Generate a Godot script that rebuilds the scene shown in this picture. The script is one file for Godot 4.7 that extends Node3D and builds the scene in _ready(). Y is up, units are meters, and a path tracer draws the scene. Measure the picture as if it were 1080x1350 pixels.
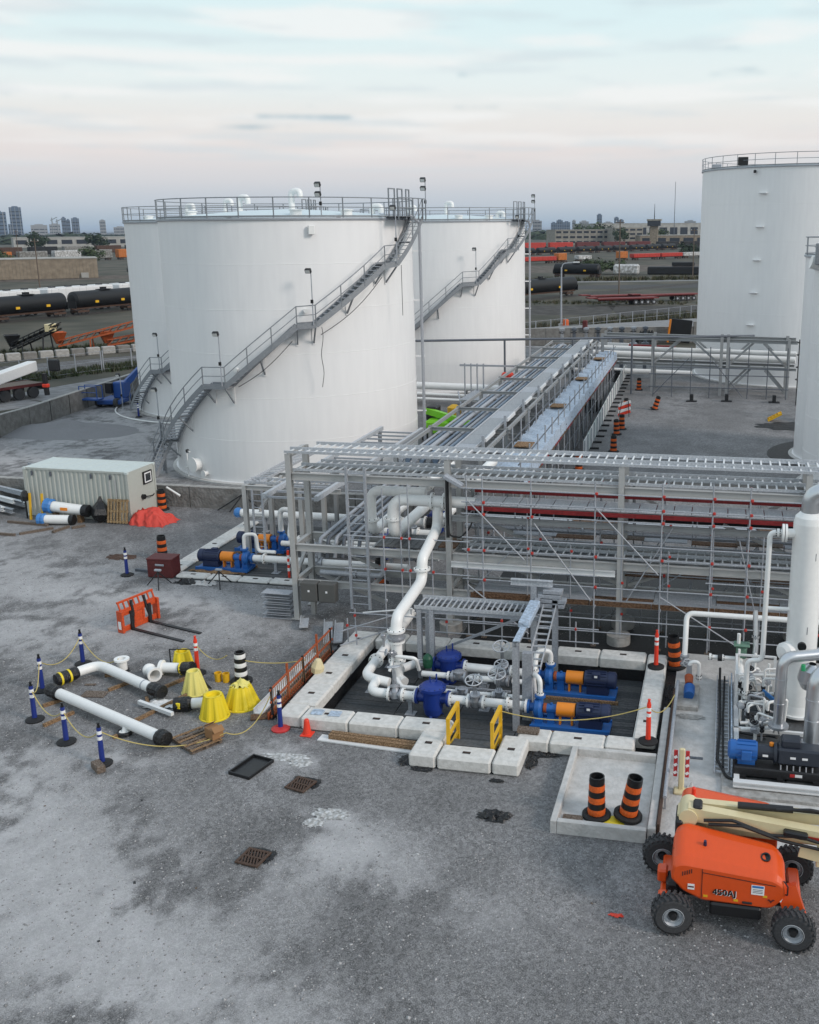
extends Node3D
# An oil terminal under construction at dusk, seen from a low drone. Site axes: x to the right along the pipe rack, -z away from the camera.
var M := {}
var taken := {}
var rng := RandomNumberGenerator.new()
var far_z := -5000.0

class B:   # collects triangles; every point is given in the world (or in the thing's own frame when O is zero)
	static var O := Vector3.ZERO
	var v := PackedVector3Array()
	var n := PackedVector3Array()
	var uv := PackedVector2Array()
	var uv2 := PackedVector2Array()
	func tri(a: Vector3, b: Vector3, c: Vector3, na: Vector3, nb: Vector3, nc: Vector3) -> void:
		if (b - a).cross(c - a).dot(na + nb + nc) > 0.0:
			v.append(a - O); v.append(c - O); v.append(b - O)
			n.append(na); n.append(nc); n.append(nb)
		else:
			v.append(a - O); v.append(b - O); v.append(c - O)
			n.append(na); n.append(nb); n.append(nc)
	func quad(a: Vector3, b: Vector3, c: Vector3, d: Vector3, nn: Vector3) -> B:
		tri(a, b, c, nn, nn, nn); tri(a, c, d, nn, nn, nn)
		return self
	func flat(a: Vector3, b: Vector3, c: Vector3, d: Vector3) -> B:   # a sheet facing up or out, normal from its corners
		var nn := (c - a).cross(b - d).normalized()
		if nn.y < 0: nn = -nn
		return quad(a, b, c, d, nn)
	func box(c: Vector3, s: Vector3, bs := Basis.IDENTITY) -> B:
		var X := bs.x * s.x * .5
		var Y := bs.y * s.y * .5
		var Z := bs.z * s.z * .5
		quad(c+X-Y-Z, c+X+Y-Z, c+X+Y+Z, c+X-Y+Z, bs.x); quad(c-X-Y-Z, c-X+Y-Z, c-X+Y+Z, c-X-Y+Z, -bs.x)
		quad(c+Y-X-Z, c+Y+X-Z, c+Y+X+Z, c+Y-X+Z, bs.y); quad(c-Y-X-Z, c-Y+X-Z, c-Y+X+Z, c-Y-X+Z, -bs.y)
		quad(c+Z-X-Y, c+Z+X-Y, c+Z+X+Y, c+Z-X+Y, bs.z); quad(c-Z-X-Y, c-Z+X-Y, c-Z+X+Y, c-Z-X+Y, -bs.z)
		return self
	func mm(x0: float, y0: float, z0: float, x1: float, y1: float, z1: float) -> B:
		return box(Vector3(x0+x1, y0+y1, z0+z1) * .5, Vector3(absf(x1-x0), absf(y1-y0), absf(z1-z0)))
	func cbox(c: Vector3, s: Vector3, b: float, bs := Basis.IDENTITY) -> B:   # chamfered box
		var h := s * .5
		var q := Vector3(h.x - b, h.y - b, h.z - b)
		var ax := [bs.x, bs.y, bs.z]
		for i in 3:
			var j := (i + 1) % 3
			var k := (i + 2) % 3
			for sg in [-1.0, 1.0]:
				var o: Vector3 = c + ax[i] * h[i] * sg
				quad(o - ax[j]*q[j] - ax[k]*q[k], o + ax[j]*q[j] - ax[k]*q[k], o + ax[j]*q[j] + ax[k]*q[k], o - ax[j]*q[j] + ax[k]*q[k], ax[i] * sg)
				for sh in [-1.0, 1.0]:
					var p: Vector3 = c + ax[i]*h[i]*sg + ax[j]*q[j]*sh
					var r: Vector3 = c + ax[i]*q[i]*sg + ax[j]*h[j]*sh
					quad(p - ax[k]*q[k], p + ax[k]*q[k], r + ax[k]*q[k], r - ax[k]*q[k], (ax[i]*sg + ax[j]*sh).normalized())
		for sx in [-1.0, 1.0]:
			for sy in [-1.0, 1.0]:
				for sz in [-1.0, 1.0]:
					var nn: Vector3 = (bs.x*sx + bs.y*sy + bs.z*sz).normalized()
					tri(c + bs.x*h.x*sx + bs.y*q.y*sy + bs.z*q.z*sz, c + bs.x*q.x*sx + bs.y*h.y*sy + bs.z*q.z*sz, c + bs.x*q.x*sx + bs.y*q.y*sy + bs.z*h.z*sz, nn, nn, nn)
		return self
	static func frame(d: Vector3) -> Basis:   # y along d
		var y := d.normalized()
		var x := (Vector3.RIGHT if absf(y.x) < .9 else Vector3.FORWARD).cross(y).normalized()
		return Basis(x, y, x.cross(y))
	func cyl(a: Vector3, b: Vector3, r0: float, r1 := -1.0, k := 10, caps := true) -> B:
		if r1 < 0: r1 = r0
		var f := frame(b - a)
		var sl := (r0 - r1) / maxf((b - a).length(), .0001)
		for i in k:
			var e0: Vector3 = f.x * cos(TAU*i/k) + f.z * sin(TAU*i/k)
			var e1: Vector3 = f.x * cos(TAU*(i+1)/k) + f.z * sin(TAU*(i+1)/k)
			var n0 := (e0 + f.y * sl).normalized()
			var n1 := (e1 + f.y * sl).normalized()
			if r0 > 0: tri(a + e0*r0, a + e1*r0, b + e1*r1, n0, n1, n1)
			if r1 > 0: tri(a + e0*r0, b + e1*r1, b + e0*r1, n0, n1, n0)
			if caps and r0 > 0: tri(a, a + e0*r0, a + e1*r0, -f.y, -f.y, -f.y)
			if caps and r1 > 0: tri(b, b + e0*r1, b + e1*r1, f.y, f.y, f.y)
		return self
	func lathe(o: Vector3, d: Vector3, prof: Array, k := 16, smooth := true) -> B:   # prof: [[radius, along], ...]
		var f := frame(d)
		for j in prof.size() - 1:
			var r0: float = prof[j][0]
			var r1: float = prof[j+1][0]
			var a: Vector3 = o + f.y * prof[j][1]
			var b: Vector3 = o + f.y * prof[j+1][1]
			var dl: float = prof[j+1][1] - prof[j][1]
			var dr := r1 - r0
			for i in k:
				var e0: Vector3 = f.x * cos(TAU*i/k) + f.z * sin(TAU*i/k)
				var e1: Vector3 = f.x * cos(TAU*(i+1)/k) + f.z * sin(TAU*(i+1)/k)
				var n0 := (e0 * dl - f.y * dr).normalized()
				var n1 := (e1 * dl - f.y * dr).normalized()
				if not smooth:
					n0 = (n0 + n1).normalized()
					n1 = n0
				if r0 > 0: tri(a + e0*r0, a + e1*r0, b + e1*r1, n0, n1, n1)
				if r1 > 0: tri(a + e0*r0, b + e1*r1, b + e0*r1, n0, n1, n0)
		return self
	static func bent(pts: Array, bend: float, steps := 6) -> Array:   # round the corners of a path
		if bend <= 0 or pts.size() < 3: return pts
		var out := [pts[0]]
		for i in range(1, pts.size() - 1):
			var p: Vector3 = pts[i]
			var a: Vector3 = pts[i-1] - p
			var b: Vector3 = pts[i+1] - p
			var da := a.normalized()
			var db := b.normalized()
			var half := acos(clampf(da.dot(db), -1, 1)) * .5
			if half > 1.54:
				out.append(p)
				continue
			var cut := minf(bend / tan(half), minf(a.length(), b.length()) * .49)
			for s in steps + 1:
				var t := float(s) / steps
				var q := p + da * cut
				var w := p + db * cut
				out.append(q.lerp(p, t).lerp(p.lerp(w, t), t))
		out.append(pts[-1])
		return out
	func tube(pts: Array, r: float, bend := 0.0, k := 10, caps := true) -> B:
		var p := bent(pts, bend)
		var m := p.size()
		var t0: Vector3 = (p[1] - p[0]).normalized()
		var f := frame(t0)
		var x := f.x
		var rings := []
		for i in m:
			var t: Vector3 = (p[mini(i+1, m-1)] - p[maxi(i-1, 0)]).normalized()
			x = (x - t * x.dot(t)).normalized()
			var z := x.cross(t)
			var ring := []
			for j in k: ring.append(x * cos(TAU*j/k) + z * sin(TAU*j/k))
			rings.append(ring)
		for i in m - 1:
			for j in k:
				var a: Vector3 = rings[i][j]
				var b: Vector3 = rings[i][(j+1) % k]
				var c: Vector3 = rings[i+1][(j+1) % k]
				var d: Vector3 = rings[i+1][j]
				tri(p[i] + a*r, p[i] + b*r, p[i+1] + c*r, a, b, c)
				tri(p[i] + a*r, p[i+1] + c*r, p[i+1] + d*r, a, c, d)
		if caps:
			for j in k:
				var d0: Vector3 = (p[0] - p[1]).normalized()
				var d1: Vector3 = (p[m-1] - p[m-2]).normalized()
				tri(p[0], p[0] + rings[0][j]*r, p[0] + rings[0][(j+1) % k]*r, d0, d0, d0)
				tri(p[m-1], p[m-1] + rings[m-1][j]*r, p[m-1] + rings[m-1][(j+1) % k]*r, d1, d1, d1)
		return self
	func bar(a: Vector3, b: Vector3, w: float, h: float, up := Vector3.UP) -> B:   # square bar from a to b
		var z := (b - a).normalized()
		var u := up if absf(z.dot(up)) < .95 else Vector3.BACK
		var x := u.cross(z).normalized()
		return box((a + b) * .5, Vector3(w, h, (b - a).length()), Basis(x, z.cross(x), z))
	func ibeam(a: Vector3, b: Vector3, h: float, w: float, t := .018, up := Vector3.UP) -> B:
		var z := (b - a).normalized()
		var u := up if absf(z.dot(up)) < .95 else Vector3.BACK
		var x := u.cross(z).normalized()
		var y := z.cross(x)
		var bs := Basis(x, y, z)
		var l := (b - a).length()
		var c := (a + b) * .5
		box(c, Vector3(t, h - 2*t, l), bs); box(c + y * (h-t) * .5, Vector3(w, t, l), bs); box(c - y * (h-t) * .5, Vector3(w, t, l), bs)
		return self
	func prism(poly: PackedVector2Array, o: Vector3, ex: Vector3, ey: Vector3, depth: float) -> B:   # outline in ex, ey pushed along ex x ey
		var ez := ex.cross(ey).normalized()
		var ix := Geometry2D.triangulate_polygon(poly)
		var mid := Vector2.ZERO
		for q in poly: mid += q / poly.size()
		for s in [0.0, depth]:
			var nn := ez * (1.0 if s > 0 else -1.0) * signf(depth)
			for i in range(0, ix.size(), 3):
				tri(o + ex*poly[ix[i]].x + ey*poly[ix[i]].y + ez*s, o + ex*poly[ix[i+1]].x + ey*poly[ix[i+1]].y + ez*s, o + ex*poly[ix[i+2]].x + ey*poly[ix[i+2]].y + ez*s, nn, nn, nn)
		var cw := 1.0 if Geometry2D.is_polygon_clockwise(poly) else -1.0
		for i in poly.size():
			var p := poly[i]
			var q := poly[(i+1) % poly.size()]
			var e := q - p
			var nn := (ex * -e.y + ey * e.x).normalized() * cw
			quad(o + ex*p.x + ey*p.y, o + ex*q.x + ey*q.y, o + ex*q.x + ey*q.y + ez*depth, o + ex*p.x + ey*p.y + ez*depth, nn)
		return self
	func mesh() -> ArrayMesh:
		var a := []
		a.resize(Mesh.ARRAY_MAX)
		a[Mesh.ARRAY_VERTEX] = v
		a[Mesh.ARRAY_NORMAL] = n
		if uv.size() == v.size(): a[Mesh.ARRAY_TEX_UV] = uv
		if uv2.size() == v.size(): a[Mesh.ARRAY_TEX_UV2] = uv2
		var m := ArrayMesh.new()
		m.add_surface_from_arrays(Mesh.PRIMITIVE_TRIANGLES, a)
		return m

const ORD := ["first", "second", "third", "fourth", "fifth", "sixth", "seventh", "eighth", "ninth", "tenth", "eleventh", "twelfth", "thirteenth", "fourteenth", "fifteenth", "sixteenth", "seventeenth", "eighteenth", "nineteenth", "twentieth"]
func nth(k: int, s: String) -> String: return ORD[k % 20] + " " + s
func V(x: float, y: float, z: float) -> Vector3: return Vector3(x, y, z)
func ry(deg: float) -> Basis: return Basis(Vector3.UP, deg_to_rad(deg))
func numbered(called: String) -> String:
	var k: int = taken.get(called, 0)
	taken[called] = k + 1
	return called if k == 0 else "%s_%03d" % [called, k]
func tag(o: Node3D, label: String, category: String, group := "") -> Node3D:
	o.set_meta("label", label); o.set_meta("category", category)
	if group: o.set_meta("group", group)
	return o
func thing(called: String, label: String, category: String, at := Vector3.ZERO, group := "", world := true) -> Node3D:
	var o := Node3D.new()
	o.name = numbered(called)
	add_child(o)
	o.position = at
	B.O = at if world else Vector3.ZERO
	return tag(o, label, category, group)
func part(called: String, b: B, m, parent: Node3D, label := "") -> MeshInstance3D:
	var o := MeshInstance3D.new()
	o.name = called
	o.mesh = b.mesh()
	o.material_override = M[m] if m is String else m
	parent.add_child(o, true)
	if label: o.set_meta("label", label)
	return o
func solo(called: String, b: B, m, label: String, category: String, group := "") -> MeshInstance3D:
	var o := MeshInstance3D.new()
	o.name = numbered(called)
	o.mesh = b.mesh()
	o.material_override = M[m] if m is String else m
	add_child(o)
	o.position = B.O
	tag(o, label, category, group)
	return o
func ground(called: String, b: B, m) -> MeshInstance3D:
	var o := MeshInstance3D.new()
	o.name = numbered(called)
	o.mesh = b.mesh()
	o.material_override = M[m] if m is String else m
	add_child(o)
	o.position = B.O
	o.set_meta("kind", "structure")
	return o
func piece(called: String, mesh: Mesh, m, parent: Node3D, at: Vector3, bs := Basis.IDENTITY) -> MeshInstance3D:   # a copy of a shared mesh as a part
	var o := MeshInstance3D.new()
	o.name = called
	o.mesh = mesh
	o.material_override = M[m] if m is String else m
	o.transform = Transform3D(bs, at - B.O)
	parent.add_child(o, true)
	return o
func dup(src: Node3D, at: Vector3, turn := 0.0, label := "", group := "") -> Node3D:
	var o: Node3D = src.duplicate()
	var nm := String(src.name)
	if nm.length() > 4 and nm[-4] == "_" and nm.right(3).is_valid_int(): nm = nm.left(-4)
	o.name = numbered(nm)
	add_child(o)
	o.position = at
	o.rotation_degrees.y = turn
	if label: o.set_meta("label", label)
	if group: o.set_meta("group", group)
	return o

# ---------- materials ----------
func lin(r: float, g: float, b: float) -> Color: return Color(r, g, b).linear_to_srgb()
func noise_tex(size: int, freq: float, oct: int, lo: Color, hi: Color, sd: int, kind := FastNoiseLite.TYPE_SIMPLEX_SMOOTH, contrast := 1.0) -> ImageTexture:
	var f := FastNoiseLite.new()
	f.noise_type = kind; f.frequency = freq; f.fractal_octaves = oct; f.seed = sd
	var im := f.get_seamless_image(size, size)
	var d := im.get_data()
	var out := PackedByteArray()
	out.resize(size * size * 3)
	for i in size * size:
		var t := clampf((d[i] / 255.0 - .5) * contrast + .5, 0, 1)
		var c := lo.lerp(hi, t)
		out[i*3] = c.r8; out[i*3+1] = c.g8; out[i*3+2] = c.b8
	return ImageTexture.create_from_image(Image.create_from_data(size, size, false, Image.FORMAT_RGB8, out))
func bump_tex(size: int, freq: float, oct: int, sd: int, strength: float) -> ImageTexture:
	var f := FastNoiseLite.new()
	f.noise_type = FastNoiseLite.TYPE_SIMPLEX_SMOOTH; f.frequency = freq; f.fractal_octaves = oct; f.seed = sd
	var im := f.get_seamless_image(size, size)
	im.convert(Image.FORMAT_RGBA8)
	im.bump_map_to_normal_map(strength)
	return ImageTexture.create_from_image(im)
func mat(called: String, c: Color, rough := .6, metal := 0.0, tex = null, scale := .5, bump = null, bscale := .5) -> StandardMaterial3D:
	var m := StandardMaterial3D.new()
	m.resource_name = called
	m.albedo_color = c
	m.roughness = rough; m.metallic = metal
	if tex:
		m.albedo_texture = tex
		m.uv1_triplanar = true; m.uv1_world_triplanar = true
		m.uv1_scale = Vector3.ONE * scale
		if bump:
			m.normal_enabled = true; m.normal_texture = bump; m.normal_scale = bscale
	M[called] = m
	return m
func materials() -> void:
	var W := Color.WHITE
	var soft := noise_tex(256, .03, 5, Color(.968, .968, .97), W, 3)             # broad weathering
	var dirt := noise_tex(256, .045, 5, Color(.83, .82, .81), W, 9, FastNoiseLite.TYPE_SIMPLEX_SMOOTH, 1.5)
	var wash := noise_tex(512, .02, 6, Color(.9, .9, .895), W, 19, FastNoiseLite.TYPE_SIMPLEX_SMOOTH, 1.3)
	var grime := noise_tex(256, .03, 5, Color(.66, .65, .63), W, 21, FastNoiseLite.TYPE_SIMPLEX_SMOOTH, 1.8)
	var spangle := noise_tex(256, .05, 2, Color(.80, .81, .83), W, 5, FastNoiseLite.TYPE_CELLULAR)
	var grain := noise_tex(256, .06, 4, Color(.6, .55, .5), W, 14, FastNoiseLite.TYPE_SIMPLEX_SMOOTH, 1.6)
	var fine := bump_tex(256, .15, 4, 31, 3.0)
	var hard := bump_tex(256, .08, 4, 33, 6.0)
	for k in 4:
		var w: float = [.86, .856, .858, .852][k]
		mat("tank_white_%d" % k, lin(w, w * .995, w * .99), .5, 0, soft, .09).uv1_scale = Vector3(.3, .035, .3)
	mat("tank_roof", lin(.62, .71, .74), .5, 0, soft, .1)
	mat("white_pipe", lin(.85, .85, .83), .38, 0, soft, .6)
	mat("white_paint", lin(.74, .75, .75), .45, 0, soft, .4)
	mat("cream", lin(.70, .60, .36), .4, 0, soft, .5)
	mat("galvanised", lin(.48, .50, .53), .5, .2, spangle, 1.2)
	mat("galvanised_dark", lin(.17, .185, .21), .55, .4, spangle, 1.2)
	mat("stair_steel", lin(.33, .345, .36), .6, .2, spangle, 1.0)
	mat("tray_steel", lin(.60, .62, .64), .45, .15, spangle, 1.0)
	mat("cladding", lin(.62, .64, .66), .3, .8, soft, .8)
	mat("rack_steel", lin(.44, .44, .43), .55, 0, soft, .8)
	mat("rack_grey", lin(.30, .31, .315), .55, 0, soft, .8)
	mat("box_grey", lin(.10, .10, .095), .5, 0, soft, .5)
	mat("scaffold_red", lin(.45, .035, .025), .6)
	mat("red_beam", lin(.28, .015, .018), .6, 0, dirt, .4)
	mat("pump_blue", lin(.018, .12, .40), .4, 0, soft, .8)
	mat("strainer_blue", lin(.012, .04, .25), .35, 0, soft, .8)
	mat("navy_motor", lin(.014, .024, .07), .5, 0, soft, 1.0)
	mat("coupling_orange", lin(.80, .25, .015), .45, 0, soft, .7)
	mat("rust_orange", lin(.42, .09, .025), .6, 0, dirt, 1.0)
	mat("bare_steel", lin(.48, .49, .51), .35, .45, spangle, 2.0)
	mat("green_paint", lin(.015, .11, .055), .45, 0, dirt, .8)
	mat("pale_green", lin(.16, .30, .22), .5, 0, dirt, .8)
	mat("yellow", lin(.75, .43, .015), .5, 0, soft, .6)
	mat("cone_yellow", lin(.80, .62, .02), .5, 0, soft, .7)
	mat("cone_pale", lin(.76, .68, .20), .6, 0, soft, .7)
	mat("concrete", lin(.42, .415, .40), .85, 0, dirt, .28, fine, .3)
	mat("concrete_light", lin(.57, .56, .545), .8, 0, wash, .25, fine, .25)
	mat("concrete_dark", lin(.20, .195, .185), .9, 0, grime, .16, fine, .4)
	mat("concrete_wall", lin(.24, .235, .225), .9, 0, dirt, .13, fine, .4)
	mat("slot_dark", lin(.03, .03, .03), .9)
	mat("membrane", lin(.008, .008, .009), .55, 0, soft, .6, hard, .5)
	mat("rubber", lin(.014, .014, .015), .75, 0, dirt, 1.0)
	mat("tyre", lin(.055, .056, .06), .85, 0, dirt, 1.5)
	mat("plastic_black", lin(.010, .010, .011), .4, 0, soft, .6)
	mat("film_black", lin(.008, .008, .009), .35, 0, soft, .8, hard, .8)
	mat("grating", lin(.075, .082, .088), .65, .2, dirt, .7)
	mat("grating_b", lin(.09, .097, .104), .65, .2, dirt, .6)
	mat("grating_light", lin(.13, .135, .14), .6, .3, dirt, .7)
	mat("timber", lin(.34, .22, .12), .8, 0, grain, .9)
	mat("timber_grey", lin(.22, .18, .15), .85, 0, grain, .9)
	mat("ply", lin(.40, .25, .13), .8, 0, grain, .5)
	mat("plank_brown", lin(.20, .115, .065), .85, 0, grain, .6)
	mat("card", lin(.30, .16, .07), .85, 0, soft, 1.0)
	mat("post_blue", lin(.012, .03, .20), .45)
	mat("post_red", lin(.78, .05, .02), .45)
	mat("reflective", lin(.82, .82, .82), .35)
	mat("drum_orange", lin(.80, .14, .02), .5, 0, dirt, 1.5)
	mat("lift_orange", lin(.72, .085, .012), .3, 0, soft, .8)
	mat("fork_orange", lin(.68, .09, .02), .5, 0, dirt, 1.0)
	mat("chest_red", lin(.13, .02, .02), .6, 0, dirt, .6)
	mat("tarp_red", lin(.62, .055, .035), .6, 0, soft, .8, hard, .6)
	mat("tarp_blue", lin(.50, .61, .75), .45, 0, dirt, .5, hard, .6)
	mat("container_grey", lin(.46, .48, .44), .55, 0, soft, .6)
	mat("container_roof", lin(.58, .64, .62), .55, 0, soft, .4)
	mat("lift_blue", lin(.02, .08, .30), .45, 0, soft, .7)
	mat("hose_black", lin(.012, .012, .013), .6)
	mat("rope", lin(.50, .40, .14), .8)
	mat("lime", lin(.22, .62, .02), .4)
	mat("dark_steel", lin(.03, .031, .034), .5, .3, dirt, 1.0)
	mat("glass_dark", lin(.02, .025, .03), .08)
	mat("lens", lin(.75, .75, .72), .15)
	mat("rail_rust", lin(.09, .05, .035), .85, 0, dirt, .3)
	mat("ballast", lin(.055, .046, .04), .95, 0, grime, .12)
	mat("asphalt", lin(.05, .05, .052), .9, 0, dirt, .06)
	mat("road_grey", lin(.13, .13, .135), .92, 0, dirt, .05)
	mat("gravel_road", lin(.26, .26, .265), .95, 0, dirt, .06)
	mat("dirt_tan", lin(.13, .105, .085), .95, 0, grime, .03)
	mat("car_black", lin(.007, .008, .010), .6, 0, dirt, .15)
	mat("car_white", lin(.62, .63, .64), .6, 0, grime, .1)
	mat("car_red", lin(.52, .035, .02), .55, 0, dirt, .1)
	mat("car_orange", lin(.55, .17, .03), .6, 0, dirt, .1)
	mat("car_grey", lin(.30, .30, .29), .65, 0, grime, .1)
	mat("tan_siding", lin(.30, .25, .19), .8, 0, dirt, .05)
	mat("beige_wall", lin(.33, .31, .27), .85, 0, dirt, .03)
	mat("pale_wall", lin(.42, .42, .40), .85, 0, dirt, .02)
	mat("window_dark", lin(.03, .035, .045), .2)
	mat("tower_blue", lin(.10, .14, .20), .35, 0, soft, .02)
	mat("tower_grey", lin(.30, .31, .32), .8, 0, soft, .02)
	mat("leaf_a", lin(.035, .055, .022), .9)
	mat("leaf_b", lin(.05, .072, .03), .9)
	mat("leaf_c", lin(.025, .042, .02), .9)
	mat("bark", lin(.07, .05, .035), .9)
	mat("rags_white", lin(.6, .6, .6), .9, 0, dirt, 2.0)
	mat("sign_red", lin(.5, .03, .03), .5)
	mat("sticker_blue", lin(.05, .2, .5), .4)
	mat("lime_dust", lin(.60, .61, .62), .95, 0, grime, .9)
	mat("green_lamp", lin(.05, .5, .2), .3)
func srgb(r: float, g: float, b: float) -> Color: return Color(r / 255.0, g / 255.0, b / 255.0).srgb_to_linear()
func sky_image() -> Image:
	var w := 2048
	var h := 1024
	var im := Image.create(w, h, false, Image.FORMAT_RGBF)
	var stops := [[-90.0, srgb(120, 120, 122)], [-6.0, srgb(140, 144, 150)], [-.4, srgb(158, 171, 184)], [0.4, srgb(170, 183, 194)], [1.6, srgb(190, 196, 203)], [2.8, srgb(207, 206, 208)], [4.0, srgb(219, 213, 211)], [5.4, srgb(223, 221, 218)], [7.5, srgb(220, 229, 229)], [10.5, srgb(210, 229, 232)], [16.0, srgb(205, 225, 231)], [40.0, srgb(198, 213, 226)], [90.0, srgb(184, 200, 218)]]
	var f := FastNoiseLite.new()
	f.seed = 4; f.frequency = 1.0; f.fractal_octaves = 5
	for y in h:
		var e := 90.0 - 180.0 * (y + .5) / h
		var k := 0
		while k < stops.size() - 2 and e > stops[k+1][0]: k += 1
		var t: float = clampf((e - stops[k][0]) / (stops[k+1][0] - stops[k][0]), 0, 1)
		var c: Color = stops[k][1].lerp(stops[k+1][1], smoothstep(0, 1, t) * .5 + t * .5)
		if e <= 0 or e > 32:
			im.fill_rect(Rect2i(0, y, w, 1), c)
			continue
		var sc := 1.0 / (e * .06 + .35)
		for x in w:
			var az := TAU * x / w
			var p := Vector3(cos(az) * 2.6, e * .62 * sc, sin(az) * 2.6)
			var n1 := f.get_noise_3dv(Vector3(p.x, p.y * 1.8, p.z) * 1.2)
			var n2 := f.get_noise_3dv(Vector3(p.x * 2.4, p.y * 7.0, p.z * 2.4) + Vector3(7, 3, 1))
			var fade := smoothstep(32, 20, e)
			var q := c.lerp(srgb(232, 233, 232), smoothstep(-.05, .35, n1) * smoothstep(2.5, 6, e) * .75 * fade)
			q = q.lerp(srgb(196, 208, 214), smoothstep(.05, .4, f.get_noise_3dv(Vector3(p.x * 1.5, p.y * 3.4, p.z * 1.5) + Vector3(2, 5, 8))) * smoothstep(2, 4, e) * fade * .45)
			q = q.lerp(srgb(140, 170, 184), smoothstep(.36, .60, n2) * smoothstep(-.08, .2, f.get_noise_3dv(p * .8 + Vector3(3, 9, 2))) * smoothstep(3, 5, e) * fade * .7)
			im.set_pixel(x, y, q)
	return im
func _ready() -> void:
	rng.seed = 20
	var cam := Camera3D.new()
	add_child(cam)
	cam.projection = Camera3D.PROJECTION_FRUSTUM
	cam.near = .1
	cam.far = 30000
	cam.size = .1 * 1350.0 / 1340.0
	cam.frustum_offset = Vector2(-132.0, -35.0) / 1340.0 * .1
	cam.transform = Transform3D(Basis(Vector3.UP, deg_to_rad(12.0)) * Basis(Vector3.RIGHT, deg_to_rad(-14.1847)) * Basis(Vector3.BACK, deg_to_rad(-.385)), V(0, 14.3, 0))
	cam.current = true
	var env := Environment.new()
	env.background_mode = Environment.BG_SKY
	var sky := Sky.new()
	var pano := PanoramaSkyMaterial.new()
	pano.panorama = ImageTexture.create_from_image(sky_image())
	sky.sky_material = pano
	env.sky = sky
	env.tonemap_mode = Environment.TONE_MAPPER_LINEAR
	env.tonemap_exposure = 1.14
	env.sdfgi_enabled = true; env.ssao_enabled = true; env.ssil_enabled = true
	env.fog_enabled = true
	env.fog_density = .00006
	env.fog_light_color = Color(.72, .80, .90)
	var we := WorldEnvironment.new()
	we.environment = env
	add_child(we)
	var sun := DirectionalLight3D.new()
	sun.light_energy = .5
	sun.light_angular_distance = 14.0
	sun.light_color = Color(1.0, .95, .91)
	sun.shadow_enabled = true
	add_child(sun)
	sun.look_at_from_position(V(80, 48, 24), Vector3.ZERO)
	materials()
	setting()
	tanks()
	pit()
	front_rack()
	pump_module()
	middle_rack()
	basin()
	skid()
	lift()
	yard_items()
	container_corner()
	background_left()
	background_right()
	skyline()
	small_things()

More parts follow.
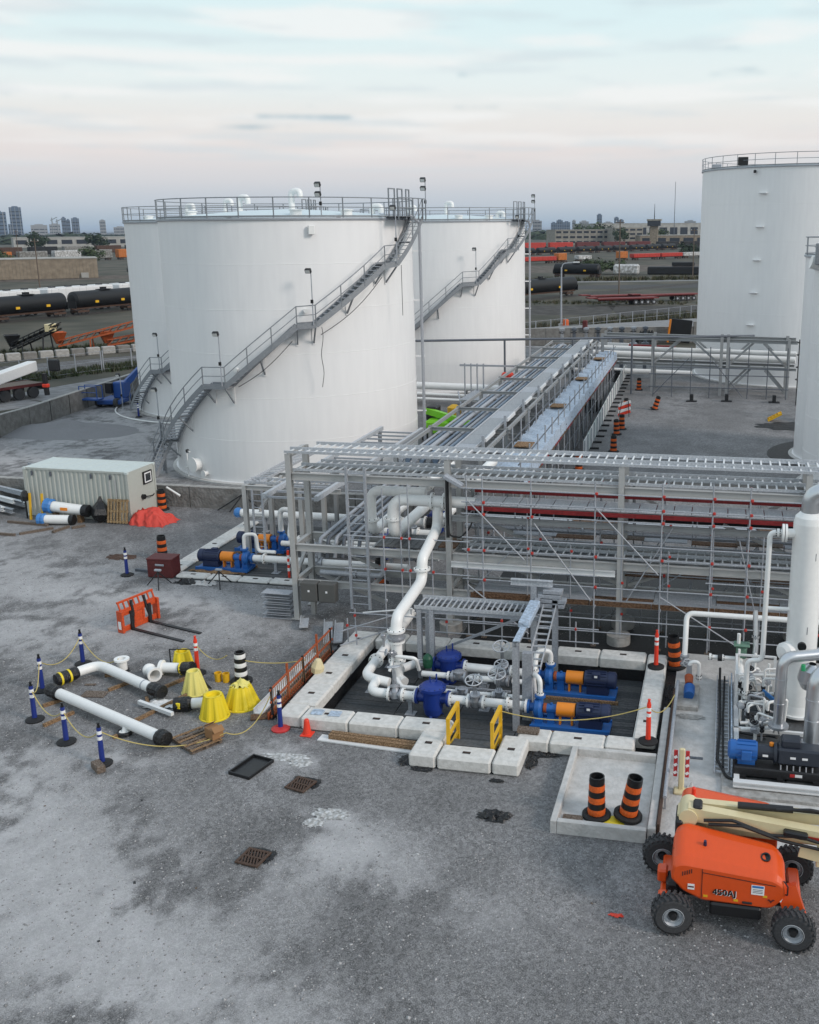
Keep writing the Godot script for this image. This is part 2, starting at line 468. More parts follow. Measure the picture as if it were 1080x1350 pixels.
# ---------- ground ----------
func yard_map() -> Array:
	var s := 1024
	var layers := []
	for k in 3:
		var f := FastNoiseLite.new()
		f.seed = 50 + k
		f.frequency = [.006, .022, .09][k]
		f.fractal_octaves = [4, 5, 3][k]
		if k == 1:
			f.domain_warp_enabled = true; f.domain_warp_amplitude = 40; f.domain_warp_frequency = .01
		layers.append(f.get_image(s, s, false, false, true).get_data())
	var out := PackedByteArray()
	out.resize(s * s * 3)
	var msk := PackedByteArray()
	msk.resize(s * s)
	# dusty places: x, z, radius along x, radius along z, strength
	var dust := [[-17.0, -19.0, 4.0, 2.6, .85], [-13.0, -16.6, 3.6, 2.2, .8], [-19.0, -22.0, 3.0, 2.2, .6], [-9.5, -14.6, 4.0, 1.8, .7], [-12.3, -24.4, 1.2, .55, 1.0], [-11.2, -23.7, .9, .35, .8], [-9.4, -21.3, .7, .35, 1.1], [-8.4, -20.6, 1.5, .9, .75], [-7.4, -19.6, 1.6, .8, .6], [-9.0, -19.0, 1.0, 1.4, .4], [-16.0, -22.9, 1.2, .5, .6], [-5.0, -18.4, 2.4, 1.0, .4], [-2.2, -20.2, 1.4, .6, .35], [-24.0, -31.0, 6.0, 2.4, .6], [-22.0, -34.6, 8.0, 1.2, .7], [-30.0, -37.0, 8.0, 2.4, .65], [-17.0, -32.5, 4.0, 1.4, .4], [-36.0, -41.0, 6.0, 2.5, .5], [-38.0, -55.0, 14.0, 3.6, .7], [-43.0, -63.0, 9.0, 8.0, .7], [-46.0, -76.0, 6.0, 9.0, .7], [-28.0, -29.0, 9.0, 6.0, .35], [3.0, -80.0, 8.0, 10.0, .15], [-3.0, -88.0, 2.0, 8.0, .3]]
	var damp := [[-11.6, -20.6, 1.6, .9, .3], [-5.5, -17.0, 4.0, 1.4, .3], [-.6, -81.0, 1.6, 5.0, .9], [.8, -77.0, 2.2, 3.0, .6], [-4.5, -23.0, 4.0, 1.2, .35], [-16.0, -26.5, 4.0, 2.2, .4], [-13.0, -40.0, 8.0, 4.0, .3], [1.0, -17.5, 3.0, 2.0, .4], [-26.5, -39.3, 1.6, .6, .6], [-13.6, -21.5, 2.0, .8, .4]]
	var db := PackedFloat32Array()
	var wb := PackedFloat32Array()
	db.resize(s * s)
	wb.resize(s * s)
	for n in dust.size() + damp.size():
		var q: Array = dust[n] if n < dust.size() else damp[n - dust.size()]
		for j in range(maxi(0, int((q[1] - 2.3 * q[3] + 102.0) / 96.0 * s)), mini(s, int((q[1] + 2.3 * q[3] + 102.0) / 96.0 * s))):
			var e: float = (-102.0 + 96.0 * j / s - q[1]) / q[3]
			for i in range(maxi(0, int((q[0] - 2.3 * q[2] + 56.0) / 76.0 * s)), mini(s, int((q[0] + 2.3 * q[2] + 56.0) / 76.0 * s))):
				var a: float = (-56.0 + 76.0 * i / s - q[0]) / q[2]
				var r := a * a + e * e
				if r < 5.0:
					if n < dust.size(): db[j*s + i] += q[4] * exp(-r)
					else: wb[j*s + i] += q[4] * exp(-r)
	for j in s:
		var z := -102.0 + 96.0 * j / s
		for i in s:
			var x := -56.0 + 76.0 * i / s
			var n0: float = layers[0][j*s + i] / 255.0
			var n1: float = layers[1][j*s + i] / 255.0
			var n2: float = layers[2][j*s + i] / 255.0
			var d := db[j*s + i]
			var w := wb[j*s + i]
			# wheel tracks sweep from the lower left round the container
			var tr := 0.0
			if x < -8:
				var off := z + 19.0 + pow(-x - 8.0, 1.35) * .42
				if off < 2.0 and off > -10.0:
					for o in [0.0, 2.0, 5.2, 7.1]:
						var t: float = off + o - sin(x * .18 + o) * .6
						if absf(t) < .8: tr = maxf(tr, 1.0 - smoothstep(.15, .55, absf(t)))
			var v := .275 + (n0 - .5) * .07 + (n1 - .5) * .13 + (n2 - .5) * .06
			v += tr * .06 * smoothstep(.35, .6, n1)
			var pale := clampf(d * smoothstep(.36, .62, n1 * .6 + n2 * .4 + d * .12), 0, .9)
			v = lerpf(v, .44 + (n2 - .5) * .12, pale)
			msk[j*s + i] = int(255.0 * (1.0 - .7 * pale))
			v = lerpf(v, .10, clampf(w * .4 * smoothstep(.42, .56, n1 * .45 + n2 * .55), 0, .6))
			v = clampf(v, .05, .6)
			var c := Color(v, v * .985, v * .99).linear_to_srgb()
			var k := (j*s + i) * 3
			out[k] = c.r8; out[k+1] = c.g8; out[k+2] = c.b8
	return [ImageTexture.create_from_image(Image.create_from_data(s, s, false, Image.FORMAT_RGB8, out)), ImageTexture.create_from_image(Image.create_from_data(s, s, false, Image.FORMAT_L8, msk))]
func grit_tex(s: int) -> Array:   # tone and relief of crushed stone
	var out := PackedByteArray()
	out.resize(s * s)
	var l := []
	for q in [[FastNoiseLite.TYPE_CELLULAR, .085, 2, 8], [FastNoiseLite.TYPE_SIMPLEX, .11, 3, 12], [FastNoiseLite.TYPE_SIMPLEX_SMOOTH, .02, 5, 15]]:
		var f := FastNoiseLite.new()
		f.noise_type = q[0]; f.frequency = q[1]; f.fractal_octaves = q[2]; f.seed = q[3]
		if q[0] == FastNoiseLite.TYPE_CELLULAR: f.cellular_return_type = FastNoiseLite.RETURN_CELL_VALUE
		l.append(f.get_seamless_image(s, s).get_data())
	for i in s * s: out[i] = clampi(int(206.0 + (l[0][i] - 128.0) * .30 + (l[1][i] - 128.0) * .44 + (l[2][i] - 128.0) * .13), 0, 255)
	var im := Image.create_from_data(s, s, false, Image.FORMAT_L8, out)
	var nm := Image.create_from_data(s, s, false, Image.FORMAT_L8, out)
	nm.convert(Image.FORMAT_RGBA8)
	nm.bump_map_to_normal_map(4.0)
	im.convert(Image.FORMAT_RGB8)
	return [ImageTexture.create_from_image(im), ImageTexture.create_from_image(nm)]
func sheet(x0: float, z0: float, x1: float, z1: float, y: float, b: B = null) -> B:
	if b == null: b = B.new()
	return b.quad(V(x0, y, z0), V(x1, y, z0), V(x1, y, z1), V(x0, y, z1), Vector3.UP)
func strip(pts: Array, w: float, y: float) -> B:   # a road along a path
	var b := B.new()
	for i in pts.size() - 1:
		var p := V(pts[i].x, y, pts[i].y)
		var q := V(pts[i+1].x, y, pts[i+1].y)
		var s := (q - p).cross(Vector3.UP).normalized() * w * .5
		b.quad(p - s, p + s, q + s, q - s, Vector3.UP)
	return b
func setting() -> void:
	B.O = Vector3.ZERO
	var grit := grit_tex(1024)
	var m := mat("gravel", Color.WHITE, .95)
	var ym := yard_map()
	m.albedo_texture = ym[0]
	m.detail_mask = ym[1]
	m.detail_enabled = true
	m.detail_blend_mode = BaseMaterial3D.BLEND_MODE_MUL
	m.detail_uv_layer = BaseMaterial3D.DETAIL_UV_2
	m.detail_albedo = grit[0]
	m.detail_normal = grit[1]
	m.normal_enabled = true
	m.normal_scale = .8
	var flatn := Image.create(4, 4, false, Image.FORMAT_RGB8)
	flatn.fill(Color(.5, .5, 1))
	m.normal_texture = ImageTexture.create_from_image(flatn)
	m.uv2_scale = Vector3.ONE
	var b := B.new()
	var xs := [-54.0, -30.0, -12.0, -10.71, -10.51, -10.29, -10.09, -7.3, -5.25, -1.75, 10.0, 45.0]
	var zs := [-126.0, -80.0, -50.0, -32.2, -26.0, -24.25, -22.71, -22.29, -19.46, -19.04, -10.0, 12.0]
	for i in xs.size() - 1:
		for j in zs.size() - 1:
			var hole: bool = (xs[i] >= -12.0 and xs[i+1] <= -1.75 and zs[j] == -32.2) or (xs[i] == -7.3 and zs[j] == -26.0) or (zs[j] == -22.71 and xs[i] in [-10.71, -10.51]) or (zs[j] == -19.46 and xs[i] in [-10.51, -10.29])
			if not hole: sheet(xs[i], zs[j], xs[i+1], zs[j+1], 0, b)
	for q in b.v:
		b.uv.append(Vector2((q.x + 56.0) / 76.0, (q.z + 102.0) / 96.0))
		b.uv2.append(Vector2(q.x, q.z) / 5.3)
	ground("yard", b, m)
	# open land round the yard
	var lt := noise_tex(512, .01, 5, lin(.03, .031, .02), lin(.085, .075, .055), 40, FastNoiseLite.TYPE_SIMPLEX_SMOOTH, 1.6)
	mat("land", Color.WHITE, .95, 0, lt, .012)
	b = B.new()
	var g := 12000.0
	sheet(-g, -g, g, -126, -.05, b); sheet(-g, -126, -54, 12, -.05, b); sheet(45, -126, g, 12, -.05, b); sheet(-g, 12, g, 300, -.05, b)
	ground("terrain", b, "land")
	# loose stones on the yard
	var st := B.new()
	for k in 6:
		var e0 := V(cos(TAU*k/6), .1 * (k % 2), sin(TAU*k/6))
		var e1 := V(cos(TAU*(k+1)/6), .1 * ((k+1) % 2), sin(TAU*(k+1)/6) * .9)
		st.tri(V(.1, .55, 0), e0, e1, (V(0, .5, 0) + e0).normalized(), e0, e1)
	var mm := MultiMesh.new()
	mm.transform_format = MultiMesh.TRANSFORM_3D
	mm.use_colors = true
	mm.mesh = st.mesh()
	mm.instance_count = 26000
	var i := 0
	while i < mm.instance_count:
		var x := rng.randf_range(-30, 10)
		var z := rng.randf_range(-40, -11)
		if x > -13.2 and x < 10 and z > -34 and z < -21.4: continue
		var s := rng.randf_range(.012, .034) * (1.7 if rng.randf() < .03 else 1.0)
		mm.set_instance_transform(i, Transform3D(Basis(Vector3.UP, rng.randf() * TAU) * Basis.from_scale(V(s, s * rng.randf_range(.7, 1.2), s * rng.randf_range(.6, 1))), V(x, 0, z)))
		var c := rng.randf_range(.2, .5)
		mm.set_instance_color(i, Color(c, c, c * 1.02))
		i += 1
	var ms := StandardMaterial3D.new()
	ms.vertex_color_use_as_albedo = true
	ms.roughness = .95
	var mi := MultiMeshInstance3D.new()
	mi.multimesh = mm
	mi.material_override = ms
	mi.name = "loose_gravel"
	add_child(mi)
	mi.set_meta("kind", "stuff"); mi.set_meta("label", "loose crushed stones scattered over the grey yard"); mi.set_meta("category", "gravel")
	ground("lined_shade_floor", sheet(-8.9, -44.0, 12, -32.5, .008), "membrane")  # black liner; its dark colour also stands in for shade beneath the rack
	# heap of gravel against the left wall
	heap(V(-47.6, 0, -65.5), 6.0, 3.4, .75)
	heap(V(-40.0, 0, -50.8), 3.0, 1.5, .35)
	heap(V(-50.8, 0, -58.0), 3.5, 3.0, .9)
	# walls of the containment
	wall(V(-50.6, 0, -52), V(-50.9, 0, -66), 1.55, "weathered concrete containment wall, stretch beside the gravel heap")
	wall(V(-50.9, 0, -66.05), V(-53.4, 0, -84.0), 1.55, "weathered concrete containment wall behind the blue boom lift")
	wall(V(-53.4, 0, -84.05), V(-43.0, 0, -101.0), 1.5, "weathered concrete containment wall beyond the left storage tank")
	wall(V(-52.0, 0, -47.6), V(-36.4, 0, -47.75), 1.1, "low concrete wall to the left of the steel container")
	for k in 5:
		var x0 := -30.6 + 3.1 * k
		wall(V(x0, 0, -47.75), V(x0 + 3.06, 0, -47.75), 1.12, nth(k, "low concrete wall panel from the container, before the big tank"), "wall panels in front of the big tank")
	wall(V(-15.1, 0, -47.75), V(12, 0, -47.75), 1.1, "long low concrete wall behind the pipe rack")
	wall(V(-42.9, 0, -101.0), V(-25.5, 0, -127.0), 1.4, "concrete wall running behind the far storage tank")
	wall(V(-25.4, 0, -127.0), V(-4.2, 0, -133.0), 2.0, "concrete wall at the far end with the pale road above")
	wall(V(-4.1, 0, -133.0), V(22, 0, -140.0), 2.6, "dark concrete wall beside the tall right tank")
	# roads
	ground("road", strip([Vector2(-130, -40), Vector2(-75, -95), Vector2(-62, -112), Vector2(-40, -150)], 7, -.044), "road_grey")
	ground("service_road", strip([Vector2(-75, -45), Vector2(-60, -78), Vector2(-57, -92), Vector2(-40, -118)], 7.5, -.04), "gravel_road")
	ground("ramp", ramp_mesh(), "gravel_road")
func heap(c: Vector3, rx: float, rz: float, h: float) -> void:
	B.O = c
	var b := B.new()
	var f := FastNoiseLite.new()
	f.seed = int(c.x * 3); f.frequency = .35
	var k := 14
	for i in k * 2:
		for j in k:
			var q := []
			for d in [[0, 0], [1, 0], [1, 1], [0, 1]]:
				var a: float = TAU * (i + d[0]) / (k * 2)
				var r: float = float(j + d[1]) / k
				var p := V(cos(a) * r * rx, 0, sin(a) * r * rz)
				p.y = h * pow(1.0 - r, 1.3) * (1.0 + .5 * f.get_noise_2d(p.x + c.x, p.z + c.z)) + .004
				if r >= 1.0: p.y = -.02
				q.append(c + p)
			b.flat(q[0], q[1], q[2], q[3])
	var o := ground("gravel_heap", b, "heap_gravel" if M.has("heap_gravel") else heap_mat())
func heap_mat() -> StandardMaterial3D:
	return mat("heap_gravel", lin(.27, .268, .275), .95, 0, noise_tex(256, .12, 4, Color(.8, .8, .8), Color.WHITE, 77, FastNoiseLite.TYPE_SIMPLEX, 1.6), .7)
func wall(a: Vector3, c: Vector3, h: float, label: String, group := "") -> void:
	var o := thing("concrete_wall", label, "wall", (a + c) * .5, group)
	part("wall_body", B.new().bar(a + V(0, h*.5 - .05, 0), c + V(0, h*.5 - .05, 0), .3, h + .1), "concrete_wall", o)
	part("coping", B.new().bar(a + V(0, h + .02, 0), c + V(0, h + .02, 0), .34, .05), "concrete", o)
	var l := (c - a).length()
	var d := (c - a).normalized()
	var s := d.cross(Vector3.UP) * .16
	var k := int(l / 3.0)
	for i in range(1, k):
		for sg in [-1, 1]:
			part("joint", B.new().bar(a + d * l * i / k + s * sg + V(0, 0, 0), a + d * l * i / k + s * sg + V(0, h, 0), .05, .02, d), "slot_dark", o)
func ramp_mesh() -> B:
	var b := B.new()
	var p := [V(-26, 1.95, -127.3), V(-4, 1.95, -133.5), V(20, 2.6, -140.3)]
	var q := [V(-27, .8, -137.0), V(-5, .9, -158.0), V(20, 1.0, -166.0)]
	for i in 2: b.flat(p[i], p[i+1], q[i+1], q[i])
	for i in 2: b.flat(q[i], q[i+1], q[i+1] + V(0, -1.1, -8), q[i] + V(0, -1.1, -8))
	return b
# ---------- storage tanks ----------
func ring_tube(c: Vector3, r: float, y: float, tr: float, k := 64, a0 := 0.0, a1 := TAU, tk := 6) -> B:
	var p := []
	for i in k + 1:
		var a := lerpf(a0, a1, float(i) / k)
		p.append(c + V(sin(a) * r, y, cos(a) * r))
	return B.new().tube(p, tr, 0, tk, absf(a1 - a0) < 6.2)
func on(c: Vector3, deg: float, r: float, y: float) -> Vector3:
	return c + V(sin(deg_to_rad(deg)) * r, y, cos(deg_to_rad(deg)) * r)
func flood_light(parent: Node3D, foot: Vector3, h: float, twin := false) -> void:
	var m := part("light_mast", B.new().cyl(foot, foot + V(0, h, 0), .035, .03, 8), "galvanised", parent)
	var y := Basis(Vector3.RIGHT, .5)
	for k in (2 if twin else 1):
		var q := foot + V(-.12, h - .1 - k * .5, .08)
		part("lamp_head", B.new().cbox(q, V(.34, .26, .2), .03, y), "plastic_black", m)
		part("lamp_glass", B.new().box(q + y * V(0, 0, .105), V(.26, .18, .012), y), "lens", m)
	part("junction_box", B.new().cbox(foot + V(0, h * .42, .06), V(.14, .2, .1), .01), "plastic_black", m)
func tank(at: Vector3, R: float, H: float, flights: Array, label: String, masts: Array, extras: bool, rim_gates := 70.0, stairs := true, pitch := .55) -> Node3D:
	var o := thing("storage_tank", label, "storage tank", at, "white storage tanks")
	var rr := RandomNumberGenerator.new()
	rr.seed = int(absf(at.x * 7 + at.z * 3))
	var nc := 6
	var np := 9
	for k in nc:
		var y0 := .12 + (H - .12) * k / nc
		var y1 := .12 + (H - .12) * (k + 1) / nc
		var r := R - .005 * k
		var meshes := B.new()
		var seg := 8
		for s in seg:
			var a0 := TAU / np * s / seg
			var a1 := TAU / np * (s + 1) / seg
			var n0 := V(sin(a0), 0, cos(a0))
			var n1 := V(sin(a1), 0, cos(a1))
			var keep := B.O
			B.O = Vector3.ZERO
			meshes.tri(n0*r + V(0, y0, 0), n1*r + V(0, y0, 0), n1*r + V(0, y1, 0), n0, n1, n1)
			meshes.tri(n0*r + V(0, y0, 0), n1*r + V(0, y1, 0), n0*r + V(0, y1, 0), n0, n1, n0)
			B.O = keep
		var mesh := meshes.mesh()
		for p in np:
			piece("shell_plate", mesh, "tank_white_%d" % rr.randi_range(0, 3), o, at, Basis(Vector3.UP, TAU / np * (p + .37 * (k % 2) + rr.randf_range(-.0, .0))))
	for k in range(1, nc):
		part("weld_seam", ring_tube(at, R - .005 * k + .004, .12 + (H - .12) * k / nc, .012, 72, 0, TAU, 4), "tank_white_1", o)
	part("ring_wall", B.new().lathe(at, Vector3.UP, [[R + .32, -.05], [R + .32, .10], [R + .28, .13], [R - .1, .13]], 72), "concrete_light", o)
	part("bottom_flange", B.new().lathe(at + V(0, .13, 0), Vector3.UP, [[R + .1, 0], [R + .1, .025], [R - .02, .025]], 72), "tank_white_1", o)
	part("roof", B.new().lathe(at, Vector3.UP, [[R + .05, H - .06], [R + .05, H + .02], [R * .66, H + .05 + pitch * .45], [R * .33, H + .05 + pitch * .8], [0, H + .05 + pitch]], 72), "tank_roof", o)
	part("rim_angle", B.new().lathe(at, Vector3.UP, [[R, H - .12], [R + .08, H - .1], [R + .08, H], [R, H + .01]], 72), "galvanised", o)
	# rim railing
	var rl := part("rim_railing", ring_tube(at, R + .03, H + 1.08, .028), "stair_steel", o)
	part("mid_rail", ring_tube(at, R + .03, H + .56, .022), "stair_steel", rl)
	part("toe_plate", B.new().lathe(at, Vector3.UP, [[R + .03, H + .03], [R + .03, H + .13]], 72), "stair_steel", rl)
	var n := int(TAU * R / 1.85)
	for i in n:
		var q := on(at, 360.0 * i / n + 4, R + .03, H)
		part("post", B.new().bar(q, q + V(0, 1.09, 0), .055, .055, q - at), "stair_steel", rl)
	if extras:
		for g in [[V(.2, 0, -.3), 1.45], [V(-3.6, 0, -1.0), 1.15], [V(4.6, 0, -2.5), .55]]:
			var f: Vector3 = at + V(0, H + .2, 0) + g[0]
			var gh: float = g[1]
			part("vent_gooseneck", B.new().tube([f, f + V(0, gh, 0), f + V(.6, gh, .1), f + V(.6, gh - .4, .1)], .19, .28, 12), "white_pipe", o)
		for g in [[-4.8, 3.0], [2.9, 5.4], [5.2, 3.6]]:
			part("roof_hatch", B.new().lathe(at + V(g[0], H + .12, g[1]), Vector3.UP, [[.33, 0], [.33, .28], [.4, .28], [.4, .34], [0, .38]], 14), "white_pipe", o)
	if not stairs: return o
	# helical stair
	var ri := R + .12
	var ro := R + .92
	var rail := []
	var mid := []
	var keep := B.O
	B.O = Vector3.ZERO
	var tread := B.new().box(V(0, 0, (ri + ro) * .5), V(.28, .035, ro - ri - .03)).mesh()
	B.O = keep
	var steps := part("stair_stringer", stringer(at, flights, ro), "stair_steel", o)
	part("inner_stringer", stringer(at, flights, ri), "stair_steel", steps)
	for i in flights.size() - 1:
		var a0: float = flights[i][0]
		var a1: float = flights[i+1][0]
		var y0: float = flights[i][1]
		var y1: float = flights[i+1][1]
		var k := maxi(1, int(round((y1 - y0) / .21)))
		if y1 - y0 > .3:
			for s in k:
				var t := (s + .5) / k
				piece("tread", tread, "galvanised", steps, at + V(0, lerpf(y0, y1, t), 0), ry(lerpf(a0, a1, t)))
		else:
			var pb := B.new()
			for s in 4:
				var b0 := lerpf(a0, a1, s / 4.0)
				var b1 := lerpf(a0, a1, (s + 1) / 4.0)
				pb.flat(on(at, b0, ri, y0 + .02), on(at, b1, ri, y0 + .02), on(at, b1, ro, y0 + .02), on(at, b0, ro, y0 + .02))
			part("landing", pb, "galvanised_dark", o)
		# bracket and posts
		for s in 7:
			var t := s / 6.0
			rail.append(on(at, lerpf(a0, a1, t), ro, lerpf(y0, y1, t) + 1.05))
			mid.append(on(at, lerpf(a0, a1, t), ro, lerpf(y0, y1, t) + .55))
		var np2 := maxi(1, int(absf(a1 - a0) * PI / 180 * ro / 1.25))
		for s in np2 + (1 if i == flights.size() - 2 else 0):
			var t := float(s) / np2
			var q := on(at, lerpf(a0, a1, t), ro, lerpf(y0, y1, t))
			part("baluster", B.new().bar(q + V(0, -.1, 0), q + V(0, 1.06, 0), .05, .05, q - at), "stair_steel", steps)
		for t in ([.0, .97] if y1 - y0 < .3 else [.5]):
			var a := lerpf(a0, a1, t)
			var y := lerpf(y0, y1, t) - .14
			if y < 1.0: continue
			var br := part("bracket", B.new().bar(on(at, a, R, y), on(at, a, ro, y), .09, .1), "stair_steel", o)
			part("brace", B.new().bar(on(at, a, R + .03, y - .95), on(at, a, ro - .06, y - .04), .08, .07), "stair_steel", br)
			part("pad_plate", B.new().bar(on(at, a, R + .02, y - 1.05), on(at, a, R + .02, y + .1), .16, .03, on(at, a, 1, 0) - at), "tank_white_2", br)
	part("handrail", B.new().tube(rail, .028, 0, 6), "stair_steel", steps)
	part("mid_rail", B.new().tube(mid, .022, 0, 6), "stair_steel", steps)
	# gate frames where the stair meets the rim
	for a in [rim_gates, rim_gates + 7.0, rim_gates + 16.0]:
		for d in [0.0, 4.5]:
			var q := on(at, a + d, R + .1, H - .1)
			part("gate_post", B.new().bar(q, q + V(0, 1.75, 0), .07, .07), "stair_steel", o)
		part("gate_head", B.new().bar(on(at, a, R + .1, H + 1.62), on(at, a + 4.5, R + .1, H + 1.62), .07, .07), "stair_steel", o)
	var pl := B.new()
	for s in 8:
		var b0 := rim_gates - 2 + s * 3.3
		pl.flat(on(at, b0, R - .3, H + .05), on(at, b0 + 3.3, R - .3, H + .05), on(at, b0 + 3.3, R + 1.0, H + .05), on(at, b0, R + 1.0, H + .05))
	part("top_platform", pl, "galvanised_dark", o)
	for dy in [.55, 1.1]: part("platform_rail", ring_tube(at, R + 1.0, H + dy, .028, 10, deg_to_rad(rim_gates - 2), deg_to_rad(rim_gates + 24)), "stair_steel", o)
	part("platform_edge", B.new().lathe(at, Vector3.UP, [[R + .1, H], [R + .1, H + .05]], 8), "stair_steel", o)
	for s in 6:
		var q := on(at, rim_gates - 2 + s * 5.2, R + 1.0, H - .1)
		part("platform_post", B.new().bar(q, q + V(0, 1.2, 0), .055, .055), "stair_steel", o)
	for mk in masts: flood_light(o, on(at, mk[0], R + mk[3], mk[1]), mk[2], mk.size() > 4)
	return o
func stringer(at: Vector3, flights: Array, r: float) -> B:
	var b := B.new()
	for i in flights.size() - 1:
		for s in 10:
			var q := []
			for t in [s / 10.0, (s + 1) / 10.0]:
				var p: Vector3 = on(at, lerpf(flights[i][0], flights[i+1][0], t), r, lerpf(flights[i][1], flights[i+1][1], t))
				q.append(p)
			b.bar(q[0] + V(0, -.04, 0), q[1] + V(0, -.04, 0), .02, .3)
	return b
func straight_stair(o: Node3D, lo: Vector3, hi: Vector3, w: float, m := "stair_steel") -> void:
	var d := (hi - lo)
	var s := Vector3(d.x, 0, d.z).cross(Vector3.UP).normalized() * w * .5
	var fl := part("lower_flight", B.new().bar(lo + s, hi + s, .03, .24).bar(lo - s, hi - s, .03, .24), m, o)
	var k := int(d.y / .21)
	for i in k:
		var p := lo + d * (i + .6) / k
		part("tread", B.new().bar(p - s * .96, p + s * .96, .26, .03), "galvanised", fl)
	for sg in [-1, 1]:
		part("handrail", B.new().tube([lo + s*sg + V(0, 1.0, 0), hi + s*sg + V(0, 1.0, 0)], .028, 0, 6).tube([lo + s*sg + V(0, .5, 0), hi + s*sg + V(0, .5, 0)], .022, 0, 6), m, fl)
		for i in 3:
			var p: Vector3 = lo + d * i / 2.0 + s * sg
			part("baluster", B.new().bar(p, p + V(0, 1.02, 0), .05, .05), m, fl)
func tanks() -> void:
	var a := V(-26.6, 0, -60.2)
	var fA := [[-52.0, 2.05], [-46.0, 2.1], [-13.5, 5.85], [-3.5, 5.9], [25.0, 9.2], [32.0, 9.25], [62.0, 12.35], [69.0, 12.4], [92.0, 15.0]]
	var o := tank(a, 7.6, 14.95, fA, "big white storage tank with a long spiral stair, nearest the pipe rack", [[-4.5, 5.9, 3.0, 1.0], [31.0, 9.25, 3.0, 1.0], [68.0, 12.4, 3.2, 1.0], [101.0, 14.9, 2.4, .9, 1], [38.0, 14.9, 1.9, -.1, 1], [-50.0, 2.1, 3.1, 1.0]], true, 72.0)
	straight_stair(o, on(a, -52.5, 8.6, 0) + V(.1, .05, 1.5), on(a, -50.0, 8.15, 2.05) + V(0, 0, .15), .85)
	for q in [[-54.0, 8.5], [-48, 8.5]]:
		part("stair_leg", B.new().bar(on(a, q[0], q[1], 0), on(a, q[0], q[1], 2.0), .09, .09), "stair_steel", o)
	part("riser_pipe", B.new().tube([on(a, 103, 8.05, 0), on(a, 103, 8.05, 14.7), on(a, 100, 7.4, 15.2)], .1, .25, 8), "galvanised", o)
	for y in [3.0, 6.5, 10.0, 13.0]: part("pipe_clamp", B.new().bar(on(a, 103, 7.6, y), on(a, 103, 8.2, y), .1, .08), "tank_white_2", o)
	# manway, nozzles and cables low on the shell
	var mw := on(a, -27.5, 7.6, .95)
	var mo := part("manway", B.new().cyl(mw, on(a, -27.5, 8.0, .95), .36, -1, 18).cyl(on(a, -27.5, 8.0, .95), on(a, -27.5, 8.06, .95), .45, -1, 18), "white_pipe", o)
	part("davit", B.new().tube([on(a, -31, 8.05, .2), on(a, -31, 8.05, 1.75), on(a, -28, 8.1, 1.75)], .035, .15, 8), "white_pipe", mo)
	part("nozzle_bore", B.new().cyl(on(a, -30.3, 8.0, 1.75), on(a, -30.3, 8.12, 1.75), .11, -1, 12), "plastic_black", mo)
	for q in [[-22.0, .5, .12], [-36.0, .6, .05], [4.0, .45, .1], [12.0, .4, .08], [20.0, .5, .14]]:
		part("nozzle", B.new().cyl(on(a, q[0], 7.55, q[1]), on(a, q[0], 7.9, q[1]), q[2], -1, 12).cyl(on(a, q[0], 7.86, q[1]), on(a, q[0], 7.92, q[1]), q[2] * 1.7, -1, 12), "white_pipe", o)
	part("level_box", B.new().cbox(on(a, 33.0, 7.75, 14.3), V(.35, .5, .2), .03, ry(33)), "white_pipe", o)
	var cb := []
	for i in 14: cb.append(on(a, 34.0 + .4 * sin(i * .8), 8.55 - i * .03, 9.1 - i * .26))
	part("hanging_cable", B.new().tube(cb, .018, 0, 5), "hose_black", o)
	cb = []
	for i in 10: cb.append(on(a, 71.0, 8.55, 12.3 - i * .32))
	part("hanging_cable", B.new().tube(cb, .018, 0, 5), "hose_black", o)
	for f in [[2.0, 23.0, 6.2, 8.7], [33.5, 60.0, 9.0, 12.0]]:
		cb = []
		for i in 13:
			var t := i / 12.0
			cb.append(on(a, lerpf(f[0], f[1], t), 8.55, lerpf(f[2], f[3], t) - .32 - .25 * sin(t * PI)))
		part("sagging_cable", B.new().tube(cb, .02, 0, 5), "hose_black", o)
	for q in [[29.0, 9.95], [-1.5, 6.7]]:
		part("shell_nozzle", B.new().cyl(on(a, q[0], 7.55, q[1]), on(a, q[0], 7.85, q[1]), .13, -1, 12), "white_pipe", o)
	# the tank behind, its stair starting at the front left
	var b := V(-40.6, 0, -79.0)
	var fB := [[-49.0, .25], [-19.0, 3.8], [-11.0, 3.85], [20.0, 7.4], [28.0, 7.45], [60.0, 11.0], [68.0, 11.05], [100.0, 15.0]]
	tank(b, 7.6, 15.0, fB, "white storage tank half hidden behind the big tank with the spiral stair", [[-12.0, 3.85, 2.9, 1.0], [-45.0, .3, 3.0, 1.6]], true, 80.0)
	# the tank to the right behind
	var c := V(-26.2, 0, -94.4)
	var fC := [[-34.0, 2.6], [-8.0, 5.6], [-4.0, 5.9], [26.0, 9.65], [36.0, 9.7], [56.5, 12.4], [63.5, 12.45], [88.0, 15.05]]
	o = tank(c, 7.6, 15.0, fC, "white storage tank with a spiral stair behind the green boom lift", [[34.0, 9.7, 3.0, 1.0], [66.0, 12.4, 3.0, 1.0], [98.0, 14.9, 2.4, .9, 1]], true, 70.0)
	part("riser_pipe", B.new().tube([on(c, 97, 8.05, 0), on(c, 97, 8.05, 14.8), on(c, 95, 7.4, 15.2)], .09, .25, 8), "galvanised", o)
	for y in [2.0, 4.5, 7.0, 9.5, 12.0]: part("pipe_clamp", B.new().bar(on(c, 97, 7.6, y), on(c, 97, 8.15, y), .12, .1), "tank_white_2", o)
	# right-hand tanks
	var r := V(6.58, 0, -104.8)
	o = tank(r, 9.5, 19.5, [], "tallest white storage tank, behind the pipe bridge on trusses", [], false, 0, false, .5)
	part("rim_box", B.new().cbox(on(r, -38, 9.35, 20.0), V(.9, .7, .5), .04), "plastic_black", o)
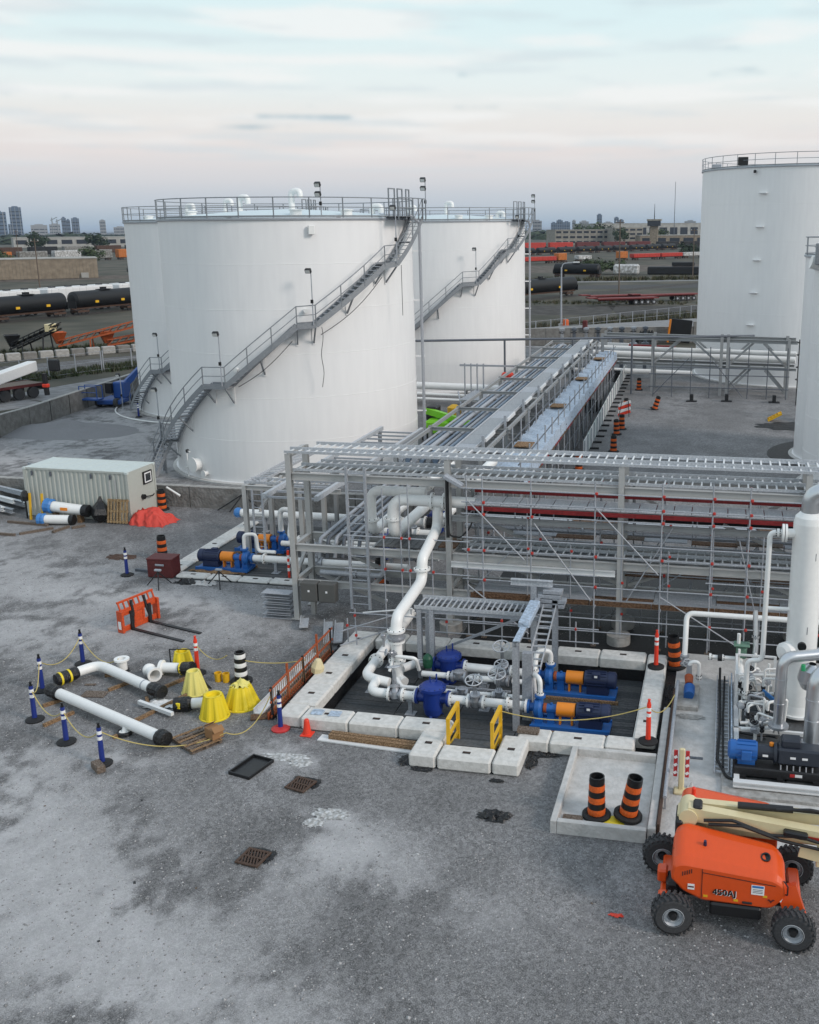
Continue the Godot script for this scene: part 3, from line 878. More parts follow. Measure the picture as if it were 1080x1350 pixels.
	part("rim_box", B.new().cbox(on(r, -60, 9.35, 19.75), V(.9, .35, .5), .04), "galvanised", o)
	part("camera", B.new().cbox(on(r, -29, 9.7, 19.05), V(.25, .25, .3), .04), "plastic_black", o)
	for i in 6: part("step_bracket", B.new().cbox(on(r, -24 - i * .9, 9.62, 17.2 - i * 2.9), V(.75, .1, .3), .03, ry(-24)), "white_paint", o)
	var e1 := V(8.6, 0, -66.6)
	o = tank(e1, 4.0, 12.6, [], "slim white tank standing behind its twin beside the orange steps", [], false, 0, false, .3)
	part("apron", B.new().lathe(e1, Vector3.UP, [[5.7, -.02], [5.6, .05], [4.2, .07]], 48), "membrane", o)
	var e2 := V(8.55, 0, -58.6)
	o = tank(e2, 4.0, 12.15, [], "slim white tank at the edge of the basin with railings and a hose", [], false, 0, false, .3)
	part("ladder_box", B.new().cbox(on(e2, -62, 4.3, 12.9), V(.7, 1.1, .6), .04), "stair_steel", o)
	part("roof_nozzle", B.new().cyl(on(e2, -66, 3.4, 12.2), on(e2, -70, 4.6, 12.5), .25, .35, 12), "white_pipe", o)
	part("hose_loop", B.new().tube([on(e2, -40, 4.05, .3), on(e2, -40, 4.2, 1.6), on(e2, -34, 4.25, 1.9), on(e2, -28, 4.2, 1.6), on(e2, -28, 4.05, .3)], .06, .2, 8), "hose_black", o)
# ---------- piping helpers ----------
func flange(b: B, p: Vector3, d: Vector3, r: float, t := .035) -> B:
	d = d.normalized()
	b.cyl(p - d * t, p + d * t, r, -1, 16)
	return b
func bolts(parent: Node3D, p: Vector3, d: Vector3, r: float, k := 8) -> void:
	var f := B.frame(d)
	var b := B.new()
	for i in k:
		var e := p + (f.x * cos(TAU*i/k) + f.z * sin(TAU*i/k)) * r
		b.cyl(e - d.normalized() * .06, e + d.normalized() * .06, .016, -1, 6)
	part("bolt_ring", b, "dark_steel", parent)
func line(parent: Node3D, pts: Array, r: float, m := "white_pipe", flanges := [], bend := -1.0, called := "pipe") -> MeshInstance3D:
	var o := part(called, B.new().tube(pts, r, r * 2.6 if bend < 0 else bend, 14), m, parent)
	for f in flanges:   # [point, direction]
		part("flange", flange(B.new(), f[0], f[1], r * 1.55), m, o)
		bolts(o, f[0], f[1], r * 1.3)
	return o
func wheel(parent: Node3D, c: Vector3, ax: Vector3, r: float, m := "tray_steel") -> void:
	var f := B.frame(ax)
	var p := []
	for i in 19: p.append(c + (f.x * cos(TAU*i/18) + f.z * sin(TAU*i/18)) * r)
	var w := part("handwheel", B.new().tube(p, .022, 0, 6, false), m, parent)
	var s := B.new()
	for i in 3:
		var e := (f.x * cos(TAU*i/6) + f.z * sin(TAU*i/6)) * r
		s.cyl(c - e, c + e, .016, -1, 6)
	s.cyl(c - ax.normalized() * .05, c + ax.normalized() * .05, .035, -1, 8)
	part("spokes", s, m, w)
func gate_valve(parent: Node3D, c: Vector3, d: Vector3, r: float, up: Vector3, reach: float, wr := .24) -> void:
	d = d.normalized()
	var v := part("gate_valve", B.new().cyl(c - d * r * 1.5, c + d * r * 1.5, r * 1.05, -1, 14).lathe(c, up, [[r * .5, -r * 1.3], [r * 1.15, -r], [r * 1.2, r * .6], [r * .8, r * 1.5], [r * .75, r * 2.0]], 14), "bare_steel", parent)
	part("flange", flange(flange(flange(B.new(), c - d * r * 1.5, d, r * 1.6), c + d * r * 1.5, d, r * 1.6), c + up * r * 2.0, up, r * 1.2), "bare_steel", v)
	part("yoke", B.new().bar(c + up * r * 2.0 + d * .06, c + up * (reach - .1) + d * .03, .025, .025, d.cross(up)).bar(c + up * r * 2.0 - d * .06, c + up * (reach - .1) - d * .03, .025, .025, d.cross(up)), "bare_steel", v)
	part("stem", B.new().cyl(c + up * r * 1.9, c + up * (reach + .22), .018, -1, 8), "bare_steel", v)
	wheel(v, c + up * reach, up, wr)
func pump(label: String) -> Node3D:   # along x, suction end at -x, base at the origin
	var o := thing("pump", label, "pump", Vector3.ZERO, "blue pumps on skids", false)
	var sk := part("skid", B.new().mm(-1.2, .06, -.42, 1.2, .14, .42).mm(-1.2, .14, -.42, 1.2, .2, -.34).mm(-1.2, .14, .34, 1.2, .2, .42), "pump_blue", o)
	for x in [-1.0, 0.0, 1.0]: part("timber_bearer", B.new().mm(x - .1, 0, -.5, x + .1, .058, .5), "timber", sk)
	part("timber_edge", B.new().mm(-1.25, 0, .43, 1.3, .1, .52), "timber", sk)
	part("casing", B.new().lathe(V(-1.02, .6, 0), Vector3.RIGHT, [[.0, -.12], [.22, -.12], [.3, -.06], [.31, .06], [.24, .13], [.12, .16]], 20).cyl(V(-.95, .6, 0), V(-.95, .98, 0), .1, -1, 12).mm(-1.1, .14, -.14, -.86, .5, .14), "pump_blue", o)
	part("discharge_flange", flange(B.new(), V(-.95, .98, 0), Vector3.UP, .17), "pump_blue", o)
	part("suction_nozzle", flange(B.new().cyl(V(-1.3, .6, 0), V(-1.1, .6, 0), .13, -1, 14), V(-1.3, .6, 0), Vector3.RIGHT, .21), "pump_blue", o)
	part("seal_ring", B.new().cyl(V(-.84, .6, 0), V(-.74, .6, 0), .15, -1, 14), "rust_orange", o)
	part("bearing_housing", B.new().cyl(V(-.74, .6, 0), V(-.45, .6, 0), .14, -1, 14).mm(-.72, .14, -.1, -.5, .5, .1).cyl(V(-.6, .7, 0), V(-.6, .78, 0), .04), "pump_blue", o)
	part("coupling_guard", B.new().cyl(V(-.43, .6, 0), V(.13, .6, 0), .215, -1, 22).mm(-.36, .14, -.1, -.3, .45, .1).mm(0, .14, -.1, .06, .45, .1), "coupling_orange", o)
	var mo := part("motor", B.new().cyl(V(.17, .6, 0), V(.92, .6, 0), .255, -1, 20).mm(.25, .14, -.2, .95, .42, .2), "navy_motor", o)
	for i in 16:
		var a := TAU * i / 16
		var e := V(0, cos(a), sin(a))
		part("cooling_fin", B.new().bar(V(.24, .6, 0) + e * .265, V(.86, .6, 0) + e * .265, .012, .035, e), "navy_motor", mo)
	part("fan_cowl", B.new().lathe(V(.92, .6, 0), Vector3.RIGHT, [[.27, 0], [.28, .03], [.28, .22], [.22, .27], [0, .28]], 20), "navy_motor", mo)
	part("terminal_box", B.new().cbox(V(.55, .8, .17), V(.26, .2, .2), .02), "navy_motor", mo)
	part("name_plate", B.new().box(V(.55, .8, .275), V(.1, .07, .006)), "reflective", mo)
	return o
func strainer(at: Vector3, label: String) -> Node3D:
	var o := thing("basket_strainer", label, "strainer", at, "blue basket strainers")
	part("vessel", B.new().lathe(at, Vector3.UP, [[0, 0], [.2, 0], [.27, .1], [.31, .3], [.31, .95]], 20), "strainer_blue", o)
	part("cover", B.new().lathe(at, Vector3.UP, [[.31, .9], [.42, .9], [.42, 1.0], [.38, 1.02], [.3, 1.08], [0, 1.13]], 20), "strainer_blue", o)
	bolts(o, at + V(0, .97, 0), Vector3.UP, .385, 14)
	for s in [-1, 1]:
		var n := part("nozzle", B.new().cyl(at + V(.2 * s, .62, 0), at + V(.5 * s, .62, 0), .17, -1, 14), "strainer_blue", o)
		part("flange", flange(B.new(), at + V(.5 * s, .62, 0), Vector3.RIGHT, .25), "strainer_blue", n)
	part("cover_davit", B.new().tube([at + V(.1, 1.05, -.1), at + V(.1, 1.36, -.1)], .025).tube([at + V(-.08, 1.05, 0), at + V(-.08, 1.3, 0)], .02), "strainer_blue", o)
	for a in 3: part("foot", B.new().bar(at + V(sin(a * 2.1) * .25, .1, cos(a * 2.1) * .25), at + V(sin(a * 2.1) * .32, 0, cos(a * 2.1) * .32), .08, .03), "strainer_blue", o)
	return o
func check_valve(parent: Node3D, c: Vector3, r: float) -> void:
	var v := part("check_valve", B.new().cyl(c - V(r * 1.7, 0, 0), c + V(r * 1.7, 0, 0), r * 1.15, -1, 14).lathe(c, Vector3.UP, [[r * 1.3, 0], [r * 1.4, r * 1.2], [r * 1.55, r * 1.25], [r * 1.55, r * 1.6], [r * 1.2, r * 1.75], [0, r * 1.9]], 16), "bare_steel", parent)
	part("flange", flange(flange(B.new(), c - V(r * 1.7, 0, 0), Vector3.RIGHT, r * 1.6), c + V(r * 1.7, 0, 0), Vector3.RIGHT, r * 1.6), "bare_steel", v)
func pipe_support(parent: Node3D, x: float, z: float, y0: float, y1: float) -> void:
	part("pipe_support", B.new().mm(x - .06, y0 + .02, z - .06, x + .06, y1 - .02, z + .06).mm(x - .16, y0, z - .16, x + .16, y0 + .02, z + .16).mm(x - .1, y1 - .02, z - .12, x + .1, y1, z + .12), "galvanised", parent)
# ---------- the pit ----------
func block(x0: float, z0: float, x1: float, z1: float, label: String, slot := true, group := "concrete blocks round the pump pit", h0 := .40) -> void:
	var c := V((x0 + x1) * .5, 0, (z0 + z1) * .5)
	var o := thing("concrete_block", label, "concrete block", c, group)
	var tw := ry(rng.randf_range(-.5, .5))
	var h := h0 + rng.randf_range(-.012, .012)
	part("block_body", B.new().cbox(c + V(0, h * .5, 0), V(x1 - x0 - .02, h, z1 - z0 - .02), .055, tw), "concrete_blk", o)
	if slot:
		var lx := (x1 - x0) > (z1 - z0)
		part("lifting_slot", B.new().box(c + V(0, h + .001, 0), V(.22, .008, .12) if lx else V(.2, .008, .14), tw), "slot_dark", o)
		part("lifting_bar", B.new().cyl(c + V(-.1, h + .01, 0), c + V(.1, h + .01, 0), .012), "rail_rust", o)
func pit() -> void:
	mat("concrete_blk", lin(.70, .685, .655), .82, 0, M["concrete_light"].albedo_texture, .4, M["concrete_light"].normal_texture, .25)
	var fy := -.36
	B.O = V(-6.8, 0, -29)
	var g := ground("pit_floor", B.new().mm(-12.1, fy - .12, -32.3, -1.7, fy - .05, -25.9).mm(-7.35, fy - .12, -25.95, -5.2, fy - .05, -24.2), "membrane")
	var sm := B.new()
	B.O = Vector3.ZERO
	var gm := B.new().box(V(0, 0, 0), V(1.95, .045, .285)).mesh()
	var g2 := B.new().box(V(0, 0, 0), V(.9, .045, .13)).mesh()
	B.O = V(-6.8, 0, -29)
	for i in 20:
		for j in 4:
			piece("floor_grating", gm, ["grating", "grating_b"][rng.randi() % 2], g, V(-10.6 + j * 1.98, fy - .024 + rng.randf_range(-.006, .006), -31.8 + i * .3))
	for i in 38: piece("floor_slat", g2, ["grating_light", "grating"][1 if rng.randf() < .2 else 0], g, V(-2.65 - .0, fy - .024, -31.7 + i * .15))
	var li := thing("pit_liner", "black plastic liner round the inside of the pump pit", "liner", V(-6.8, 0, -29))
	part("liner_side", B.new().mm(-12.02, fy - .06, -32.2, -11.66, .03, -25.9), "membrane", li)
	part("liner_side", B.new().mm(-2.05, fy - .06, -32.2, -1.0, .02, -26.0), "membrane", li)
	part("liner_side", B.new().mm(-11.66, fy - .06, -32.25, -2.05, .03, -31.45), "membrane", li)
	part("liner_side", B.new().mm(-11.66, fy - .06, -26.1, -7.3, .03, -25.85), "membrane", li)
	part("liner_side", B.new().mm(-5.3, fy - .06, -26.1, -2.05, .03, -25.85), "membrane", li)
	part("liner_side", B.new().mm(-7.5, fy - .06, -26.1, -7.22, .03, -24.2).mm(-5.4, fy - .06, -26.1, -5.2, .03, -24.2).mm(-7.22, fy - .06, -24.4, -5.4, .03, -24.1), "membrane", li)
	for q in [[-12.75, -26.6, .3, .7], [-12.72, -28.9, .2, .5], [-12.7, -31.2, .22, .6], [-8.25, -25.2, .3, .14], [-8.15, -24.3, .2, .3], [-4.72, -24.9, .16, .4], [-4.5, -25.35, .5, .14], [-1.25, -27.3, .2, .9], [-1.2, -29.9, .16, .9], [-2.55, -25.3, .55, .16], [-1.5, -25.2, .3, .2], [-7.6, -23.92, .3, .1]]:
		part("liner_fold", crumple(V(q[0], .01, q[1]), q[2], q[3], .12, int(q[0] * 10)), "film_black", li)
	block(-12.55, -26.32, -11.78, -25.5, "pale corner block of the pit edging beside the blue and red marker post", false, "")
	for k in 4: block(-12.55, -32.15 + 1.455 * k, -11.6, -32.15 + 1.455 * (k + 1), nth(3 - k, "pale block from the corner block, along the left of the pit"))
	block(-11.76, -26.17, -10.28, -25.42, "front pit block with two blue-grey lids lying on it", true, "")
	for x in [[-10.28, -8.76, "pale front pit block behind the long timbers"], [-8.76, -7.25, "pale front pit block behind the left step block"], [-5.28, -4.34, "pale front pit block with a brown plank piece on it"], [-4.34, -2.8, "pale front pit block behind the concrete basin"]]: block(x[0], -26.17, x[1], -25.42, x[2])
	block(-2.8, -26.17, -1.96, -25.5, "short pale concrete block under black film at the pit's front corner", false, "")
	block(-8.0, -25.4, -7.22, -24.0, "pale block on the left of the pit steps")
	block(-7.2, -24.78, -5.68, -24.0, "pale block across the foot of the yellow-railed pit steps")
	block(-5.66, -25.62, -4.9, -24.02, "pale block on the right of the pit steps")
	for k in 3: block(-2.08, -32.1 + 1.97 * k, -1.42, -32.1 + 1.97 * (k + 1), nth(2 - k, "pale block from the basin, along the right of the pit"), k != 1)
	var bx := [-11.55, -10.45, -8.94, -7.0, -5.16, -3.67, -2.12]
	for k in 6: block(bx[k], -32.15, bx[k+1], -31.42, nth(k, "pale block from the orange fence, along the back of the pit"))
	for x in [-11.35, -10.8]: solo("block_lid", B.new().cbox(atp(V(x, .43, -25.8)), V(.36, .05, .3), .015, ry(4)), "tarp_blue", "small blue-grey lid on a front pit block, " + ("near the corner" if x < -11 else "by its lifting slot"), "lid", "lids on the pit blocks")
	# steps with yellow rails
	var s := thing("pit_steps", "short steel grating steps going down into the pit", "steps", V(-6.45, 0, -25.2))
	for k in 4: part("step", B.new().mm(-7.0, .3 - k * .17, -24.85 - k * .3, -5.9, .34 - k * .17, -25.2 - k * .3), "grating_light", s)
	for x in [-7.02, -5.88]: part("stringer", B.new().bar(V(x, .26, -24.8), V(x, -.3, -25.95), .03, .22), "grating_light", s)
	for x in [-7.08, -5.82]:
		var r := thing("yellow_handrail", "yellow tube handrail frame on the %s side of the pit steps" % ("strainer" if x < -6.5 else "pump"), "handrail", V(x, 0, -25.4), "yellow rails at the pit steps")
		for z in [-24.85, -25.9]: part("post", B.new().bar(V(x, -.3 if z < -25 else .02, z), V(x, 1.06, z), .09, .09), "yellow", r)
		part("top_rail", B.new().bar(V(x, 1.08, -24.81), V(x, 1.08, -25.94), .1, .09), "yellow", r)
		part("mid_rail", B.new().bar(V(x, .56, -24.9), V(x, .56, -25.86), .07, .07), "yellow", r)
		part("kick_plate", B.new().bar(V(x, .2, -24.9), V(x, .2, -25.86), .05, .1), "yellow", r)
	# pumps
	var p := pump("blue pump with orange coupling guard, in the pit close to the front blocks")
	p.position = V(-4.05, fy, -27.75)
	var p2 := dup(p, V(-4.12, fy, -30.05), 0, "blue pump with orange coupling guard, in the pit toward the rack")
	strainer(V(-8.37, fy, -27.75), "dark blue strainer pot on the front pipe line, beside the yellow rails")
	strainer(V(-8.5, fy, -30.15), "dark blue strainer pot at the back of the pit beside the green valve")
	# front suction line
	var y := .25
	var f := thing("suction_line", "white flanged pipe line feeding the front pump", "pipe line", V(-7, fy, -27.75), "white pipe lines in the pit")
	line(f, [V(-9.35, y, -27.75), V(-8.9, y, -27.75)], .14, "white_pipe", [[V(-9.33, y, -27.75), Vector3.RIGHT], [V(-8.93, y, -27.75), Vector3.RIGHT]])
	gate_valve(f, V(-9.58, y, -27.75), Vector3.RIGHT, .13, V(-.12, .95, -.25).normalized(), .85, .2)
	line(f, [V(-7.85, y, -27.75), V(-7.22, y, -27.75)], .14, "white_pipe", [[V(-7.82, y, -27.75), Vector3.RIGHT], [V(-7.24, y, -27.75), Vector3.RIGHT]])
	gate_valve(f, V(-7.0, y, -27.75), Vector3.RIGHT, .13, V(0, .96, .28).normalized(), .85, .26)
	line(f, [V(-6.78, y, -27.75), V(-5.4, y, -27.75)], .14, "white_pipe", [[V(-6.75, y, -27.75), Vector3.RIGHT], [V(-6.0, y, -27.75), Vector3.RIGHT], [V(-5.42, y, -27.75), Vector3.RIGHT]])
	for x in [-9.1, -6.35]: pipe_support(f, x, -27.75, fy, y - .13)
	# discharge of the front pump
	f = thing("discharge_line", "thin white pipe line with check valve between the two suction lines, front one", "pipe line", V(-7, fy, -28.45), "white pipe lines in the pit")
	line(f, [V(-5.0, .66, -27.75), V(-5.0, 1.18, -27.75), V(-5.28, 1.18, -28.1), V(-5.28, .16, -28.45), V(-6.2, .16, -28.45)], .075, "white_pipe", [[V(-5.0, .7, -27.75), Vector3.UP], [V(-6.2, .16, -28.45), Vector3.RIGHT]], .2)
	gate_valve(f, V(-6.42, .16, -28.45), Vector3.RIGHT, .1, V(0, .94, .34).normalized(), .95, .27)
	line(f, [V(-6.6, .16, -28.45), V(-7.35, .16, -28.45)], .075, "white_pipe", [[V(-6.62, .16, -28.45), Vector3.RIGHT]])
	check_valve(f, V(-7.62, .16, -28.45), .1)
	line(f, [V(-7.82, .16, -28.45), V(-9.6, .16, -28.45), V(-9.85, .3, -28.7)], .075, "white_pipe", [[V(-9.0, .16, -28.45), Vector3.RIGHT]])
	pipe_support(f, -6.9, -28.45, fy, .09)
	# discharge of the back pump
	f = thing("discharge_line", "thin white pipe line with goose-neck from the rear pump", "pipe line", V(-7, fy, -29.35), "white pipe lines in the pit")
	line(f, [V(-5.07, .66, -30.05), V(-5.07, 1.12, -30.05), V(-5.5, 1.12, -29.85), V(-5.5, .26, -29.35), V(-6.2, .26, -29.35)], .085, "white_pipe", [[V(-5.07, .68, -30.05), Vector3.UP], [V(-5.5, .6, -29.58), Vector3.UP]], .22)
	gate_valve(f, V(-6.5, .26, -29.35), Vector3.RIGHT, .11, V(0, .94, .34).normalized(), .7, .22)
	line(f, [V(-6.7, .26, -29.35), V(-7.6, .26, -29.35)], .095, "white_pipe", [[V(-6.72, .26, -29.35), Vector3.RIGHT], [V(-7.3, .26, -29.35), Vector3.RIGHT]])
	check_valve(f, V(-7.95, .26, -29.35), .12)
	line(f, [V(-8.2, .26, -29.35), V(-9.2, .26, -29.35)], .095, "white_pipe", [[V(-8.3, .26, -29.35), Vector3.RIGHT]])
	pipe_support(f, -7.1, -29.35, fy, .16)
	part("guide_rail", B.new().bar(V(-8.9, .0, -29.1), V(-6.2, .0, -29.1), .06, .06), "galvanised", f)
	# rear suction line
	f = thing("suction_line", "white flanged pipe line feeding the rear pump", "pipe line", V(-7, fy, -30.1), "white pipe lines in the pit")
	line(f, [V(-7.95, .26, -30.1), V(-6.85, .25, -30.08)], .15, "white_pipe", [[V(-7.93, .26, -30.1), Vector3.RIGHT]])
	gate_valve(f, V(-6.62, .25, -30.07), Vector3.RIGHT, .13, V(0, .93, .36).normalized(), 1.12, .27)
	line(f, [V(-6.4, .25, -30.06), V(-5.48, .24, -30.05)], .14, "white_pipe", [[V(-6.37, .25, -30.06), Vector3.RIGHT], [V(-5.5, .24, -30.05), Vector3.RIGHT]])
	line(f, [V(-9.02, .26, -30.15), V(-9.6, .26, -30.1), V(-9.95, .26, -29.6)], .14, "white_pipe", [[V(-9.03, .26, -30.15), Vector3.RIGHT]])
	var gv := part("green_actuator", B.new().lathe(V(-9.12, .3, -29.75), Vector3.UP, [[.0, 0], [.14, .02], [.17, .15], [.17, .34], [.12, .42], [.05, .48], [0, .5]], 14), "green_paint", f, "green valve actuator")
	part("gear_case", B.new().cbox(V(-9.32, .45, -29.72), V(.2, .2, .2), .04), "bare_steel", gv)
	pipe_support(f, -7.3, -30.08, fy, .11)
	# the tall riser that drops from the rack
	var r := thing("riser_pipe", "tall white pipe dropping in kinks from the rack header into the pit", "pipe", V(-10, fy, -29.2))
	line(r, [V(-9.9, 4.6, -34.08), V(-9.93, 3.8, -34.08), V(-9.98, 3.2, -32.25), V(-9.98, 2.42, -32.15), V(-9.98, 2.18, -29.35), V(-9.98, 1.72, -29.2)], .19, "white_pipe", [[V(-9.98, 2.85, -32.2), Vector3.UP], [V(-9.98, 1.76, -29.2), Vector3.UP]], .4)
	part("butterfly_valve", B.new().cyl(V(-9.98, 1.44, -29.2), V(-9.98, 1.72, -29.2), .24, -1, 18).cyl(V(-9.98, 1.5, -29.2), V(-9.98, 1.55, -29.2), .3, -1, 18), "bare_steel", r)
	line(r, [V(-9.98, 1.44, -29.2), V(-9.98, .1, -29.2), V(-9.7, .05, -29.0)], .18, "white_pipe", [[V(-9.98, 1.4, -29.2), Vector3.UP], [V(-9.98, .72, -29.2), Vector3.UP]], .3)
	line(r, [V(-9.98, 1.0, -29.2), V(-9.98, 1.0, -28.9), V(-9.25, .98, -28.9), V(-9.25, .45, -29.2)], .06, "white_pipe", [[V(-9.98, 1.0, -29.02), Vector3.BACK]], .15)
	line(r, [V(-10.0, 1.02, -29.05), V(-10.12, .5, -28.8)], .05, "white_pipe")
	gate_valve(r, V(-9.98, 1.05, -28.98), V(.3, -.1, 1), .06, V(-.8, .3, .5).normalized(), .3, .1)
	r = thing("return_pipe", "white pipe lying along the left side of the pit with a swan-neck bend", "pipe", V(-10.8, fy, -30))
	line(r, [V(-10.85, .62, -33.6), V(-10.85, .5, -31.2), V(-10.85, .42, -28.45), V(-10.0, .3, -28.4)], .16, "white_pipe", [[V(-10.85, .46, -29.6), V(0, .04, 1)]], .42)
	line(r, [V(-10.4, .38, -28.42), V(-10.42, .26, -27.74), V(-9.75, .25, -27.75)], .15, "white_pipe", [[V(-9.78, .25, -27.75), Vector3.RIGHT]], .36)
	part("vent_valve", B.new().cyl(V(-10.85, .62, -30.4), V(-10.85, .95, -30.4), .04).cbox(V(-10.85, 1.0, -30.4), V(.16, .16, .16), .03), "bare_steel", r)
	part("green_cap", B.new().cyl(V(-11.06, .5, -29.6), V(-11.02, .5, -29.6), .06), "pale_green", r)
	for z in [-29.0, -31.0]: pipe_support(r, -10.85, z, fy, .28)
	# steel frame with cable tray over the pit
	var t := thing("tray_bridge", "steel frame carrying a cable tray bridge over the pit", "steel frame", V(-7.8, fy, -30.6))
	for q in [[-9.55, -30.35], [-9.12, -30.35], [-9.55, -31.3]]: part("post", B.new().ibeam(V(q[0], fy, q[1]), V(q[0], 2.1, q[1]), .16, .15), "galvanised", t)
	for q in [[-5.66, -27.35, 2.52], [-5.8, -31.1, 2.9], [-5.1, -31.1, 2.5]]: part("post", B.new().ibeam(V(q[0], fy, q[1]), V(q[0], q[2], q[1]), .2, .18), "galvanised", t)
	part("box_post", B.new().mm(-5.6, fy, -28.2, -5.3, 1.85, -27.98), "galvanised", t)
	part("cross_beam", B.new().ibeam(V(-9.7, 2.06, -30.35), V(-5.5, 2.06, -30.35), .14, .12), "galvanised", t)
	part("cross_beam", B.new().ibeam(V(-9.7, 2.06, -31.3), V(-5.5, 2.06, -31.3), .14, .12), "galvanised", t)
	part("side_beam", B.new().ibeam(V(-5.66, 2.44, -27.25), V(-5.66, 2.44, -31.2), .16, .16), "galvanised", t)
	part("tray_cover", B.new().cbox(V(-5.62, 2.62, -29.3), V(.34, .2, 1.9), .02), "tarp_blue", t)
	part("tray_cover", B.new().cbox(V(-5.62, 2.56, -27.75), V(.2, .05, 1.1), .01), "tarp_blue", t)
	for k in 4: part("stacked_section", B.new().cbox(V(-5.3 + .12 * (k % 2), 2.55 + .16 * k - .3, -31.15), V(1.0 - .12 * k, .13, .3), .01), "galvanised", t)
	part("cap_beam", B.new().ibeam(V(-6.6, 2.98, -31.15), V(-5.2, 2.98, -31.15), .2, .16), "tray_steel", t)
	tray(t, V(-9.7, 2.18, -30.8), V(-5.9, 2.18, -30.8), 1.0, "tray_steel", .19)
	tray(t, V(-5.25, 1.4, -28.0), V(-5.25, 2.3, -30.9), .42)
	# grating walkway under the trays, seen between the posts
	var gb := part("brace", B.new().bar(V(-9.5, .1, -31.3), V(-5.8, 1.9, -31.3), .08, .08), "galvanised", t)
func atp(p: Vector3) -> Vector3:
	B.O = V(p.x, 0, p.z)
	return p
func tray(parent: Node3D, a: Vector3, c: Vector3, w: float, m := "tray_steel", gap := .3) -> Node3D:   # ladder cable tray
	var d := (c - a).normalized()
	var s := d.cross(Vector3.UP).normalized() * w * .5
	var t := part("cable_tray", B.new().bar(a + s, c + s, .025, .12).bar(a - s, c - s, .025, .12), m, parent)
	var k := int((c - a).length() / gap)
	for i in k:
		var p := a + d * (i + .5) * gap + V(0, -.03, 0)
		part("rung", B.new().bar(p - s, p + s, .09 if gap > .2 else .05, .03), m, t)
	return t
func crumple(c: Vector3, rx: float, rz: float, h: float, sd: int) -> B:   # a crumpled sheet lying on the ground
	var b := B.new()
	var f := FastNoiseLite.new()
	f.seed = sd; f.frequency = 2.2; f.fractal_octaves = 3
	var k := 10
	var g := {}
	for i in k + 1:
		for j in k + 1:
			var a := (i / float(k) - .5) * 2
			var e := (j / float(k) - .5) * 2
			var r := 1.0 + .35 * f.get_noise_2d(a * 2 + sd, e * 2)
			var p := V(a * rx * r, 0, e * rz * r)
			p.y = h * maxf(0, .35 + 1.1 * f.get_noise_2d(p.x * 2.0 + sd, p.z * 2.0 + 9)) * (1.0 - pow(maxf(absf(a), absf(e)), 3)) + .006
			g[Vector2i(i, j)] = c + p
	for i in k:
		for j in k:
			var ci := Vector2(i - k * .5 + .5, j - k * .5 + .5).length() / (k * .5)
			if ci > 1.02 + .25 * f.get_noise_2d(i * 3.1, j * 2.7): continue
			b.flat(g[Vector2i(i, j)], g[Vector2i(i+1, j)], g[Vector2i(i+1, j+1)], g[Vector2i(i, j+1)])
	return b
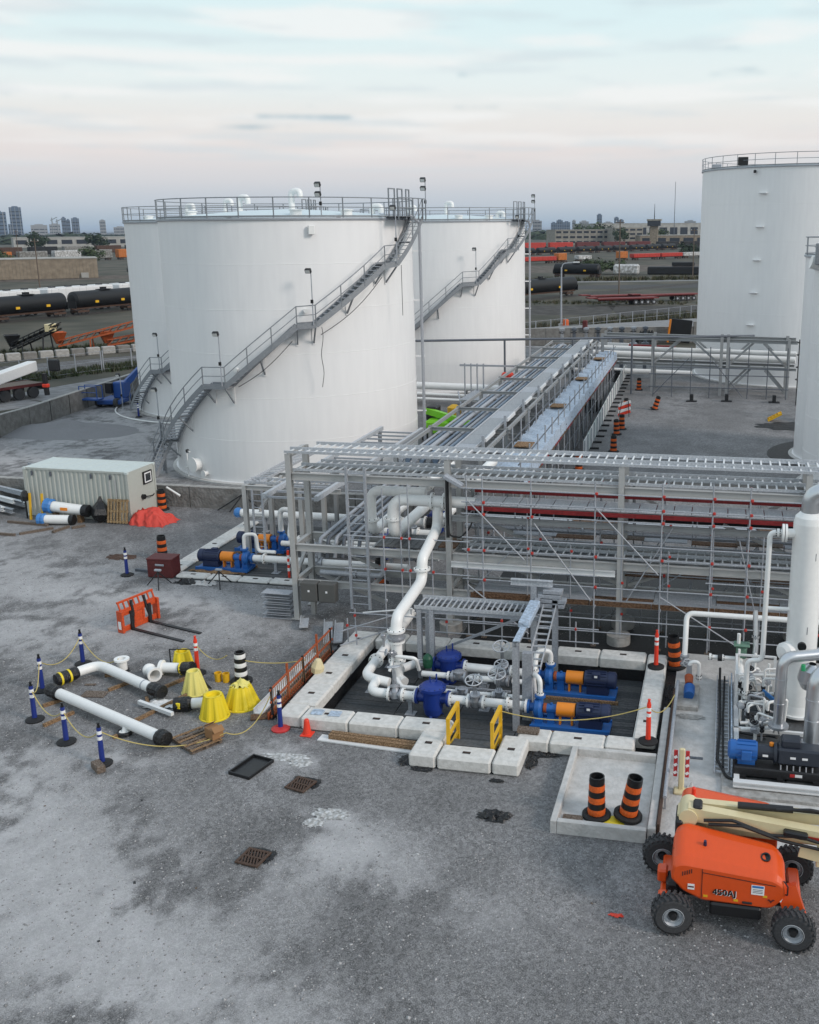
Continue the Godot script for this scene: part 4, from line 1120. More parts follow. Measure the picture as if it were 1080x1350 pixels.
# ---------- the pipe rack across the picture ----------
func front_rack() -> void:
	mat("tray_plate", lin(.37, .385, .40), .5, .15, M["tray_steel"].albedo_texture, 1.0)
	var z0 := -33.7
	var z1 := -35.25
	var o := thing("pipe_rack", "long grey steel pipe rack across the site behind the pit", "pipe rack", V(-6, 0, -34.4))
	var cols := [-15.4, -9.4, -3.25, 2.9, 9.0]
	for x in cols:
		for z in [z0, z1]:
			var c := part("column", B.new().ibeam(V(x, .06, z), V(x, 6.42, z), .22, .2, .022), "rack_steel", o)
			part("base_plate", B.new().mm(x - .2, .03, z - .2, x + .2, .06, z + .2), "rack_steel", c)
			if x > -15: part("pedestal", B.new().cyl(V(x, -.05, z), V(x, .34, z), .42, -1, 18), "concrete", c)
		for y in [1.5, 2.86, 5.58, 6.36]:
			part("cross_beam", B.new().ibeam(V(x, y, z0 - .11), V(x, y, z1 + .11), .2, .16), "rack_steel", o)
	for i in cols.size() - 1:
		for z in [z0, z1]:
			for q in [[1.48, .24], [2.86, .26], [5.58, .26]]:
				part("long_beam", B.new().ibeam(V(cols[i] + .11, q[0], z), V(cols[i+1] - .11, q[0], z), q[1], .16), "rack_steel", o)
			if i > 0: part("long_beam", B.new().ibeam(V(cols[i] + .11, 4.3, z), V(cols[i+1] - .11, 4.3, z), .2, .14), "rack_grey", o)
		for k in 3:
			var x: float = lerpf(cols[i], cols[i+1], (k + 1) / 4.0)
			for y in [1.5, 2.86, 5.58]: part("joist", B.new().ibeam(V(x, y, z0 - .08), V(x, y, z1 + .08), .16, .1), "rack_grey", o)
	# knee and chevron braces in the back row
	for q in [[-3.1, 1.65, -.2, 2.75], [2.75, 1.65, -.2, 2.75], [-9.2, 2.75, -6.4, 1.65], [-3.4, 1.65, -6.2, 2.75], [-9.25, 1.3, -6.3, .4], [-3.4, 1.3, -6.2, .4], [-9.3, 4.1, -6.4, 3.0], [2.8, 3.0, .2, 4.1], [-15.2, 1.35, -12.4, .3], [-15.2, 2.7, -12.5, 1.65], [2.95, 5.4, 1.2, 4.4], [-3.3, 5.4, -1.6, 4.4]]:
		part("brace", B.new().ibeam(V(q[0], q[1], z1), V(q[2], q[3], z1), .12, .12, .014, Vector3.BACK), "rack_steel", o)
	part("end_brace", B.new().ibeam(V(-15.4, 1.7, z0), V(-15.4, 2.7, z1), .12, .12), "rack_steel", o)
	part("stub_column", B.new().ibeam(V(-14.95, .05, -34.2), V(-14.95, 1.4, -34.2), .18, .16), "rack_steel", o)
	# cable ladder trays on top
	var tg := "cable trays on the rack"
	for q in [["wide upper cable tray along the back of the rack top", 6.52, -34.72, .92, -14.9], ["narrow upper cable tray along the front edge of the rack top", 6.52, -33.85, .55, -15.5], ["lower cable tray on the rack beam, back one", 5.82, -35.05, .5, -14.8], ["lower cable tray on the rack beam, front one", 5.82, -34.2, .8, -15.3], ["cable tray on the middle level of the rack", 3.06, -34.3, .6, -8.9], ["cable tray on the middle level of the rack, second run behind", 3.06, -34.95, .5, -8.9]]:
		var t := thing("cable_tray", q[0], "cable tray", V(-3, q[1], q[2]), tg)
		var a := V(q[4], q[1], q[2])
		var s := V(0, 0, q[3] * .5)
		for k in 4:
			var xa: float = lerpf(q[4], 9.2, k / 4.0)
			var xb: float = lerpf(q[4], 9.2, (k + 1) / 4.0) - .012
			for sg in [-1, 1]: part("side_rail", B.new().mm(xa, q[1] - .06, q[2] + s.z * sg - .02, xb, q[1] + (.03 if sg > 0 else .06), q[2] + s.z * sg + .02), "tray_steel", t)
		var keep := B.O
		B.O = Vector3.ZERO
		var rm := B.new().box(Vector3.ZERO, V(.055, .03, q[3] - .03)).mesh()
		B.O = keep
		var n := int((9.0 - q[4]) / .31)
		for k in n: piece("rung", rm, "white_paint", t, V(q[4] + .15 + k * .31, q[1] - .035, q[2]))
		if q[1] > 6: part("cover_strip", B.new().mm(q[4] + .6, q[1] - .06, q[2] - q[3] * .5 + .03, 9.0, q[1] - .052, q[2] - q[3] * .5 + .16), "tray_steel", t)
	# ladder with safety rails
	var l := thing("ladder", "galvanised ladder fixed to the front of the rack beside the two grey boxes", "ladder", V(-12.78, .7, -33.5))
	for x in [-13.13, -12.43]: part("stile", B.new().mm(x - .045, .65, -33.56, x + .045, 6.05, -33.46), "galvanised", l)
	for k in 17: part("rung", B.new().cyl(V(-13.1, .85 + k * .31, -33.51), V(-12.46, .85 + k * .31, -33.51), .022, -1, 6), "galvanised", l)
	for k in 2:
		var x := -15.04 + k * .7
		var e := thing("electrical_box", ["dark grey electrical box at the left end of the rack", "dark grey electrical box beside the rack ladder"][k], "electrical box", V(x + .33, .9, -33.4), "grey boxes on the rack")
		part("housing", B.new().cbox(V(x + .33, 1.27, -33.42), V(.66, .74, .36), .02), "box_grey", e)
		part("latch", B.new().cbox(V(x + .33, 1.32, -33.235), V(.08, .08, .02), .006), "reflective", e)
		part("door", B.new().cbox(V(x + .33, 1.27, -33.238), V(.6, .66, .012), .004), "box_grey", e)
	# white header that feeds the riser
	var h := thing("header_pipe", "white header pipe with elbow in the rack above the pit, front one", "pipe", V(-10, 4.7, -34.4))
	line(h, [V(-8.5, 4.78, -34.08), V(-11.6, 4.78, -34.08), V(-11.6, 3.42, -34.08), V(-11.6, 3.42, -38.5)], .21, "white_pipe", [[V(-9.65, 4.78, -34.08), Vector3.RIGHT], [V(-10.1, 4.78, -34.08), Vector3.RIGHT], [V(-11.6, 4.05, -34.08), Vector3.UP]], .5)
	h = thing("header_pipe", "white header pipe with elbow in the rack above the pit, back one", "pipe", V(-11, 4.5, -35.0))
	line(h, [V(-10.6, 4.85, -34.95), V(-12.75, 4.85, -34.95), V(-12.75, 3.2, -34.95), V(-12.75, 3.2, -39)], .19, "white_pipe", [[V(-12.75, 3.7, -34.95), Vector3.UP]], .45)
	for q in [[-10.9, 4.9, -39.5, -35.9, .2], [-9.2, 4.95, -40, -36.0, .2], [-10.4, 3.4, -39, -36.0, .16]]:
		var w := thing("pipe_stub", "white pipe running back from the rack toward the tanks", "pipe", V(q[0], q[1], q[2]), "white pipes behind the rack")
		line(w, [V(q[0], q[1], q[2]), V(q[0], q[1], q[3])], q[4], "white_pipe", [[V(q[0], q[1], q[3] - .2), Vector3.BACK]])
		part("end_cap", B.new().lathe(V(q[0], q[1], q[3]), Vector3.BACK, [[q[4], 0], [q[4] * .8, q[4] * .5], [0, q[4] * .7]], 14), "white_pipe", w)
	# grey and dark lines at lower levels
	for q in [[3.95, -36.2, .15, "dark_steel", "dark pipe running along the back of the rack, upper one"], [2.2, -36.3, .12, "rack_grey", "grey pipe running along the back of the rack, lower one"], [3.1, -36.8, .1, "galvanised", "galvanised pipe along the back of the rack at mid height"]]:
		var w := thing("rack_pipe", q[4], "pipe", V(0, q[0], q[1]))
		line(w, [V(-9.6, q[0], q[1]), V(9, q[0], q[1])], q[2], q[3], [[V(-5, q[0], q[1]), Vector3.RIGHT], [V(1.4, q[0], q[1]), Vector3.RIGHT]])
		for x in [-9.0, -3.0, 3.0, 8.5]: part("hanger", B.new().bar(V(x, q[0] + .1, q[1]), V(x, 5.5, q[1] + .9), .05, .05), "rack_grey", w)
	var w := thing("rack_pipe", "bent galvanised pipe under the left bay of the rack", "pipe", V(-13.5, 1.2, -34.2))
	line(w, [V(-14.6, 1.75, -34.2), V(-12.1, 1.75, -34.2), V(-12.1, 2.75, -34.2)], .1, "galvanised", [[V(-13.2, 1.75, -34.2), Vector3.RIGHT]])
	# conduits that come up from the back through the left bay
	for k in 7:
		var x := -14.5 + k * .28
		var c := thing("conduit", nth(k, "blue-grey conduit from the rack end, sloping into the left bay"), "conduit", V(x, 3.1, -40), "conduits in the left bay")
		part("pipe", B.new().tube([V(x, 2.4, -33.95 - k * .06), V(x, 3.1, -34.1 - k * .1), V(x - .2, 3.25, -46)], .075, .25, 8), ["galvanised", "galvanised_dark"][k % 2], c)
	# mid platform grating in the left bay
	var p := thing("grating_platform", "grey grating platform inside the left bays of the rack", "platform", V(-11, 2.95, -36))
	for k in 12: part("grating_panel", B.new().mm(-12.3 + k * .24, 2.96, -35.6, -12.08 + k * .24, 3.0, -33.95), "grating_light", p)
	for k in 3: part("deck_board", B.new().mm(-9.3 - .22 * (k + 1), 3.0, -35.6, -9.3 - .22 * k - .01, 3.04, -34.2), "plank_brown", p)
	# cctv and junction cables on the second column
	var cc := thing("floodlight", "slim tilted floodlight with a looped cable on the second rack column", "floodlight", V(-9.3, 5.5, -33.5))
	part("housing", B.new().cbox(V(-9.1, 5.75, -33.35), V(.75, .16, .3), .03, Basis(Vector3.BACK, -.5)), "galvanised", cc)
	part("bracket", B.new().bar(V(-9.4, 5.9, -33.58), V(-9.4, 3.6, -33.58), .12, .05), "dark_steel", cc)
	part("looped_cable", B.new().tube([V(-9.38, 5.7, -33.5), V(-9.4, 4.2, -33.5), V(-9.3, 3.7, -33.45), V(-8.9, 3.65, -33.5), V(-8.6, 4.0, -33.6), V(-8.5, 4.3, -33.8)], .035, .2, 6), "hose_black", cc)
	scaffold_front()
	# stacked channels and offcuts under the left end
	for k in 5: solo("steel_channel", B.new().ibeam(atp(V(-16.75 + .12 * (k % 2), .1 + k * .21, -33.75)), V(-15.62, .1 + k * .21, -33.75), .16, .5), "galvanised", nth(k, "galvanised section from the bottom of the stack at the rack end"), "steel section", "stacked sections at the rack end")
	for q in [[-13.9, -33.0, -13.2, -31.2, .14], [-13.55, -33.2, -12.95, -31.5, .05], [-15.0, -33.4, -14.7, -32.6, .05]]:
		atp(V(q[0], 0, q[1]))
		solo("cable_tray_offcut", B.new().bar(V(q[0], q[4] + .1, q[1]), V(q[2], q[4] + .1, q[3]), .32, .06).bar(V(q[0] - .14, q[4] + .15, q[1]), V(q[2] - .14, q[4] + .15, q[3]), .03, .16), "tray_steel", "galvanised tray offcut lying on the gravel by the rack ladder", "tray offcut", "tray offcuts by the rack")
func scaffold_front() -> void:
	var o := thing("scaffold", "tube scaffold with red couplers along the rack behind the pit", "scaffold", V(-3, 0, -33.9))
	var xs := [-8.62, -8.05, -6.33, -4.1, -1.83, -.16, 1.05, 3.4, 5.6]
	for x in xs:
		for z in [-33.28, -34.95]:
			if z < -34 and x == -8.05: continue
			var s := part("standard", B.new().cyl(V(x, .04, z), V(x, 6.0 if z > -34 else 5.2, z), .027, -1, 8), "galvanised", o)
			part("base_plate", B.new().mm(x - .09, 0, z - .09, x + .09, .05, z + .09), "timber_grey", s)
			for y in [1.0, 2.2, 3.3, 4.62, 5.05, 5.55]:
				if rng.randf() < .62: part("coupler", B.new().cbox(V(x + .05, y, z + .03), V(.1, .1, .09), .02), "scaffold_red", s)
	for y in [.55, 1.02, 2.2, 2.6, 3.3, 3.75, 4.62, 5.05, 5.55]:
		for z in [-33.25, -34.92]:
			for i in 3:
				var xa: float = [-8.8, -4.2, -.3][i]
				var xb: float = [-4.0, -.1, 6.4][i]
				if y == 2.6 and i == 1: continue
				part("ledger", B.new().cyl(V(xa, y + rng.randf_range(-.02, .02), z), V(xb, y, z), .024, -1, 8), "galvanised", o)
	for x in xs:
		for y in [1.5, 4.55]: part("transom", B.new().cyl(V(x + .04, y, -33.15), V(x + .04, y, -35.1), .024, -1, 8), "galvanised", o)
	for q in [[-8.55, 5.1, -6.55, 3.05], [-4.05, 5.05, -1.9, 2.8], [-8.6, 2.0, -6.4, .3], [-1.8, 2.0, 1.0, .3], [-6.2, 4.4, -4.2, 1.7]]:
		part("diagonal", B.new().cyl(V(q[0], q[1], -33.2), V(q[2], q[3], -33.2), .024, -1, 8), "galvanised", o)
	for x in [-8.62, -4.1]: part("rear_diagonal", B.new().cyl(V(x, .3, -34.95), V(x + 4, 3.0, -34.95), .024, -1, 8), "galvanised", o)
	# red lattice beams with grey decks
	for z in [-33.45, -34.75]:
		part("red_girder", B.new().mm(-8.7, 4.7, z - .03, 6.4, 4.84, z + .03), "red_beam", o)
	part("red_toe_board", B.new().mm(-8.7, 5.0, -34.85, 6.4, 5.1, -34.8), "red_beam", o)
	for k in 25: part("deck_plank", B.new().mm(-8.65 + k * .6, 4.87, -34.7, -8.65 + k * .6 + .57, 4.91, -33.5), "tray_steel", o)
	# lower deck of steel and timber planks
	for k in 7:
		for j in 5:
			var x := -8.5 + k * 2.15
			part("deck_plank", B.new().mm(x, 1.57 + .004 * (j % 2), -33.42 - j * .3, x + 2.12, 1.61 + .004 * (j % 2), -33.42 - j * .3 - .27), "plank_brown" if (k * 3 + j * 5) % 11 == 0 else "galvanised", o)
	for k in 7: part("toe_board", B.new().mm(-8.55 + k * 2.15, 1.48, -33.38, -6.42 + k * 2.15, 1.66, -33.34), "plank_brown", o)
	for k in 4: part("board", B.new().mm(-3.2 + k * 1.5, 2.06 + .04 * (k % 2), -35.4, -1.8 + k * 1.5, 2.1 + .04 * (k % 2), -35.0), "plank_brown", o)
	for k in 17:
		var x := -8.3 + k * .83 + rng.randf_range(-.15, .15)
		var z: float = [-33.6, -35.55][k % 2]
		part("standard", B.new().cyl(V(x, 0, z), V(x, rng.randf_range(3.4, 5.9), z), .026, -1, 6), "galvanised", o)
		for y in [1.15, 2.3, 3.35, 4.5]:
			if rng.randf() < .4: part("coupler", B.new().cbox(V(x + .04, y, z + .03), V(.09, .09, .08), .02), "scaffold_red", o)
		if k % 3 == 0: part("diagonal", B.new().cyl(V(x, rng.randf_range(.2, 3.0), z), V(x + rng.randf_range(-2.2, 2.2), rng.randf_range(3.2, 5.2), z), .023, -1, 6), "galvanised", o)
		if k % 2: part("loose_board", B.new().mm(x, 3.34 + .03 * (k % 3), -35.5, x + 1.6, 3.38 + .03 * (k % 3), -35.1), ["plank_brown", "galvanised", "timber_grey"][k % 3], o)
	# second lift of scaffold deeper under the rack
	for k in 9:
		var x := -9.0 + k * 1.75
		for z in [-36.4, -38.0]:
			part("standard", B.new().cyl(V(x, 0, z), V(x, 4.6, z), .027, -1, 6), "galvanised", o)
			for y in [1.1, 2.5, 3.4]:
				if rng.randf() < .5: part("coupler", B.new().cbox(V(x + .05, y, z + .03), V(.1, .1, .09), .02), "scaffold_red", o)
		part("deck_plank", B.new().mm(x, 1.72, -37.9, x + 1.7, 1.77, -36.45), "plank_brown" if k % 3 == 1 else "galvanised", o)
		part("deck_plank", B.new().mm(x, 3.2, -37.9, x + 1.7, 3.25, -36.9), "plank_brown" if k % 4 == 2 else "galvanised", o)
		if k % 2: part("rear_diagonal", B.new().cyl(V(x, .3, -36.4), V(x + 1.75, 3.1, -36.4), .024, -1, 6), "galvanised", o)
	for y in [.6, 1.1, 1.7, 2.3, 2.75, 3.2, 3.8, 4.4]:
		for z in [-36.38, -38.0]: part("ledger", B.new().cyl(V(-9.2, y, z), V(6.4, y + .02, z), .024, -1, 6), "galvanised", o)
	part("white_beam", B.new().ibeam(V(-9.3, 2.62, -33.55), V(-3.4, 2.62, -33.55), .2, .14), "white_paint", o)
	for k in 20: part("perforated_plank", B.new().mm(-8.6 + k * .27, 2.86, -34.9, -8.38 + k * .27, 2.9, -34.5), "tray_plate", o)
	# guard rails behind the pit and at its left end
	var g := thing("guard_rail", "tube guard rail with red couplers at the back left corner of the pit", "guard rail", V(-12, 0, -32.6))
	for q in [[-12.35, -31.0, 1.3], [-12.0, -30.9, 1.0], [-12.6, -32.4, 1.1], [-10.9, -32.5, 1.2], [-9.2, -32.45, 1.1], [-7.2, -32.42, 1.3], [-4.6, -32.42, 1.2]]:
		part("post", B.new().cyl(V(q[0], .0, q[1]), V(q[0], q[2], q[1]), .026, -1, 8), "galvanised", g)
		part("coupler", B.new().cbox(V(q[0], q[2] - .25, q[1] + .03), V(.09, .1, .08), .02), "scaffold_red", g)
	for y in [.45, .95]:
		part("rail", B.new().cyl(V(-12.8, y, -32.38), V(-3.8, y + .03, -32.38), .024, -1, 8), "galvanised", g)
		part("rail", B.new().cyl(V(-12.5, y, -30.6), V(-10.9, y + .05, -32.6), .024, -1, 8), "galvanised", g)
	for q in [[-11.7, 5.4], [-11.05, 5.2], [-10.75, 5.6], [-9.9, 3.2]]:
		part("tall_post", B.new().cyl(V(q[0], 0, -33.2), V(q[0], q[1], -33.2), .026, -1, 8), "galvanised", g)
		for y in [1.2, 2.4, 3.6]: part("coupler", B.new().cbox(V(q[0] + .04, y, -33.17), V(.09, .1, .08), .02), "scaffold_red" if y > 2 else "galvanised", g)
	for y in [2.35, 3.6]: part("rail", B.new().cyl(V(-13.2, y, -33.17), V(-8.5, y, -33.17), .024, -1, 8), "galvanised", g)
	part("loose_tube", B.new().cyl(V(-12.0, 1.3, -31.6), V(-10.3, 1.42, -32.0), .03, -1, 8), "white_paint", g)
# ---------- pump module left of the rack ----------
func pump_module() -> void:
	B.O = V(-19, 0, -41)
	var pad := ground("equipment_pad", B.new().mm(-22.6, -.1, -45.3, -15.6, .03, -37.0), "grating")
	for i in 26:
		for j in 3: part("floor_slat", B.new().mm(-22.0 + j * 2.15, .031, -45.0 + i * .3, -19.9 + j * 2.15, .06, -44.73 + i * .3), ["grating", "grating_b", "grating_light"][(i * 7 + j * 3) % 3], pad)
	for k in 5: block(-22.4 + k * 1.42, -37.6, -21.0 + k * 1.42, -37.0, nth(k, "flat pale block from the dark red chest, along the pump pad"), true, "edging blocks of the pump pad", .14)
	for k in 5: block(-23.3 + .0 * k, -45.4 + k * 1.58, -22.5, -43.85 + k * 1.58, nth(4 - k, "flat pale block up the left side of the pump pad"), k % 2 == 0, "side edging blocks of the pump pad", .14)
	var o := thing("pump_portal", "small grey steel frame with ladder over the left pumps", "steel frame", V(-18.7, 0, -40))
	for x in [-19.85, -17.3]:
		for z in [-38.85, -41.3]:
			part("column", B.new().ibeam(V(x, .03, z), V(x, 3.75, z), .2, .18), "rack_steel", o)
	for z in [-38.85, -41.3]: part("top_beam", B.new().ibeam(V(-19.95, 3.65, z), V(-15.5, 3.65, z), .2, .14), "rack_steel", o)
	for x in [-19.85, -17.3]: part("side_beam", B.new().ibeam(V(x, 3.65, -38.95), V(x, 3.65, -41.2), .18, .14), "rack_steel", o)
	part("sloping_beam", B.new().ibeam(V(-19.3, 2.6, -39.0), V(-19.2, 3.6, -41.2), .14, .12), "rack_steel", o)
	tray(o, V(-20.0, 3.8, -39.5), V(-15.5, 3.8, -39.5), .7)
	tray(o, V(-19.6, 3.8, -39.2), V(-19.6, 3.8, -46.0), .6)
	for x in [-19.45, -19.0]: part("ladder_stile", B.new().mm(x - .04, .3, -38.75, x + .04, 3.6, -38.68), "galvanised", o)
	for k in 11: part("ladder_rung", B.new().cyl(V(-19.45, .5 + k * .29, -38.72), V(-19.0, .5 + k * .29, -38.72), .02, -1, 6), "galvanised", o)
	var p := pump("blue pump with orange coupling guard and brown timber edge on the left pad, front one")
	p.position = V(-20.75, .06, -38.35)
	p.rotation_degrees.y = 180
	var q := dup(p, V(-20.3, .06, -41.1), 180, "blue pump with big dark motor on the left pad, rear one")
	solo("tan_tarp", crumple(atp(V(-20.9, .07, -37.85)), 1.3, .16, .2, 5), "timber", "rolled brown sheet lying in front of the left pump", "sheet")
	# pipes of the module
	var l := thing("module_line", "white flanged pipe from the front left pump, running under the rack", "pipe line", V(-17.5, 0, -38.35), "white pipe lines of the left pad")
	line(l, [V(-19.4, .66, -38.35), V(-15.0, .66, -38.35), V(-12.5, .66, -38.35)], .15, "white_pipe", [[V(-18.9, .66, -38.35), Vector3.RIGHT], [V(-16.8, .66, -38.35), Vector3.RIGHT]])
	line(l, [V(-19.8, 1.05, -38.35), V(-19.8, 1.7, -38.35), V(-19.3, 1.7, -38.5), V(-19.3, .9, -38.6), V(-18.5, .9, -38.6)], .075, "white_pipe", [], .2)
	for x in [-18.4, -16.2]: pipe_support(l, x, -38.35, .06, .53)
	gate_valve(l, V(-16.5, .66, -38.35), Vector3.RIGHT, .15, Vector3.UP, .8)
	l = thing("module_line", "white flanged pipe from the rear left pump, running under the rack", "pipe line", V(-17.5, 0, -41.1), "white pipe lines of the left pad")
	line(l, [V(-18.95, .66, -41.1), V(-13.0, .66, -41.1)], .15, "white_pipe", [[V(-18.5, .66, -41.1), Vector3.RIGHT], [V(-16.6, .66, -41.1), Vector3.RIGHT]])
	line(l, [V(-19.35, 1.05, -41.1), V(-19.35, 2.1, -41.1), V(-18.7, 2.1, -41.0), V(-18.7, .9, -40.5), V(-14.5, .9, -40.5)], .12, "white_pipe", [], .3)
	line(l, [V(-18.7, .95, -39.7), V(-14.5, .95, -39.7)], .12, "white_pipe", [[V(-16.9, .95, -39.7), Vector3.RIGHT]])
	gate_valve(l, V(-16.2, .66, -41.1), Vector3.RIGHT, .15, V(.2, .9, .4).normalized(), .8)
	for x in [-18.0, -14.4]: pipe_support(l, x, -41.1, .06, .53)
	l = thing("module_line", "long white pipe along the back of the left pad with an open blue-wrapped end", "pipe line", V(-19, 0, -44.0), "white pipe lines of the left pad")
	line(l, [V(-22.9, .95, -44.0), V(-16.4, .95, -44.0)], .2, "white_pipe", [[V(-16.45, .95, -44.0), Vector3.RIGHT], [V(-19.2, .95, -44.0), Vector3.RIGHT]])
	part("blue_wrap", B.new().lathe(V(-23.05, .95, -44.0), Vector3.RIGHT, [[.0, -.05], [.2, 0], [.25, .1], [.23, .32]], 14, false), "sticker_blue", l)
	gate_valve(l, V(-16.0, .95, -44.0), Vector3.RIGHT, .2, Vector3.UP, 1.6, .3)
	line(l, [V(-15.6, .95, -44.0), V(-12.2, .95, -44.0)], .2, "white_pipe", [[V(-15.6, .95, -44.0), Vector3.RIGHT], [V(-13.4, .95, -44.0), Vector3.RIGHT]])
	part("black_wrap", B.new().cyl(V(-13.3, .95, -44.0), V(-12.9, .95, -44.0), .27, -1, 14), "film_black", l)
	for x in [-21.5, -18.2, -14.6]: pipe_support(l, x, -44.0, .06, .76)
	strainer(V(-14.4, .06, -41.1), "dark blue strainer pot under the left bays of the rack")
	strainer(V(-13.2, .06, -45.4), "dark blue strainer pot by the wall behind the rack ladder")
	solo("marker_post", B.new().cyl(atp(V(-17.6, .06, -37.9)), V(-17.6, 1.25, -37.9), .055, -1, 10), "post_red", "red and white marker tube beside the left pump pipes", "marker post")
	for k in 3: part("white_band", B.new().cyl(V(-17.6, .35 + k * .28, -37.9), V(-17.6, .49 + k * .28, -37.9), .059, -1, 10), "reflective", get_child(-1))
	# tall valves seen over the wall
	for q2 in [[-13.9, -42.5], [-12.6, -39.2]]:
		var t := thing("valve_station", ["steel gate valve with handwheel beside the small steel portal", "steel gate valve with handwheel behind the rack ladder"][0 if q2[0] < -13 else 1], "valve", V(q2[0], 0, q2[1]), "valves behind the rack")
		line(t, [V(q2[0] - 1.2, .9, q2[1]), V(q2[0] + 1.2, .9, q2[1])], .16, "white_pipe", [[V(q2[0] + .6, .9, q2[1]), Vector3.RIGHT]])
		gate_valve(t, V(q2[0], .9, q2[1]), Vector3.RIGHT, .16, Vector3.UP, 1.3, .26)
		pipe_support(t, q2[0] - .9, q2[1], .0, .76)
# ---------- rack that runs back between the tanks and the basin ----------
func mx(x: float, z: float) -> float: return x + .016 * (z + 45.0)
func R(x: float, y: float, z: float) -> Vector3: return V(mx(x, z), y, z)
func middle_rack() -> void:
	var o := thing("pipe_rack", "long steel rack running back from the front rack toward the far wall", "pipe rack", V(-12.6, 0, -66))
	var zs := []
	for k in 9: zs.append(-43.5 - k * 6.0)
	for z in zs:
		for x in [-14.6, -10.6]:
			part("column", B.new().ibeam(R(x, 0, z), R(x, 4.5, z), .2, .18), "rack_grey", o)
		for y in [2.9, 3.85, 4.35]: part("cross_beam", B.new().ibeam(R(-14.6, y, z), R(-10.4, y, z), .18, .14), "rack_grey", o)
	for x in [-14.6, -10.6]:
		for y in [2.9, 4.35]:
			for k in 8: part("long_beam", B.new().ibeam(R(x, y, zs[k] - .1), R(x, y, zs[k+1] + .1), .18, .12), "rack_grey", o)
	for k in 24: part("joist", B.new().bar(R(-14.5, 3.85, -45.0 - k * 2), R(-12.0, 3.85, -45.0 - k * 2), .1, .1), "galvanised", o)
	# pipes in the left half
	var tone := ["galvanised", "steel_blue", "galvanised", "steel_blue", "tray_plate", "steel_blue", "galvanised"]
	mat("steel_blue", lin(.20, .27, .36), .4, .3, M["galvanised"].albedo_texture, 1.0)
	for k in 7:
		var x := -14.35 + k * .33
		var p := thing("rack_line", nth(k, "pipe from the outer edge of the long middle rack"), "pipe", R(x, 4, -66), "pipes on the long rack")
		for j in 4:
			var z := -43.5 - j * 12.0
			part("pipe", B.new().cyl(R(x, 4.02 + .03 * (k % 3), z), R(x, 4.02 + .03 * (k % 3), z - 11.9), .07 + .02 * (k % 3), -1, 10), tone[k], p)
			part("coupling", B.new().cyl(R(x, 4.02 + .03 * (k % 3), z - .1), R(x, 4.02 + .03 * (k % 3), z + .1), .1 + .02 * (k % 3), -1, 10), tone[k], p)
	for k in 2:
		var x := -13.6 + k * .9
		var p := thing("rack_line", ["outer", "inner"][k] + " white pipe on the lower level of the long rack", "pipe", R(x, 3, -66), "low pipes on the long rack")
		part("pipe", B.new().cyl(R(x, 3.12, -43), R(x, 3.12, -90), .13, -1, 12), "white_pipe", p)
	# covered cable tray that looks like a walkway
	var w := thing("covered_tray", "long pale covered cable tray on top of the middle rack", "cable tray", R(-11.4, 4.5, -66))
	for k in 22:
		var z := -42.6 - k * 2.2
		part("cover_panel", B.new().bar(R(-11.42, 4.62, z), R(-11.42, 4.62, z - 2.17), .86, .04), "tray_plate" if k % 4 else "galvanised", w)
	for x in [-11.88, -10.96]:
		for k in 11: part("side_rail", B.new().bar(R(x, 4.62, -42.6 - k * 4.4), R(x, 4.62, -46.98 - k * 4.4), .05, .14), "tray_steel", w)
	for k in 9:
		var z := -44.5 - k * 5.2
		part("knee_post", B.new().bar(R(-10.7, 4.3, z), R(-10.7, 5.1, z), .12, .12), "galvanised", w)
		part("guard_board", B.new().bar(R(-10.62, 4.85, z - .15), R(-10.62, 4.85, z - 2.2), .08, .16), "white_paint", w)
	# scaffold on the right side
	var s := thing("scaffold", "tube scaffold with blue sheeting along the right side of the middle rack", "scaffold", R(-9.6, 0, -66))
	for k in 20:
		var z := -44.5 - k * 2.4
		for x in [-10.25, -8.95]:
			part("standard", B.new().cyl(R(x, 0, z), R(x, 4.3 if x > -10 else 4.6, z), .04, -1, 6), "galvanised", s)
		part("transom", B.new().cyl(R(-10.4, 3.0, z), R(-8.8, 3.0, z), .035, -1, 6), "galvanised_dark", s)
		if k % 2 == 0: part("diagonal", B.new().cyl(R(-8.95, .2, z), R(-8.95, 2.9, z - 2.4), .035, -1, 6), "galvanised_dark", s)
		else: part("diagonal", B.new().cyl(R(-8.95, 2.9, z), R(-8.95, .2, z - 2.4), .035, -1, 6), "galvanised_dark", s)
		if k % 5 == 2: part("loading_board", B.new().bar(R(-9.8, 3.54, z - .3), R(-9.8, 3.54, z - 1.5), .9, .05), "ply", s)
	for y in [.5, 1.5, 2.6, 3.0, 3.9]:
		for x in [-10.25, -8.95]:
			for k in 4: part("ledger", B.new().cyl(R(x, y, -44 - k * 12), R(x, y, -56.1 - k * 12), .035, -1, 6), "galvanised_dark", s)
	for k in 20:
		var z := -44.5 - k * 2.4
		var t := thing("sheeting", nth(k, "blue-white sheet from the front rack, on the long scaffold"), "sheeting", R(-9.2, 3.3, z), "sheets on the long scaffold")
		var b := B.new()
		for i in 8:
			for j in 4:
				var q := []
				for d in [[0, 0], [1, 0], [1, 1], [0, 1]]:   # laid over the deck, its edge hanging down outside
					var zz: float = z - 2.36 * (i + d[0]) / 8.0
					var e: int = j + d[1]
					q.append(R([-8.8, -8.84, -9.3, -9.85, -10.4][e] + .03 * sin(zz * 7.3 + e), [2.7, 3.36, 3.38, 3.4, 3.46][e] + .05 * sin(zz * 3.1 + e * 2.0) + .03 * sin(zz * 8.0), zz))
				b.flat(q[0], q[1], q[2], q[3])
		part("sheet", b, "tarp_blue", t)
		part("batten", B.new().bar(R(-8.76, 2.7, z), R(-8.76, 2.7, z - 2.36), .04, .08), ["red_beam", "plank_brown"][k % 2], t)
